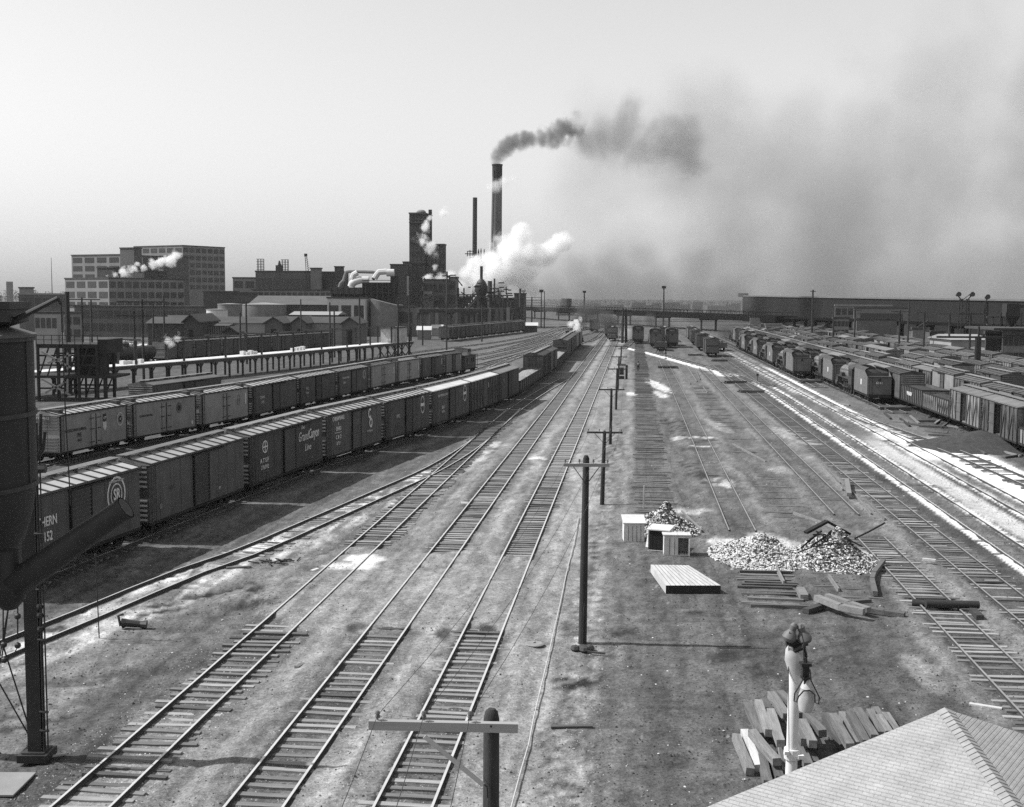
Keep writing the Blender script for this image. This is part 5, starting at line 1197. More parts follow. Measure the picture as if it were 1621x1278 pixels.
for a_,q in (((1079,822),(1111,843)),((1050,838),(1090,833)),((1046,815),(1053,835))):
    A,B = G(*a_)-_,G(*q)-_; b = MB(); b.bar(A+Vector((0,0,.5)),B+Vector((0,0,.12)),.09); b.build('plank',wood_grey(),r1)
b = MB(); b.bar(G(1019,806)-_+Vector((0,0,-.1)),G(1019,806)-_+Vector((0,0,1.5)),.09); b.build('stake',wood_pale(),r1)
r2,_2 = rubble(1200,880,68,3.4,1.15,6500,2,'broad white rubble heap, the middle of the three',.2)
r3,_3 = rubble(1315,886,70,3.1,1.5,5500,3,'tall rubble heap topped with charred beams, right of the three',.38)
b = MB(); r = random.Random(8)
for k in range(9): x = r.uniform(-.8,.8); b.bar((x,r.uniform(-.5,.4),1.4),(x+r.uniform(-1.5,1.6),r.uniform(-1.4,.6),1.0+r.uniform(-.5,.5)),.07,.07)
b.bar((-1.4,-.3,1.45),(-.2,.2,1.95),.3,.12); b.bar((-.2,.2,1.95),(1.0,.1,1.3),.2,.12)
b.tube([(-2,-1.2,.6),(-1.2,-1.3,.95),(-.2,-1.3,1.1),(.6,-1.2,1.05)],.035,5); b.tube([(-1,-1,0.3),(-.9,-.8,1.4)],.03,5); b.tube([(1.2,0,1.1),(2.0,.3,1.4),(3.0,.9,1.75)],.05,5)
b.build('charred_beams',M('charred wood',.02,.4,3,.9),r3)
g_ = G(1532,712); r = random.Random(5); b = MB(); N = 22; vs_l = []; fs = []
for i in range(N+1):
    for j in range(N+1):
        x = -7+14*i/N; y = -6+12*j/N; q = math.hypot(x/7,y/6); vs_l.append((x,y,-.1+1.6*max(0,1-q)**1.1+r.uniform(-.05,.05)))
for i in range(N):
    for j in range(N): fs.append((i*(N+1)+j,(i+1)*(N+1)+j,(i+1)*(N+1)+j+1,i*(N+1)+j+1))
b.add(vs_l,fs); o = b.build('earth_mound',M('dark cinder earth',.055,.4,2,.95,.7),None,True); o.location = (g_.x+2.0,g_.y+2.5,0); tag(o,'dark cinder mound in front of the open-door boxcars','mound')
jk = [((1413,668),(1438,670)),((1441,660),(1455,672)),((1450,668),(1480,668)),((1455,676),(1500,678)),((1470,690),(1510,692)),((1480,672),(1492,664)),((1490,678),(1510,664)),((1500,676),(1540,681)),((1516,709),(1530,701)),((1530,706),(1560,720)),((1400,655),(1410,664)),((1465,683),(1500,686)),((1390,640),(1402,648)),((1585,716),(1615,724)),((1590,726),(1618,722)),((1470,662),(1485,660)),((1440,672),(1470,676)),((1330,640),(1345,643)),((1500,660),(1512,668)),((1425,664),(1440,676))]
for i,(a_,q) in enumerate(sorted(jk)):
    o = tim([a_,q],.22,.16,'scrap timber, %s from the left in the litter below the stored cars' % nth(i+1),wood_dark() if i % 3 else wood_grey(),.02,'scrap_timber'); o['group'] = 'scrap timbers strewn below the stored cars'
# switch stand & target on the branch
for px,py,lab in [(1199,605,'small dark switch stand where the branch joins the whitened track'),(1054,568,'small dark switch stand on the lime edged branch')]:
    g_ = G(px,py); o = thing('switch_stand',lab,'switch stand',g_); b = MB(); b.cyl((0,0,0),(0,0,1.1),.05,n=6); b.box(-.3,.3,-.2,.2,0,.12); b.build('post',iron(),o); b = MB(); b.box(-.18,.18,-.02,.02,1.0,1.35); b.build('target',iron(),o)
# ---- yard worker
g_ = G(1010,588); b = bpy.data.meshes.new('person'); 
J = {'pel':(0,0,.98),'sp':(0,0,1.2),'ch':(0,.02,1.42),'nk':(0,.0,1.55),'hd':(0,-.02,1.66),'ht':(0,-.02,1.79),'lh':(-.1,0,.92),'lk':(-.12,-.04,.5),'la':(-.13,.02,.09),'lf':(-.14,-.15,.04),'rh':(.1,0,.92),'rk':(.13,-.12,.52),'ra':(.14,.06,.1),'rf':(.15,-.1,.04),
 'ls':(-.2,.0,1.45),'le':(-.28,.02,1.18),'lw':(-.3,-.08,.93),'lz':(-.3,-.12,.84),'rs':(.2,0,1.45),'re':(.29,.03,1.18),'rw':(.3,-.1,.95),'rz':(.3,-.15,.86)}
K = list(J); E = [('pel','sp'),('sp','ch'),('ch','nk'),('nk','hd'),('hd','ht'),('pel','lh'),('lh','lk'),('lk','la'),('la','lf'),('pel','rh'),('rh','rk'),('rk','ra'),('ra','rf'),('ch','ls'),('ls','le'),('le','lw'),('lw','lz'),('ch','rs'),('rs','re'),('re','rw'),('rw','rz')]
RAD = {'pel':.15,'sp':.15,'ch':.17,'nk':.07,'hd':.1,'ht':.08,'lh':.11,'lk':.075,'la':.055,'lf':.05,'rh':.11,'rk':.075,'ra':.055,'rf':.05,'ls':.075,'le':.055,'lw':.04,'lz':.045,'rs':.075,'re':.055,'rw':.04,'rz':.045}
b.from_pydata([J[k] for k in K],[(K.index(a_),K.index(q)) for a_,q in E],[]); po = bpy.data.objects.new('person',b); COL.objects.link(po); md = po.modifiers.new('skin','SKIN'); 
for i,k in enumerate(K): po.data.skin_vertices[0].data[i].radius = (RAD[k],RAD[k]); po.data.skin_vertices[0].data[i].use_root = (k == 'pel')
po.modifiers.new('sub','SUBSURF').render_levels = 1; b.materials.append(M('work clothes',.04,.2,5,.9)); po.location = g_; po.rotation_euler = (0,0,.3); tag(po,'person in dark work clothes walking on the cinders near the telegraph poles','person')
hb = MB(); hb.lathe((0,-.02,1.74),[(.17,0),(.17,.02),(.1,.03),(.09,.12),(.03,.14)],12); hb.build('hat',M('dark felt',.05,.2,5,.9),po); hb = MB(); hb.T = Matrix.Rotation(0,4,'X'); hb.lathe((0,.0,1.12),[(.19,0),(.215,.2),(.22,.3),(.12,.4)],12); hb.build('shirt',M('light shirt',.3,.2,5,.9),po)
# ================================================================ BACKGROUND
conc = M('pale concrete frame', .25,.2,.15,.9,streak=.06); concd = M('sooty concrete', .12,.25,.15,.9,streak=.08); brk = M('dark brick', .075,.25,.3,.95); brm = M('mid brick', .13,.25,.3,.95); rf = M('tar roof', .07,.3,.2,.9); rfl = M('pale roof', .27,.2,.2,.9)
gls = M('dirty window glass', .022,.35,.6,.35,spec=.6,rand=.5); glsl = M('pale blind window', .3,.3,.6,.6,rand=.3); whb = M('whitewashed wall', .36,.15,.3,.9)
_u = MB(); _u.box(-.5,.5,-.5,.5,-.5,.5); WIN = _u.mesh('window', gls); WINL = _u.mesh('window', glsl)
def win(parent, o, e, n, s, z, w, h, m=None, dep=.16):
    """window pane block on the wall from point o along e, outward normal n"""
    q = link('window', m or WIN, parent); c = o+e*s+n*.02; q.location = (c.x, c.y, z); q.rotation_euler = (0,0,math.atan2(e.y,e.x)); q.scale = (w, dep, h); return q
def hitx(o, d, px, py=480):
    """distance along d from o to reach photo column px"""
    r = ray(px, py); k = r.x/r.y; return (k*o.y-o.x)/(d.x-k*d.y)
def block(label, cx, Y, lx, rx, ytop, al=35, nl=4, nr=8, floors=4, mat=None, matr=None, cat='factory building', name='factory', zb=0, fh=None, wz=None, win_r=True, win_l=True, roofm_=None, dz=0, wm=None):
    root = None; C = P(cx, ytop, Y); z1 = C.z; C.z = 0; a = math.radians(al); dL = Vector((-math.cos(a), math.sin(a), 0)); dR = Vector((math.sin(a), math.cos(a), 0))
    l = max(.5, hitx(C, dL, lx)); r = max(.5, hitx(C, dR, rx)) if rx else 12.
    root = thing(name, label, cat, (C.x, C.y, 0)); o = Vector((0,0,0)); A, B, D = dL*l, dL*l+dR*r, dR*r
    b = MB(); v = [o, D, B, A]; zz = z1
    b.add([Vector((p.x,p.y,zb)) for p in v]+[Vector((p.x,p.y,zz)) for p in v], [(0,1,5,4),(1,2,6,5),(2,3,7,6),(3,0,4,7)], 0)
    b.build('wall', mat or conc, root)
    b = MB(); ex = .25; q = [(-(dL+dR))*ex, D+(dR-dL)*ex, B+(dL+dR)*ex, A+(dL-dR)*ex]
    b.add([Vector((p.x,p.y,zz+.01)) for p in q]+[Vector((p.x,p.y,zz+.55)) for p in q], [(0,1,5,4),(1,2,6,5),(2,3,7,6),(3,0,4,7),(4,5,6,7)]); b.build('roof', roofm_ or rf, root)
    fh = fh or 4.2
    for (e, n, L, nb, on, start) in ((dL, -dR, l, nl, win_l, o), (dR, -dL, r, nr, win_r, o)):
        if not on or nb == 0: continue
        bw_ = L/nb
        for f in range(floors):
            zc = zz-fh*(f+.55) if wz is None else wz[f]
            if zc < zb+1: continue
            for k in range(nb): win(root, start, e, n, bw_*(k+.5), zc, bw_*.76, fh*.6 if wz is None else 2.2, wm)
    root['_'] = 1; del root['_']; return root, C, dL, dR, l, r, zz
# big factory, left
block('tall rear factory block, highest of the left factory group', 289, 690, 214, 357, 389.5, 32, 6, 7, 6, conc, mat if False else concd)
block('long flat roofed factory wing behind the front block', 226, 640, 190, 300, 406, 30, 1, 6, 3, concd)
block('upper left factory wing with four bays of windows', 190, 600, 115, 226, 404, 28, 4, 1, 4, conc)
block('plain stair tower between the factory wings', 212, 585, 191.7, 226, 393.5, 25, 0, 0, 2, concd, cat='tower')
r_ = block('front factory block, four bays wide on its pale left side', 172, 500, 103.6, 292, 441.5, 38, 4, 10, 3, conc, fh=4.3)
block('dark penthouse on the front factory block with steam behind it', 228, 515, 212, 265, 430, 30, 0, 0, 1, brk, cat='penthouse', name='penthouse', zb=19.6)
block('dark box house on the roof at the foot of the rear factory wing', 180, 560, 155, 192, 424.5, 20, 0, 0, 1, brk, cat='penthouse', name='penthouse', zb=14)
block('long two storey factory wing along the foot of the tall blocks', 316, 380, 117.5, 327, 487.5, 4, 16, 0, 2, brm, fh=4.1)
# far left
block('flat roofed works building with a pale roof band, far left', 103, 430, 30, 108, 467, 3, 6, 0, 1, concd, fh=5, roofm_=rfl)
block('small square works block on the far left roofline', 52, 445, 31, 54, 457, 3, 0, 0, 1, conc, cat='building', name='building', zb=10)
block('white walled low shed beside the silo boom', 90, 300, 54, 96, 497, 3, 4, 0, 1, whb, cat='shed', name='shed')
block('small pale works block behind the platform railing', 128, 290, 100, 131, 497, 5, 2, 0, 2, conc, fh=3, cat='shed', name='shed')
def shed_g(label, x0, x1, ye, yr, Y, wall, roof, dep=14, gable=None, posts=False, yb=None):
    """long gabled shed whose eave faces the camera"""
    a, c = P(x0, ye, Y), P(x1, ye, Y); L = c.x-a.x; zr = P(x0, yr, Y+dep/2).z; ze = a.z
    root = thing('shed', label, 'shed', (a.x, Y, 0)); b = MB(); b.box(0,L,0,dep,0,ze-.02) if not posts else None
    if posts:
        for k in range(7): b.box(L*k/6-.15,L*k/6+.15,0,.3,0,ze)
        b.box(0,L,dep-.3,dep,0,ze)
    b.build('wall', wall, root); b = MB(); b.prism([(-.6,ze),(dep+.6,ze),(dep/2,zr)],-.5,L+.5); b.build('roof', roof, root); return root, L, ze
def gable(label, x0, x1, ye, yr, Y, wall, roof, dep=20, door=True, yside=0):
    """shed whose gable end faces the camera"""
    a, c = P(x0, ye, Y), P(x1, ye, Y); w = c.x-a.x; zr = P((x0+x1)/2, yr, Y).z; ze = a.z; root = thing('gable_shed', label, 'shed', ((a.x+c.x)/2, Y, 0))
    b = MB(); b.T = Matrix.Rotation(PI/2,4,'Z'); b.prism([(-w/2,0),(w/2,0),(w/2,ze),(0,zr),(-w/2,ze)],0,dep); b.build('wall', wall, root)
    b = MB(); b.T = Matrix.Rotation(PI/2,4,'Z')
    for s in (-1,1): b.prism([(s*(w/2+.5),ze-.25),(0,zr+.02),(0,zr+.32),(s*(w/2+.5),ze+.05)][::s],-.6,dep)
    b.build('roof', roof, root)
    if door: b = MB(); b.box(-w*.15,w*.15,-.08,0,0,ze*.75); b.build('door', inside, root)
    return root
r0, L, ze = shed_g('long gabled shed behind the icing platform, left part', 318, 420, 511, 501, 330, whb, rf)
shed_g('long gabled shed behind the icing platform, right part', 447, 545, 511, 501, 332, whb, rf)
gable('small gabled shed with a dark door, left of two near the storage tanks', 419, 447, 512, 503.5, 322, brm, rf); gable('small gabled shed with a dark door, right of two near the storage tanks', 462, 484, 512, 503, 322, brm, rf)
gable('gabled shed in front of the white works building', 541, 566, 513, 504, 320, brm, rf)
shed_g('dark long shed with a sloping roof behind the platform poles', 234, 300, 512, 499, 285, brk, rf, 16); gable('dark tall gabled end of the long shed behind the platform poles', 291, 313, 510, 499.5, 280, brk, rf)
r0, L, ze = shed_g('low open fronted building with many slender columns', 313, 360, 515.5, 512, 290, concd, rf, 8)
for k in range(14): b = MB(); b.box(L*k/13-.12,L*k/13+.12,-.25,-.05,0,ze-.1); b.build('column', conc, r0)
shed_g('open shelter with a bright flat roof left of the white works building', 460, 533, 498.5, 493, 350, concd, M('bright roof',.33,.1,.3), 18, posts=True)
gable('tiny dark gabled hut right of the columned building', 354, 374, 526, 519, 270, brk, rf, 6)
def tank(label, x0, x1, ytop, Y, m): 
    a, c = P(x0,ytop,Y), P(x1,ytop,Y); r = (c.x-a.x)/2; root = thing('storage_tank', label, 'storage tank', ((a.x+c.x)/2, Y, 0)); b = MB(); b.lathe((0,0,0),[(r,0),(r,a.z)],36); b.build('shell', m, root, True); b = MB(); b.lathe((0,0,a.z+.01),[(r+.1,0),(r+.1,.25),(.5,r*.12)],36); b.build('roof', rfl, root)
tk1 = M('tank plate',.2,.3,.2,.8,streak=.3)
tank('wide pale storage tank, largest of the group', 384, 453, 483, 420, tk1); tank('streaked storage tank left of the widest one', 345, 383, 482.5, 410, tk1); tank('low white storage tank at the left of the tank group', 327, 360, 491, 370, M('tank white',.5,.2,.2,streak=.2))
# long building
block('long brick works building with tall arched bays', 493, 520, 405, 500, 431, 3, 10, 0, 1, brm, fh=11)
block('narrow pale stair block on the long brick works building', 507, 515, 492, 510, 426, 3, 0,0,1, M('stair brick',.19,.2,.3), cat='building', name='stair_block')
block('right end of the long brick works building', 546, 522, 507, 552, 432, 3, 4,0,1, brk, fh=10); block('dark square roof house on the right end of the brick works', 543.5, 521, 530, 545, 423.5, 3,0,0,1, brk, cat='penthouse', name='penthouse', zb=20)
block('low monitor roofed shop with a strip of square windows', 560, 480, 400, 565, 461, 2, 18,0,1, M('shop wall',.24,.2,.3), fh=2.6, wm=None); shed_g('broad sloping shop roof in front of the brick works', 395, 526, 482, 468, 425, brk, M('shop roof',.11,.2,.2), 34)
block('small pale building left of the brick works', 404, 540, 369, 408, 441, 3, 2,0,1, conc, fh=5, cat='building', name='building'); block('low dark yard building left of the brick works', 404, 470, 366, 408, 465, 3, 1,0,1, brk, fh=4, cat='building', name='building')
block('low dark roofs at the foot of the tall factory block', 372, 480, 322, 378, 463, 3, 0,0,1, brk, cat='building', name='building')
for x0,x1,yt,lab in ((406,415,410,'left lattice mast on the brick works roof'),(445,454,411,'right lattice mast on the brick works roof')):
    a, c = P(x0,yt,525), P(x1,431,525); w = c.x-a.x if c.x > a.x else 2.2; h0 = c.z; root = thing('roof_mast', lab, 'mast', ((a.x+c.x)/2,528,h0)); b = MB(); H_ = a.z-h0
    for dx in (-w/2,0,w/2):
        for dy in (-1,1): b.bar((dx,dy,0),(dx,dy,H_),.22)
    for k in range(5): b.bar((-w/2-.5,-1,H_*(k+1)/5),(w/2+.5,-1,H_*(k+1)/5),.18)
    b.build('lattice', steel_dark(), root)
a, c = P(489.5,432,518), P(484,404,518); root = thing('crane','derrick crane boom leaning over the brick works roof','crane',(a.x,518,0)); b = MB(); top = c-Vector((a.x,518,0)); bot = Vector((0,0,a.z))
for dx in (-.5,.5): b.bar(bot+Vector((dx*1.6,0,-9)), top+Vector((dx*.6,0,0)), .22)
for k in range(9): q = bot.lerp(top,k/9); q2 = bot.lerp(top,(k+1)/9); b.bar(q+Vector((-.6,0,0)),q2+Vector((.6,0,0)),.14)
b.cb(top,(1.2,1,1.2)); b.build('boom', steel_dark(), root); b = MB(); b.box(-2,2,-2,2,0,bot.z-8.5); b.build('mast', steel_dark(), root)
b = MB(); c = P(450,423,527); root = thing('roof_ventilator','dark ventilator between the lattice masts on the brick works','ventilator',(c.x-2.5,529,P(450,431,527).z)); b.box(-1.5,1.5,-1,1,0,3); b.cyl((0,0,3),(0,0,5),.8,.3); b.build('cowl', brk, root)
# white works building with gas plant on top
block('white walled works building with three dark windows below the gas plant', 578, 400, 518, 589, 473, 4, 3,0,1, M('white works wall',.4,.1,.3,.9), fh=9, dz=0)
cc_, c2 = P(586,473,402), P(629,484,402); root = thing('retort_house','curved grey brick wall of the retort house beside the white works building','building',(cc_.x,402,0)); b = MB(); w = c2.x-cc_.x; n = 14; prof = []
vs_l = []
for i in range(n+1): t = i/n; vs_l += [(w*t, 6*(1-math.cos(t*PI*.45))-3+ -4*math.sin(t*PI*.5)+4, 0),(w*t, 6*(1-math.cos(t*PI*.45))-3-4*math.sin(t*PI*.5)+4, cc_.z*(1-t)+c2.z*t)]
b.add(vs_l+[(w,22,0),(w,22,c2.z),(0,22,0),(0,22,cc_.z)], [(2*i,2*i+2,2*i+3,2*i+1) for i in range(n)]+[(2*n,2*n+2,2*n+3,2*n+1),(2*n+2,2*n+4,2*n+5,2*n+3),(2*n+4,0,1,2*n+5)]+[tuple([2*i+1 for i in range(n+1)]+[2*n+3,2*n+5])]); b.build('wall', M('grey brick',.26,.25,.25,.9,brick=(.8,.6,(PI/2,0,0))), root)
block('plain flat roofed block right of the curved retort house wall', 656, 408, 629, 660, 487, 4,1,0,1, M('block wall',.17,.2,.3), cat='building', name='building', fh=6)
a, c = P(523,455,410), P(573,466,410); w = c.x-a.x; root = thing('coke_plant','dark ribbed gallery and curved pipes of the gas plant above the white building','gas plant',(a.x,410,0))
b = MB(); b.box(0,w,0,8,c.z,a.z); 
for k in range(16): b.box(w*k/15-.12,w*k/15+.12,-.2,0,c.z,a.z)
b.build('gallery', M('ribbed gallery',.14,.3,.3), root); b = MB(); zt = c.z; b.box(.5,w*2.05,1,12,P(523,472,410).z-2,zt); b.box(w,w*2.1,.5,12,zt,P(573,448,410).z); b.box(w*1.9,w*2.15,1,9,zt,P(573,437,410).z); b.build('machinery', M('sooty plant',.035,.4,.5), root)
L0 = Vector((a.x,410,0)); b = MB(); b.tube([P(x,y,412)-L0 for x,y in [(537,455),(539,449),(544,444),(546,437),(548,431),(553,430),(590,431),(596,432.5),(594,438),(590,443)]],.55,8); b.build('pipe', M('pipe grey',.2,.3,.5,.6), root, True)
b = MB(); b.tube([P(x,y,411)-L0 for x,y in [(556,454),(557,450),(562,446),(570,443.5),(584,443.5)]],1.3,10); b.tube([P(x,y,411)-L0 for x,y in [(558,441),(560,435),(566,432)]],1.0,8); b.tube([P(x,y,411)-L0 for x,y in [(593,441),(596,436),(600,431),(612,430)]],1.0,8); b.tube([P(x,y,411)-L0 for x,y in [(612,432),(624,432)]],1.3,10); b.build('vessel', M('white lagging',.6,.15,.5,.7), root, True)
b = MB()
for x in range(525,632,9): b.bar(P(x,455 if x < 573 else 448,409.5)-L0, P(x,472,409.5)-L0,.35)
b.bar(P(573,448,409.5)-L0,P(628,448,409.5)-L0,.3); b.bar(P(573,444,409.5)-L0,P(628,444,409.5)-L0,.2); b.build('framework', steel_dark(), root)
block('dark tall coal bunker left of the tower', 643, 540, 618, 646, 420, 3,0,0,1, brk, cat='building', name='coal_bunker'); block('narrow block joining the bunker to the tower', 650, 550, 638, 652, 416, 3,0,0,1, brk, cat='building', name='building')
b = MB(); a = P(644,437,535); c = P(647,468,535); b.box(0,c.x-a.x,0,1,c.z,a.z); o = b.build('white_chute', whb); o.location = (a.x,535,0); tag(o,'thin white vertical chute at the foot of the tower','chute')
# tower
tw = M('tower cladding',.055,.35,.12,.9)
r_ = block('tall narrow dark tower, upper left part carrying a small tank', 673, 560, 648, 684, 338.5, 6, 4, 1, 9, tw, cat='tower', name='tower', fh=4.6)
block('lower broad right part of the dark tower, behind drifting steam', 703, 561, 677, 706, 388, 4, 4, 0, 6, tw, cat='tower', name='tower', fh=4.8)
for yy in (338,347,352,415): a = P(647,yy,558); c = P(674,yy,558); b = MB(); b.box(0,c.x-a.x,0,.6,-.2,.2); o = b.build('ledge', brm, None); o.location = (a.x,558.8,a.z); o.parent = r_[0]; o.matrix_parent_inverse = Matrix.Translation(-r_[0].location)
c = P(666,334,565); root = thing('roof_tank','domed tank on top of the tall dark tower','tank',(c.x,568,r_[6]+.5)); b = MB(); b.lathe((0,0,0),[(2.2,0),(2.2,1.0),(1.4,1.7),(.2,1.9)],16); b.build('shell', M('roof tank',.25,.2,.5), root)
c = P(679,330,566); b = MB(); b.box(-.8,.8,-.8,.8,38,c.z); o = b.build('roof_stack', brk); o.location = (c.x,575,0); tag(o,'short square flue behind the top of the dark tower','flue')
# chimneys
cb_, ct = P(785,400,600), P(785,262,600); root = thing('chimney','tallest brick chimney, pouring dark smoke','chimney',(cb_.x-.1,600,0)); b = MB(); zt = ct.z; b.tube([(0,0,0),(.25,0,zt*.5),(.55,0,zt-6),(.58,0,zt)],[3.1,2.75,2.45,2.45],28); b.build('shaft', M('chimney brick',.16,.2,.12,.9,streak=.15), root, True); b = MB(); b.lathe((.58,0,zt-6.5),[(2.47,0),(2.5,6.3),(2.7,6.4),(2.7,7)],28); b.build('crown', M('sooted crown',.03,.2,.5), root)
b = MB(); b.bar((-2.2,-2.0,2),(-1.3,-2.05,zt-2),.3,.3); b.build('ladder', M('chimney ladder',.28,.2,.5), root)
cb_, ct = P(751,400,570), P(751.5,313,570); root = thing('stack','thin dark steel stack left of the tallest chimney','chimney',(cb_.x,570,0)); b = MB(); b.tube([(0,0,0),(.2,0,ct.z)],[1.15,1.05],16); b.build('shaft', M('stack steel',.045,.25,.2,.7), root, True)
def lat(label, pts, Y, w=.35, name='lattice_work', cat='steelwork', m=None):
    Q = [[P(x,y,Y) for x,y in seg] for seg in pts]; o0 = Q[0][0].copy(); o0.z = 0; root = thing(name, label, cat, o0); b = MB()
    for s in Q:
        for i in range(len(s)-1): b.bar(s[i]-o0, s[i+1]-o0, w)
    b.build('frame', m or steel_dark(), root); return root
lat('light steel outrigger frame at the top of the thin stack’s base', [[(740,398),(752,398)],[(742,404),(755,404)],[(740,398),(740,406)],[(744,396),(744,410)],[(749,397),(749,412)],[(736,402),(754,402)],[(745,408),(760,408)]], 566, .4, m=concd)
for i,x in enumerate((757.5,761.5,766.5)):
    a = P(x,394 if i != 1 else 393,572); root = thing('dust_collector','dark pointed cowl beside the thin stack, %s of three'%('left','middle','right')[i],'cowl',(a.x,572,0)); b = MB(); b.tube([(0,0,20),(0,0,a.z-4),(0,0,a.z-1.5),(0,0,a.z)],[.45,.55,.4,.1],10); b.build('cowl', steel_dark(), root)
# plant under the steam
Yp = 520
block('dark boiler house under the steam, left part', 709, Yp, 671, 711, 444, 4,5,0,2, brm, cat='boiler house', name='boiler_house', fh=6); block('low pale annexe of the boiler house', 684, Yp-6, 671, 686, 461, 4,2,0,1, M('annexe',.27,.2,.4), cat='building', name='annexe', fh=5)
block('tall pale fronted hoist house in the steaming plant', 722, Yp+2, 710, 726, 440, 4,1,0,3, M('hoist wall',.2,.3,.3), cat='building', name='hoist_house', fh=6)
block('long dark plant building right of the dome', 814, Yp+14, 722, 818, 473.5, 3,8,0,1, brk, fh=5, cat='plant building', name='plant_building'); block('square dark block at the right end of the plant', 829, Yp+6, 814, 833, 466, 5,0,0,1, brk, cat='plant building', name='plant_building')
c = P(762,457,Yp); b = MB(); root = thing('dome_furnace','dark round furnace with its own stack in the steaming plant','furnace',(c.x,Yp,0)); b.lathe((0,0,0),[(1.6,8),(2.0,14),(2.9,c.z-1),(2.7,c.z+1),(1.8,c.z+3),(.6,c.z+4.2)],20); b.build('vessel', steel_dark(), root, True); b = MB(); t_ = P(762,421.5,Yp); b.cyl((0,0,c.z+3),(0,0,t_.z),.62,n=12); b.build('stack', steel_dark(), root); b = MB(); b.bar(P(755,469,Yp-2)-Vector((c.x,Yp,0)),P(737,490,Yp-6)-Vector((c.x,Yp,0)),1.1); b.build('conveyor', M('conveyor',.3,.2,.5), root)
for x,y0,r,lab,m in ((775.5,445,.95,'squat dark flue right of the round furnace',brk),(782.7,441,.38,'slender pale vent pipe right of the furnace',concd),(707.5,430,.4,'dark vent pipe at the left of the steaming plant',brk),(823.5,457,.5,'small twin vent on the right plant block',brk),(763,452,0,'',None),(791,463,.35,'short bent vent pipe right of the slender one',concd)):
    if not m: continue
    a = P(x,y0,Yp-3); b = MB(); b.cyl((0,0,0),(0,0,a.z),r,n=12); o = b.build('vent_pipe', m); o.location = (a.x,Yp-3,0); tag(o,lab,'vent pipe')
lat('tangle of pipes and railings on the plant roofs', [[(663,452),(700,452)],[(665,445),(665,478)],[(672,440),(672,470)],[(688,443),(688,470)],[(722,467),(760,467)],[(725,470),(790,470)],[(730,463),(745,472)],[(745,466),(745,480)],[(770,468),(812,468)],[(700,437),(712,437)],[(712,436),(722,436)],[(712,436),(712,450)],[(722,440),(732,453)]], Yp-5, .5)
rq = random.Random(12); lab_ = ['dense pipework on the front of the boiler house','dense pipework around the round furnace','pipework at the right end of the plant']
for i,(x0,x1) in enumerate(((664,706),(724,774),(776,812))):
    segs = []
    for k in range(20):
        x = rq.uniform(x0,x1); y = rq.uniform(447,480)
        segs.append([(x,y),(x+rq.uniform(4,14),y)] if k % 2 else [(x,y),(x,y+rq.uniform(6,26))])
    lat(lab_[i], segs, Yp-7, .55, 'pipework', 'pipework', [concd, steel_dark(), concd][i])
for i in range(16):
    x = 664+i*9.3+rq.uniform(-2,2); a = P(x,487,495); b = MB(); b.box(-.7,.7,0,1,0,a.z); o = b.build('support_post', [conc, concd, brm][i % 3]); o.location = (a.x,496,0); tag(o,'support post under the plant trestle, %s from the left' % nth(i+1),'post','posts under the plant trestle')
# long elevated trestle deck along the plant
def deck(label, name, cat, pts, z, th, wd, m, pier=18, pm=None, rail=True, pw=.6):
    ln = Line([Vector((p[0],p[1])) for p in pts]); p0,_ = ln.at(0); root = thing(name, label, cat, (p0.x,p0.y,0)); b = MB(); N = max(2,int(ln.len/12)); O = Vector((p0.x,p0.y,0))
    for i in range(N):
        a_,_h = ln.at(ln.len*i/N); c_,_h = ln.at(ln.len*(i+1)/N); b.bar(Vector((a_.x,a_.y,z-th/2))-O, Vector((c_.x,c_.y,z-th/2))-O, wd, th)
    b.build('deck', m, root)
    if rail:
        b = MB()
        for s in (-1,1):
            for i in range(N*3):
                a_,_h = ln.at(ln.len*i/N/3, s*wd*.48); b.bar(Vector((a_.x,a_.y,z))-O, Vector((a_.x,a_.y,z+1.1))-O, .12)
            for i in range(N):
                a_,_h = ln.at(ln.len*i/N, s*wd*.48); c_,_h = ln.at(ln.len*(i+1)/N, s*wd*.48); b.bar(Vector((a_.x,a_.y,z+1.1))-O, Vector((c_.x,c_.y,z+1.1))-O, .14)
        b.build('railing', m, root)
    s = pier*.4
    while s < ln.len:
        b = MB()
        for q in (-.36,.36): a_,h_ = ln.at(s, q*wd); b.bar(Vector((a_.x,a_.y,0))-O, Vector((a_.x,a_.y,z-th))-O, pw)
        a_,_h = ln.at(s,-wd*.45); c_,_h = ln.at(s,wd*.45); b.bar(Vector((a_.x,a_.y,z-th-.35))-O, Vector((c_.x,c_.y,z-th-.35))-O, pw*1.1, .7)
        b.build('pier', pm or m, root); s += pier
    return root
a, c = P(655,485,470), P(812,486,540)
deck('dark elevated trestle running along the front of the steaming plant','trestle','trestle',[(a.x,466),((a.x+c.x)/2,488),(c.x,520)], 8.6, 1.5, 7, M('trestle steel',.05,.3,.3), 14, M('trestle posts',.2,.3,.3), pw=.9)
bd = M('bridge girder',.012,.25,.2,.95,spec=.03)
deck('long dark road bridge crossing the whole yard','bridge','bridge',[(-14,870),(4,800),(55,600),(98,430)], 7.3, 2.3, 9, bd, 52, M('bridge piers',.12,.2,.3), pw=.8)
deck('lighter right hand continuation of the bridge on many bents','viaduct','bridge',[(99,426),(116,307+40),(128,300)], 7.1, .8, 6, bd, 16, bd, False, .9)
lat('diagonal ladder like stairs under the right hand viaduct', [[(1300,520),(1318,506)],[(1302,522),(1320,508)]], 395, .5); lat('second stair under the right hand viaduct, farther right', [[(1448,522),(1470,508)],[(1451,524),(1473,510)]], 330, .5)
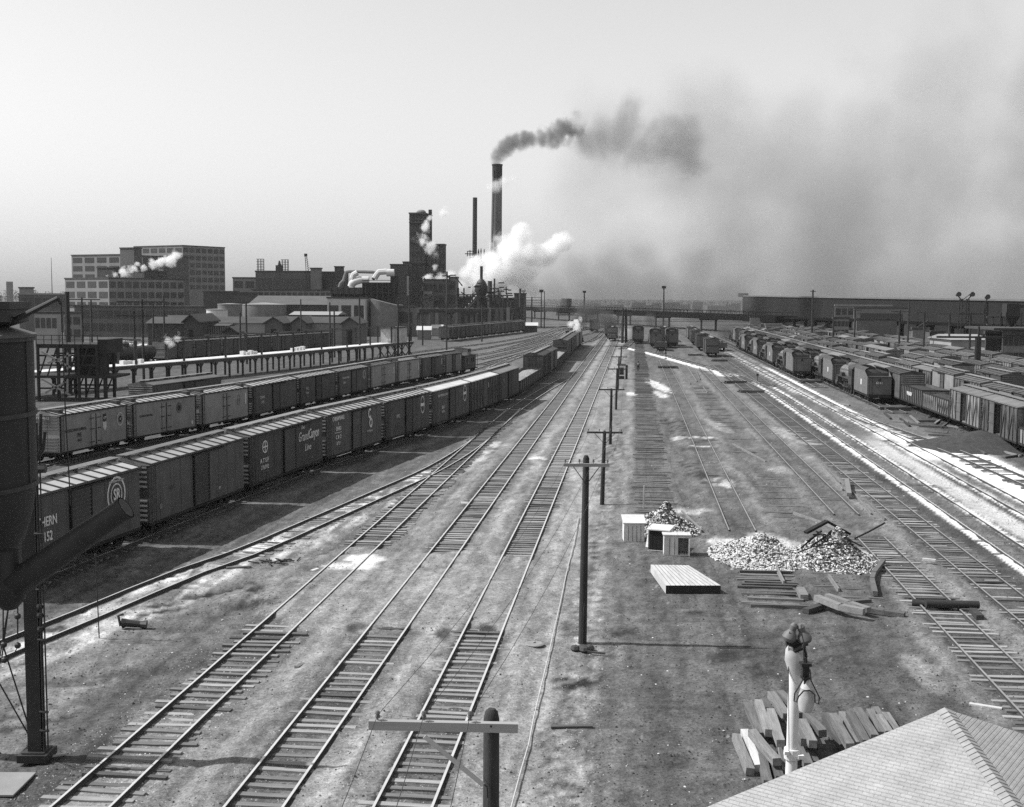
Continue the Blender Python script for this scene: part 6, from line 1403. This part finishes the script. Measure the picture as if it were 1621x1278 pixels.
g_ = P(896,485,690); root = thing('truck','dark lorry crossing the bridge','truck',(g_.x,705,7.6)); root.rotation_euler = (0,0,1.8); b = MB(); b.box(-9,2,-1.5,1.5,1.2,5.2); b.build('body', steel_dark(), root); b = MB(); b.box(2.3,5,-1.4,1.4,1,4.0); b.build('cab', steel_dark(), root); b = MB(); [b.cyl((x,-1.5,.7),(x,1.5,.7),.7) for x in (-7,-4,3.8)]; b.build('wheels', iron(), root)
def lpole(x, yt, yb, Y, lab, w=.35, arm=0, name='lamp_mast', cat='mast', head=True, arms=1, zb=0, grp=None):
    a = P(x,yt,Y); o = thing(name,lab,cat,(a.x,Y,zb),0,grp); h = a.z-zb; b = MB(); b.tube([(0,0,0),(0,0,h)],[w*.6,w*.42],8); b.build('pole', pole_wood(), o)
    if arm:
        for k in range(arms): b = MB(); b.box(-arm/2,arm/2,-.25,-.05,h-.5-1.1*k,h-.3-1.1*k); b.build('crossarm', wood_dark(), o)
    elif head: b = MB(); b.box(-.9,.9,-.9,.9,h-.3,h+.9); b.build('lamp_head', steel_dark(), o)
    return o
lpole(925,463,487,672,'lamp mast standing on the bridge left of the double pole',.8,zb=7.6); lpole(1051,456,495,540,'taller lamp mast rising behind the bridge',.7); lpole(1287,459,540,330,'mast with a lamp cluster above the right hand viaduct',.5,1.6)
lpole(829,462,500,560,'twin lamp mast left of the far bridge end, right one',.6); lpole(842,470,515,520,'telegraph pole with many arms beside the plant',.6,8,'telegraph_pole','utility pole',arms=3); lpole(857,462,512,525,'thin mast with a lamp beside the plant',.5); lpole(862,461,512,527,'second thin mast beside the plant',.4,head=False)
for x,yt,Y,lab,arm in ((1425,490.5,250,'pole with a crossarm behind the stored cars, first from the left of four',4),(1464,492,245,'pole with a crossarm behind the stored cars, second from the left of four',4),(1504,494,238,'pole with a crossarm behind the stored cars, third from the left of four',6),(1537,494,232,'pole with a crossarm behind the stored cars, right of four',5),(1320,488,300,'bare pole by the small windowed building, left',0),(1354,489,300,'pole with a short crossarm by the small windowed building',3),(1439,480,262,'slender bare pole between two crossarm poles',0)):
    lpole(x,yt,0,Y,lab,.42,arm,'telegraph_pole','utility pole',False)
for x,w,lab in ((1527,3.4,'lattice floodlight tower with two lamp heads above the viaduct'),(1562,1.2,'single floodlight mast right of the lattice tower')):
    a = P(x,466 if w > 2 else 470,270); o = thing('floodlight_tower',lab,'floodlight tower',(a.x,270,0)); b = MB(); s = w*.22
    for dx in (-s,s):
        for dy in (-s,s): b.bar((dx*1.3,dy*1.3,0),(dx,dy,a.z-1),.18)
    for k in range(10): z = a.z*k/10; b.bar((-s*1.2,-s,z),(s*1.2,-s,z+a.z/10),.12)
    b.build('mast', steel_dark(), o)
    for dx in ((-w*.45,w*.45) if w > 2 else (0,)): q = MB(); q.cyl((dx,-.8,a.z),(dx,.5,a.z-.2),.55,.3,12); q.bar((dx,0,a.z-.3),(dx*.3,0,a.z-1.5),.2); q.build('lamp_head', steel_dark(), o)
# signal gantry post right
a = P(1548.7,534,190); o = thing('gantry','thick dark post with a long horizontal beam among the stored cars','gantry',(a.x,190,0)); b = MB(); b.bar((0,0,0),(0,0,a.z),.75); b.bar((.05,0,a.z),(.05,0,a.z+1.7),.25); b.build('post', steel_dark(), o)
l_, r2_ = P(1483,534,190)-a, P(1590,533,190)-a; b = MB(); b.box(l_.x,r2_.x,-.2,.2,a.z-.15,a.z+.15); b.build('beam', steel_dark(), o)
# right hand buildings
a, c = P(1176,469.5,720), P(1621,477,430); root = thing('warehouse','very long dark warehouse closing the right horizon','warehouse',(a.x,720,0)); d = Vector((c.x-a.x,430-720,0)); dn = d.normalized(); nn = Vector((-dn.y,dn.x,0)); L = d.length*1.35; b = MB(); z0, z1 = a.z, c.z; zL = z0+(z1-z0)*1.35
vs_l = [(0,0,0),dn*L,dn*L+nn*60,nn*60]; vs_l = [Vector(v) for v in vs_l]; tp_ = [vs_l[0]+Vector((0,0,z0)),vs_l[1]+Vector((0,0,zL)),vs_l[2]+Vector((0,0,zL)),vs_l[3]+Vector((0,0,z0))]; b.add(vs_l+tp_,[(0,1,5,4),(1,2,6,5),(2,3,7,6),(3,0,4,7),(4,5,6,7)]); b.build('wall', M('warehouse brick',.026,.25,.06,.95,spec=.03), root)
b = MB(); b.bar(Vector((0,0,z0+.3))-nn*.3, dn*L-nn*.3+Vector((0,0,zL+.3)),.5,.7); b.cb((0,0,z0+.8),(6,3,2.2)); b.build('parapet', M('parapet',.17,.2,.3), root)
for k in range(0):
    q = MB(); s = L*(k+.5)/40; zz = (z0+(zL-z0)*s/L); q.add([dn*(s-2.6)-nn*.05+Vector((0,0,zz-8)),dn*(s+2.6)-nn*.05+Vector((0,0,zz-8)),dn*(s+2.6)-nn*.05+Vector((0,0,zz-5.2)),dn*(s-2.6)-nn*.05+Vector((0,0,zz-5.2))],[(0,1,2,3)]); q.build('window', M('warehouse glass',.13,.3,.2,.5), root)
block('small pale house with a sloping roof below the bridge end', 1237, 400, 1213, 1240, 515, 3,2,0,1, whb, fh=3, cat='house', name='house', roofm_=rfl); block('wide pale shed behind the locomotives', 1256, 440, 1188, 1260, 503, 3,0,0,1, M('pale shed',.3,.2,.3), cat='shed', name='shed')
block('small building with a grid of windows below the viaduct', 1344, 330, 1320, 1346, 505, 3,4,0,2, conc, fh=2.4, cat='building', name='building'); block('long low light roofed building in front of the warehouse', 1412, 470, 1322, 1418, 485, 5,9,0,1, M('low works',.2,.25,.3), fh=4, roofm_=rfl, cat='building', name='building')
block('second low works building in front of the warehouse, dark bay at its left', 1440, 440, 1352, 1446, 489, 5,1,0,1, M('low works',.2,.25,.3), fh=7, cat='building', name='building')
block('plain grey shed behind the stored cars, left of the poles', 1420, 350, 1357, 1424, 507, 3,0,0,1, M('grey shed',.15,.2,.3), cat='shed', name='shed'); block('ribbed grey shed between two crossarm poles', 1465, 290, 1446, 1475, 522, 3,0,0,1, M('ribbed shed',.22,.3,.6,streak=.3), cat='shed', name='shed'); block('low dark store right of the ribbed shed', 1495, 290, 1476, 1500, 527, 3,0,0,1, brk, cat='shed', name='shed')
shed_g('white gabled shed with a bright roof left of the thick gantry post', 1506, 1562, 538, 529, 235, whb, M('bright roof',.33,.1,.3), 12)
block('pale timber clad station building at the right edge', 1640, 205, 1590, 1660, 524, 4,6,0,2, M('station boards',.3,.25,.6,streak=.3), fh=3.0, cat='building', name='station_building'); a = P(1562,522,203); b = MB(); b.box(0,12,-3,10,0,.35); o = b.build('canopy', rf, None); o.location = (a.x,203,a.z); tag(o,'flat dark canopy roof at the right edge','canopy')
block('dark goods shed with a sloping pale roof edge, beside the station building', 1590, 215, 1563, 1594, 529, 3,0,0,1, brk, cat='shed', name='shed')
a = P(1601,481,210); o = thing('coal_hopper','black coaling hopper with a chute above the right station roof','coal hopper',(a.x,210,0)); t_ = a.z; b = MB()
b.add([(-1.15,-1,t_),(1.15,-1,t_),(1.15,1,t_),(-1.15,1,t_),(-1.2,-1,t_-2.2),(1.2,-1,t_-2.2),(1.2,1,t_-2.2),(-1.2,1,t_-2.2),(-.2,-.2,t_-4.0),(.4,-.2,t_-4.0),(.4,.2,t_-4.0),(-.2,.2,t_-4.0)],[(0,3,2,1),(0,1,5,4),(1,2,6,5),(2,3,7,6),(3,0,4,7),(4,5,9,8),(5,6,10,9),(6,7,11,10),(7,4,8,11)]); b.build('hopper', steel_dark(), o); b = MB(); b.bar((1,0,t_-.5),(6,0,t_-.3),.5); b.bar((.1,0,t_-4),(-.3,0,t_-5.2),.3); b.build('chute', steel_dark(), o); b = MB(); [b.bar((x,y,0),(x,y,t_-1.5),.15) for x in (-1.3,1.4) for y in (-1.1,1.1)]; b.build('legs', steel_dark(), o)
lat('light steel gallery leading to the black coaling hopper', [[(1562,502),(1590,502)],[(1572,502),(1572,520)],[(1586,500),(1586,520)],[(1562,514),(1592,515)]], 212, .25, 'gallery', 'steelwork', concd)
# far skyline, trees
for x0,x1,yt,lab in ((1097,1113,478,'faint row of short stacks on the hazy skyline'),(1176,1182,466,'faint far tower at the left end of the warehouse')):
    b = MB(); a = P(x0,yt,1100); c = P(x1,yt,1100)
    for k in range(4 if x1-x0 > 10 else 1): b.box((c.x-a.x)*k/4,(c.x-a.x)*k/4+2.2,0,3,0,a.z)
    b.box(0,c.x-a.x,1,9,0,a.z*.7); o = b.build('far_works', brm); o.location = (a.x,1100,0); tag(o,lab,'works')
for i,(x0,x1,yt,Y) in enumerate(((880,905,484,900),(940,985,481,1200),(1000,1040,480,1300),(1050,1090,478,1250),(1120,1170,480,1150),(1185,1225,483,1000))):
    a = P(x0,yt,Y); c = P(x1,yt,Y); b = MB(); r = random.Random(i); x = 0
    while x < c.x-a.x: w = r.uniform(5,16); b.box(x,x+w-.2,0,12,0,a.z*r.uniform(.7,1.1)); x += w
    o = b.build('far_buildings', brm); o.location = (a.x,Y,0); tag(o,'faint far buildings beyond the bridge, %s cluster from the left'%nth(i+1),'buildings','hazy buildings beyond the bridge')
def leafmass(label, segs, Y, seed, hmin, hmax, name='far_woodland', wid=1., n_per=26, kind='stuff', size=1.2):
    r = random.Random(seed); b = MB()
    for (x0,x1) in segs:
        a = P(x0,470,Y).x; c = P(x1,470,Y).x; x = a
        while x < c:
            h = r.uniform(hmin,hmax); w = h*r.uniform(.25,.4); yy = r.uniform(-20,20)
            b.bar((x,yy,0),(x+r.uniform(-.5,.5),yy,h*.8),.35)
            for k in range(n_per):
                t = r.uniform(0,2*PI); q = r.random()**.5; zz = h*(.35+.65*r.random()); rad = w*q*math.sin(PI*min(.97,(zz/h-.2)))
                p = Vector((x+rad*math.cos(t)*1.2,yy+rad*math.sin(t),zz)); s = size*r.uniform(.4,1.2); v1 = Vector((r.gauss(0,1),r.gauss(0,1),r.gauss(0,1))).normalized()*s; v2 = v1.cross(Vector((r.gauss(0,1),r.gauss(0,1),r.gauss(0,1)))).normalized()*s*.5
                b.add([p-v1,p+v2,p+v1,p-v2],[(0,1,2,3)])
            x += w*r.uniform(1.0,2.2)
    me = b.mesh(name, M('bare tree twigs',.07,.3,.5,.9)); me.transform(Matrix.Translation((0,-0,0))); o = link(name, me); o.location = (0,Y,0); tag(o,label,None,None,kind); return o
leafmass('hazy bare woodland on the left horizon', [(-60,112),(352,410),(-60,60)], 1500, 5, 11, 20, size=1.0, n_per=80)
leafmass('hazy tree line far beyond the bridge', [(860,1180)], 1700, 9, 7, 12, size=1.2)
c = P(15,446,1000); b = MB(); b.box(-2,2,-2,2,0,c.z); o = b.build('far_tower', conc); o.location = (c.x,1000,0); tag(o,'small square tower on the far left horizon','tower')
c = P(81,408,900); b = MB(); b.tube([(0,0,0),(0,0,c.z)],[.4,.15],6); o = b.build('radio_mast', steel_dark()); o.location = (c.x,900,0); tag(o,'very thin mast on the far left horizon','mast')
# ---- icing platform
DK_ = [(-66,146),(-60.5,160),(-44.8,202.6),(-22.8,274)]; ln = Line(DK_); p0 = Vector((DK_[0][0],DK_[0][1],0)); ice = thing('icing_platform','long timber icing platform with a bright deck and portal posts','platform',p0); dm = M('frosty deck boards',.62,.2,.6,.9,streak=.05)
b = MB(); N = 24; lo = 1.6
for i in range(N):
    a_,_h = ln.at(ln.len*i/N,-1.6); c_,_h = ln.at(ln.len*(i+1)/N,-1.6); b.bar(Vector((a_.x,a_.y,3.15))-p0,Vector((c_.x,c_.y,3.15))-p0,3.6,.1)
b.build('deck', dm, ice); b = MB()
for i in range(N):
    for off in (.2,-3.4): a_,_h = ln.at(ln.len*i/N,off); c_,_h = ln.at(ln.len*(i+1)/N,off); b.bar(Vector((a_.x,a_.y,2.85))-p0,Vector((c_.x,c_.y,2.85))-p0,.2,.5)
b.build('beam', wood_dark(), ice)
s = 1.5; k = 0
while s < ln.len:
    for off in (.1,-3.3):
        a_,h_ = ln.at(s,off); q = MB(); q.bar(Vector((a_.x,a_.y,0))-p0,Vector((a_.x,a_.y,2.6))-p0,.3); e = Vector((math.cos(h_),math.sin(h_),0))
        for sg in (-1,1): q.bar(Vector((a_.x,a_.y,1.9))-p0,Vector((a_.x,a_.y,2.6))-p0+e*.7*sg,.14)
        q.build('post', steel_dark(), ice)
    s += 4.1; k += 1
s = ln.len-.8
while s > 26:
    q = MB(); a_,_h = ln.at(s,0); c_,_h = ln.at(s,-3.2)
    for w_ in (a_,c_): q.bar(Vector((w_.x,w_.y,3.2))-p0,Vector((w_.x,w_.y,6.7))-p0,.3)
    e = (c_-a_); q.bar(Vector((a_.x-e.x*.25,a_.y-e.y*.25,6.8))-p0,Vector((c_.x+e.x*.25,c_.y+e.y*.25,6.8))-p0,.25); q.build('portal', steel_dark(), ice); s -= 11.5
b = MB()
for off in (0,-3.2):
    for i in range(N): a_,_h = ln.at(26+(ln.len-26)*i/N,off); c_,_h = ln.at(26+(ln.len-26)*(i+1)/N,off); b.bar(Vector((a_.x,a_.y,6.5))-p0,Vector((c_.x,c_.y,6.5))-p0,.06)
b.build('cable', iron(), ice)
a_,h_ = ln.at(ln.len-7,-1.6); q = thing('platform_cabin','small pale cabin on the far end of the icing platform','cabin',(a_.x,a_.y,3.21),h_); b = MB(); b.box(-4.5,4.5,-1.3,1.3,0,3.2); b.build('wall', M('cabin boards',.42,.3,.8,streak=.2), q); b = MB(); b.box(-5,5,-1.7,1.7,3.2,3.4); b.build('roof', rf, q)
b = MB(); a_,h_ = ln.at(ln.len-.2,-1.6); e = Vector((math.cos(h_),math.sin(h_),0))
for off in (.1,-3.3):
    for t0 in (0,4.2,8.4):
        p,_h = ln.at(ln.len-t0-.3,off); q_,_h = ln.at(ln.len-t0-4.4,off); b.bar(Vector((p.x,p.y,0))-p0,Vector((q_.x,q_.y,2.7))-p0,.16); b.bar(Vector((q_.x,q_.y,0))-p0,Vector((p.x,p.y,2.7))-p0,.16)
b.build('brace', steel_dark(), ice)
for t0,lab in ((30,'white ice blocks on the platform deck near its left end'),(62,'white bundles on the middle of the icing platform deck'),(80,'white bundles farther along the icing platform deck')):
    p,h_ = ln.at(t0,-1.9); b = MB(); r = random.Random(t0)
    for k in range(4): x = k*1.3; b.box(x,x+.8,-.3,.4,0,.4+r.random()*.3)
    o = b.build('ice_blocks', M('ice white',.8,.05,1)); o.location = (p.x,p.y,3.21); o.rotation_euler = (0,0,h_); tag(o,lab,'ice blocks')
# dark hoist structure left of the platform
g_ = P(60,600,150); gx = g_.x; st = thing('hoist_house','dark steel machinery house with a railed roof and pale cross braces behind the silo','machinery house',(gx,150,0)); X1 = P(156,560,150).x-gx; Z1 = P(100,545,150).z
b = MB(); b.box(0,X1,0,6,Z1-.5,Z1); b.box(X1*.55,X1*.95,1.5,5,3.2,Z1-.5); b.box(-3,X1+2,-.4,6,2.9,3.2); 
for zz in (4.4,5.6,1.5): b.box(0,X1,-.1,.1,zz,zz+.2); b.box(0,X1,5.8,6,zz,zz+.2)
for x in (.2,X1*.16,X1*.33,X1*.5,X1*.66,X1*.82): b.box(x,x+.2,5.7,6,0,Z1); b.bar((x,0,3.2),(x+X1*.16,0,Z1-.5),.15); b.bar((x,5.8,0),(x+X1*.16,5.8,2.9),.15)

for x in (0,X1*.33,X1*.66,X1-.3): b.box(x,x+.3,-.3,0,0,Z1)
b.build('frame', M('machinery house steel',.03,.3,.6), st); X2 = P(120,560,150).x-gx; X3 = P(170,560,150).x-gx; b = MB(); b.box(X1*.99,X3,0,6,Z1-1.2,Z1+.6); b.box(X3-.6,X3-.2,0,.4,0,Z1-1.2); b.box(X1,X1+.3,5,5.4,0,Z1-1.2); b.build('bin', M('machinery house steel',.03,.3,.6), st)
b = MB(); 
for x in [X1*k/8 for k in range(9)]: b.bar((x,-.2,Z1),(x,-.2,Z1+1.1),.08)
b.bar((0,-.2,Z1+1.1),(X1,-.2,Z1+1.1),.08); b.bar((0,-.2,Z1+.55),(X1,-.2,Z1+.55),.06); b.build('railing', iron(), st); b = MB(); Lq = Vector((gx,150,0))
for a_,c_ in (((66,557),(112,582)),((76,575),(112,562)),((107,559),(107,585)),((66,600),(112,626)),((72,622),(104,605)),((107,601),(107,622))): b.bar(P(*a_,149.2)-Lq,P(*c_,149.2)-Lq,.22)
b.build('brace', M('pale brace timber',.3,.2,1), st)
g_ = P(205,520,240); b = MB(); r = random.Random(3)
for k in range(260): x,y = r.gauss(0,3.6),r.gauss(0,3); z = max(0,4.2-abs(x)*.25-abs(y)*.3)+r.uniform(-.3,.3); s = r.uniform(.3,1); b.T = Matrix.Translation((x,y,z)) @ Matrix.Rotation(r.uniform(0,3),4,'Z') @ Matrix.Rotation(r.uniform(-.8,.8),4,'X'); b.box(-s,s,-s*.5,s*.5,-.1,.15,0)
o = b.build('scrap_metal_pile', M('bright scrap',.55,.3,.5)); o.location = (P(195,525,240).x,240,0); tag(o,'bright heap of scrap metal behind the machinery house','scrap heap'); o['kind'] = 'stuff'
for x,yt,Y,lab,arm,arms in ((129.5,471,230,'telegraph pole before the long factory wing, with two crossarms',7,2),(144,475,232,'bare pole just right of the leftmost factory pole',0,0),(212,488,200,'leaning pole left of the many armed pole',3,1),(225,474,190,'pole with several wide crossarms left of the platform',8,3),(242,480,240,'slender pole right of the many armed pole',0,0),(259,468,260,'slender pole before the dark gabled shed',0,0),(380,495,240,'short pole left of the tall one by the storage tanks',0,0),(389.5,479,235,'tall pole by the storage tanks',0,0),(476,474,300,'slender pole before the long works roof',0,0),(522,479,260,'pole left of the white works building',0,0),(529,493,262,'short pole next to the one left of the white works building',0,0),(569,471,250,'tall pole in front of the white works building',0,0),(630,478,265,'pole in front of the curved retort wall',1.5,1),(648,471,268,'tall pole at the end of the icing platform',0,0),(669,496,330,'short pole right of the icing platform',0,0),(707,479,300,'tall pole in front of the boiler house',0,0),(763,482,360,'pole above the dark freight string',0,0),(12,477,150,'pole with crowded crossarms at the far left edge',5,2),(106,462,160,'thick dark post behind the silo boom',0,0)):
    lpole(x,yt,0,Y,lab,.38 if x != 106 else .7,arm,'telegraph_pole','utility pole',False,arms=arms)
for x,y,w,h,lab,m in ((692,516,3.5,2.6,'white tank wagon shape by the boiler house foot',whb),(671,522,4,3,'pale hut at the foot of the plant trestle',conc),(839,510,5.5,2.5,'small hut with a white roof right of the plant',brk)):
    g_ = G(x,y+16); b = MB(); b.box(-w/2,w/2,0,4,0,h); b.prism([(-.4,h+.01),(4.4,h+.01),(2,h+1.2)],-w/2-.4,w/2+.4,1); o = b.build('hut', [m,M('hut roof',.45,.1,.3)]); o.location = g_; tag(o,lab,'hut')
# ================================================================ AIR, STEAM, SMOKE
def plume(name, label, blobs, dens, col, nscale, namp, edge=.12, lo=.0, aniso=.0, step=.6, detail=5, absorb=None, cat='smoke', pad=1.25, extra=None):
    """one closed box of drifting vapour; density from soft balls (world metres) broken up by noise"""
    allb = blobs+(extra[0] if extra else [])
    mn = Vector([min(c[i]-r*pad for c,r,_ in allb) for i in range(3)]); mx = Vector([max(c[i]+r*pad for c,r,_ in allb) for i in range(3)]); mn.z = max(mn.z, .3)
    c = (mn+mx)/2; b = MB(); b.box(mn.x-c.x,mx.x-c.x,mn.y-c.y,mx.y-c.y,mn.z-c.z,mx.z-c.z)
    m = bpy.data.materials.new(name); m.use_nodes = True; nt = m.node_tree; nt.nodes.remove(nt.nodes['Principled BSDF']); out = nt.nodes['Material Output']
    tc = nd(nt,'ShaderNodeTexCoord'); vec = tc.outputs['Object']
    nz = nt.nodes.new('ShaderNodeTexNoise'); nz.inputs['Scale'].default_value = nscale; nz.inputs['Detail'].default_value = detail; nz.inputs['Roughness'].default_value = .62; nt.links.new(vec, nz.inputs['Vector'])
    def field(bl, nz, namp, lo, edge, dens):
        f = None
        for (p, r, wgt) in bl:
            d = nt.nodes.new('ShaderNodeVectorMath'); d.operation = 'DISTANCE'; nt.links.new(vec, d.inputs[0]); d.inputs[1].default_value = p-c
            v = mth(nt,'MULTIPLY_ADD', d.outputs['Value'], -wgt/r, wgt)
            f = v if f is None else mth(nt,'MAXIMUM', f, v)
        f = mth(nt,'ADD', f, mth(nt,'MULTIPLY_ADD', nz, 2*namp, -namp-lo))
        mr = nt.nodes.new('ShaderNodeMapRange'); mr.interpolation_type = 'SMOOTHSTEP'; mr.inputs['From Min'].default_value = 0; mr.inputs['From Max'].default_value = edge; nt.links.new(f, mr.inputs['Value'])
        return mth(nt,'MULTIPLY', mr.outputs[0], dens)
    dd = field(blobs, nz.outputs[0], namp, lo, edge, dens)
    if extra:
        nz2 = nt.nodes.new('ShaderNodeTexNoise'); nz2.inputs['Scale'].default_value = extra[2]; nz2.inputs['Detail'].default_value = 5; nt.links.new(vec, nz2.inputs['Vector'])
        dd = mth(nt,'ADD', dd, field(extra[0], nz2.outputs[0], extra[3], extra[4], extra[5], extra[1]))
    pv = nt.nodes.new('ShaderNodeVolumePrincipled'); nt.links.new(dd, pv.inputs['Density']); pv.inputs['Color'].default_value = (col,)*3+(1,); pv.inputs['Anisotropy'].default_value = aniso
    nt.links.new(pv.outputs[0], out.inputs['Volume']); m.cycles.volume_step_rate = step
    o = b.build(name, m); o.location = c; tag(o, label, cat, None, 'stuff'); return o
def BL(px, py, Y, rpx, w=1.): return (P(px,py,Y), rpx*Y/F*1.6, w)
if STEAM:
    plume('steam_cloud','billowing bright steam over the plant', [BL(700,440,545,9),BL(716,436,545,12),BL(735,437,548,17),BL(757,424,550,20),BL(780,410,550,24),BL(806,398,550,27),BL(824,372,550,17),BL(836,404,552,26),BL(862,396,552,20),BL(886,384,552,14),BL(760,448,545,20),BL(790,440,545,26),BL(822,436,548,24),BL(725,455,540,13),BL(848,462,548,15)], .30, .99, .075, 1.4, .5, .26, 0, .2, 7, cat='steam')
    plume('tower_steam','white steam curling past the dark tower', [BL(681,345,552,5),BL(674,360,552,9),BL(668,380,552,11),BL(682,392,552,11),BL(690,402,552,8),BL(688,425,552,7),BL(700,336,556,9,.7),BL(712,330,560,9,.5),BL(678,440,548,8),BL(692,442,548,7)], .45, .99, .20, 1.2, .5, .33, 0, .4, cat='steam')
    plume('roof_steam','white steam trailing across the factory roofs', [BL(170,437,508,3.5),BL(182,436,508,6),BL(195,431,508,8),BL(208,427,508,8),BL(228,424,508,5),BL(242,420,508,7),BL(256,417,508,9),BL(270,412,508,11),BL(279,406,508,8),BL(217,417,508,5),BL(240,413,508,5)], .6, .99, .28, 1.2, .5, .33, 0, .4, cat='steam')
    plume('chimney_smoke','dark smoke bending away from the tallest chimney', [BL(786,258,600,7,2.6),BL(789,248,600,9,2.6),BL(794,240,600,11,2.5),BL(800,233,602,12,2.4),BL(808,228,603,12,2.3),BL(818,224,604,12,2.2),BL(830,222,606,12,2.0),BL(842,221,607,12,1.8),BL(856,221,608,13,1.6),BL(872,217,610,16,1.4),BL(890,206,612,22,1.2),BL(912,200,614,28,1.2),BL(928,222,616,26,1.2),BL(952,212,618,36,1.1),BL(985,215,620,40,1.1),BL(1015,235,622,40),BL(1050,225,624,42),BL(1085,240,626,40),BL(1000,180,626,36,.9)], .06, .26, .04, 1.1, .8, .28, 0, .2, extra=([BL(786,259,600,6),BL(788,251,600,8),BL(792,243,600,10),BL(798,235,600,11),BL(807,229,601,11),BL(818,225,602,11,.95),BL(830,223,603,11,.9),BL(843,222,604,11,.8),BL(857,220,606,12,.75),BL(872,216,608,14,.7),BL(888,208,610,16,.65),BL(905,203,612,18,.55)], .24, .16, .8, .1, .5))
    plume('chimney_steam','pale vapour drifting past the tall chimney', [BL(785,293,594,9),BL(797,288,594,10),BL(775,297,594,7),BL(812,283,594,9,.8)], .16, .97, .09, 1.0, .5, .25, 0, .4, cat='steam')
    plume('drifting_smoke','broad pall of grey smoke filling the right half of the sky', [BL(980,250,760,110,1.25),BL(1060,245,770,120,1.25),BL(1090,200,780,130,1.2),BL(1200,260,800,170),BL(1330,330,800,170),BL(1480,300,820,200),BL(1650,260,830,200),BL(1150,400,780,130),BL(1320,420,800,150),BL(1500,430,820,150),BL(1660,420,830,150),BL(990,380,770,120,.8),BL(1230,120,800,130,.7),BL(1450,140,820,150,.7)], .017, .40, .0085, 1.5, 1.2, .25, .1, .5, 6)
    plume('ground_smoke','murky smoke hanging behind the bridge at the centre', [BL(880,470,700,30),BL(930,460,700,38),BL(985,455,710,40),BL(1040,460,700,38),BL(1095,465,700,36),BL(1150,470,690,34),BL(920,425,700,30),BL(965,415,700,36),BL(1010,405,700,26),BL(1100,430,700,36)], .03, .28, .022, 1.1, .8, .05, 0, .4)
    plume('engine_smoke','dark smoke rising from the switch engine and the engines under the bridge', [BL(920,512,330,9),BL(926,502,332,14),BL(936,494,336,16),BL(950,503,345,13),BL(962,509,380,13),BL(945,520,350,10),BL(975,512,385,12),BL(992,509,390,11),BL(1008,511,385,9),BL(1150,525,330,12),BL(1170,530,330,9),BL(1050,512,385,10),BL(1030,508,385,10)], .34, .13, .11, .9, .8, .08, 0, .25)
    plume('engine_steam','small white steam jet above the switch engine', [BL(904,513,300,6),BL(914,520,298,7),BL(912,511,300,6),BL(920,506,300,5,.8)], .8, .99, .7, 1., .4, .3, 0, .3, cat='steam')
    plume('yard_steam','small puff of white steam above the tank car', [BL(272,546,185,6),BL(265,538,185,7),BL(281,537,185,6),BL(262,530,186,5,.7),BL(285,528,186,5,.7)], .7, .99, .6, 1.2, .5, .35, .0, .3, cat='steam')
if HAZE:
    b = MB(); b.box(-1500,1500,-60,2600,-1.2,150); m = bpy.data.materials.new('haze'); m.use_nodes = True; nt = m.node_tree; nt.nodes.remove(nt.nodes['Principled BSDF']); pv = nt.nodes.new('ShaderNodeVolumePrincipled'); pv.inputs['Density'].default_value = HAZE; pv.inputs['Color'].default_value = (.94,.94,.94,1); pv.inputs['Anisotropy'].default_value = .2; nt.links.new(pv.outputs[0], nt.nodes['Material Output'].inputs['Volume']); o = b.build('haze', m); tag(o,'thin smoky air over the yard',None,None,'stuff')
# ================================================================ LIGHT, SKY, RENDER
SUN_EL, SUN_AZ = math.radians(49), math.atan2(.05, -1.0)      # direction to the sun, measured from +X
sd = Vector((math.cos(SUN_AZ)*math.cos(SUN_EL), math.sin(SUN_AZ)*math.cos(SUN_EL), math.sin(SUN_EL)))
sl = bpy.data.lights.new('sun', 'SUN'); sl.energy = 4.3; sl.angle = math.radians(.5); sl.color = (1, 1, 1)
so = bpy.data.objects.new('sun', sl); COL.objects.link(so); so.rotation_euler = sd.to_track_quat('Z', 'Y').to_euler(); so.location = (-60, 0, 90)
w = bpy.data.worlds.new('World'); SC.world = w; w.use_nodes = True; nt = w.node_tree
bgd = nt.nodes['Background']; sk = nt.nodes.new('ShaderNodeTexSky'); sk.sky_type = 'NISHITA'; sk.sun_disc = False
sk.sun_elevation = SUN_EL; sk.sun_rotation = math.atan2(sd.x, sd.y); sk.dust_density = 1.0; sk.air_density = 2.4; sk.ozone_density = 1
bw = nt.nodes.new('ShaderNodeRGBToBW'); nt.links.new(sk.outputs[0], bw.inputs[0]); nt.links.new(bw.outputs[0], bgd.inputs['Color']); bgd.inputs['Strength'].default_value = .107
vs_ = SC.view_settings; vs_.view_transform = 'Standard'; vs_.look = 'None'; vs_.gamma = 1; vs_.exposure = EXPO if 'EXPO' in globals() else .0; vs_.use_curve_mapping = False
c_ = SC.cycles; c_.max_bounces = 6; c_.diffuse_bounces = 2; c_.glossy_bounces = 2; c_.transmission_bounces = 2; c_.volume_bounces = 5; c_.transparent_max_bounces = 8
c_.use_denoising = False; c_.use_adaptive_sampling = True; c_.adaptive_threshold = .012
c_.sample_clamp_indirect = 2.0; c_.sample_clamp_direct = 0
SC.render.film_transparent = False
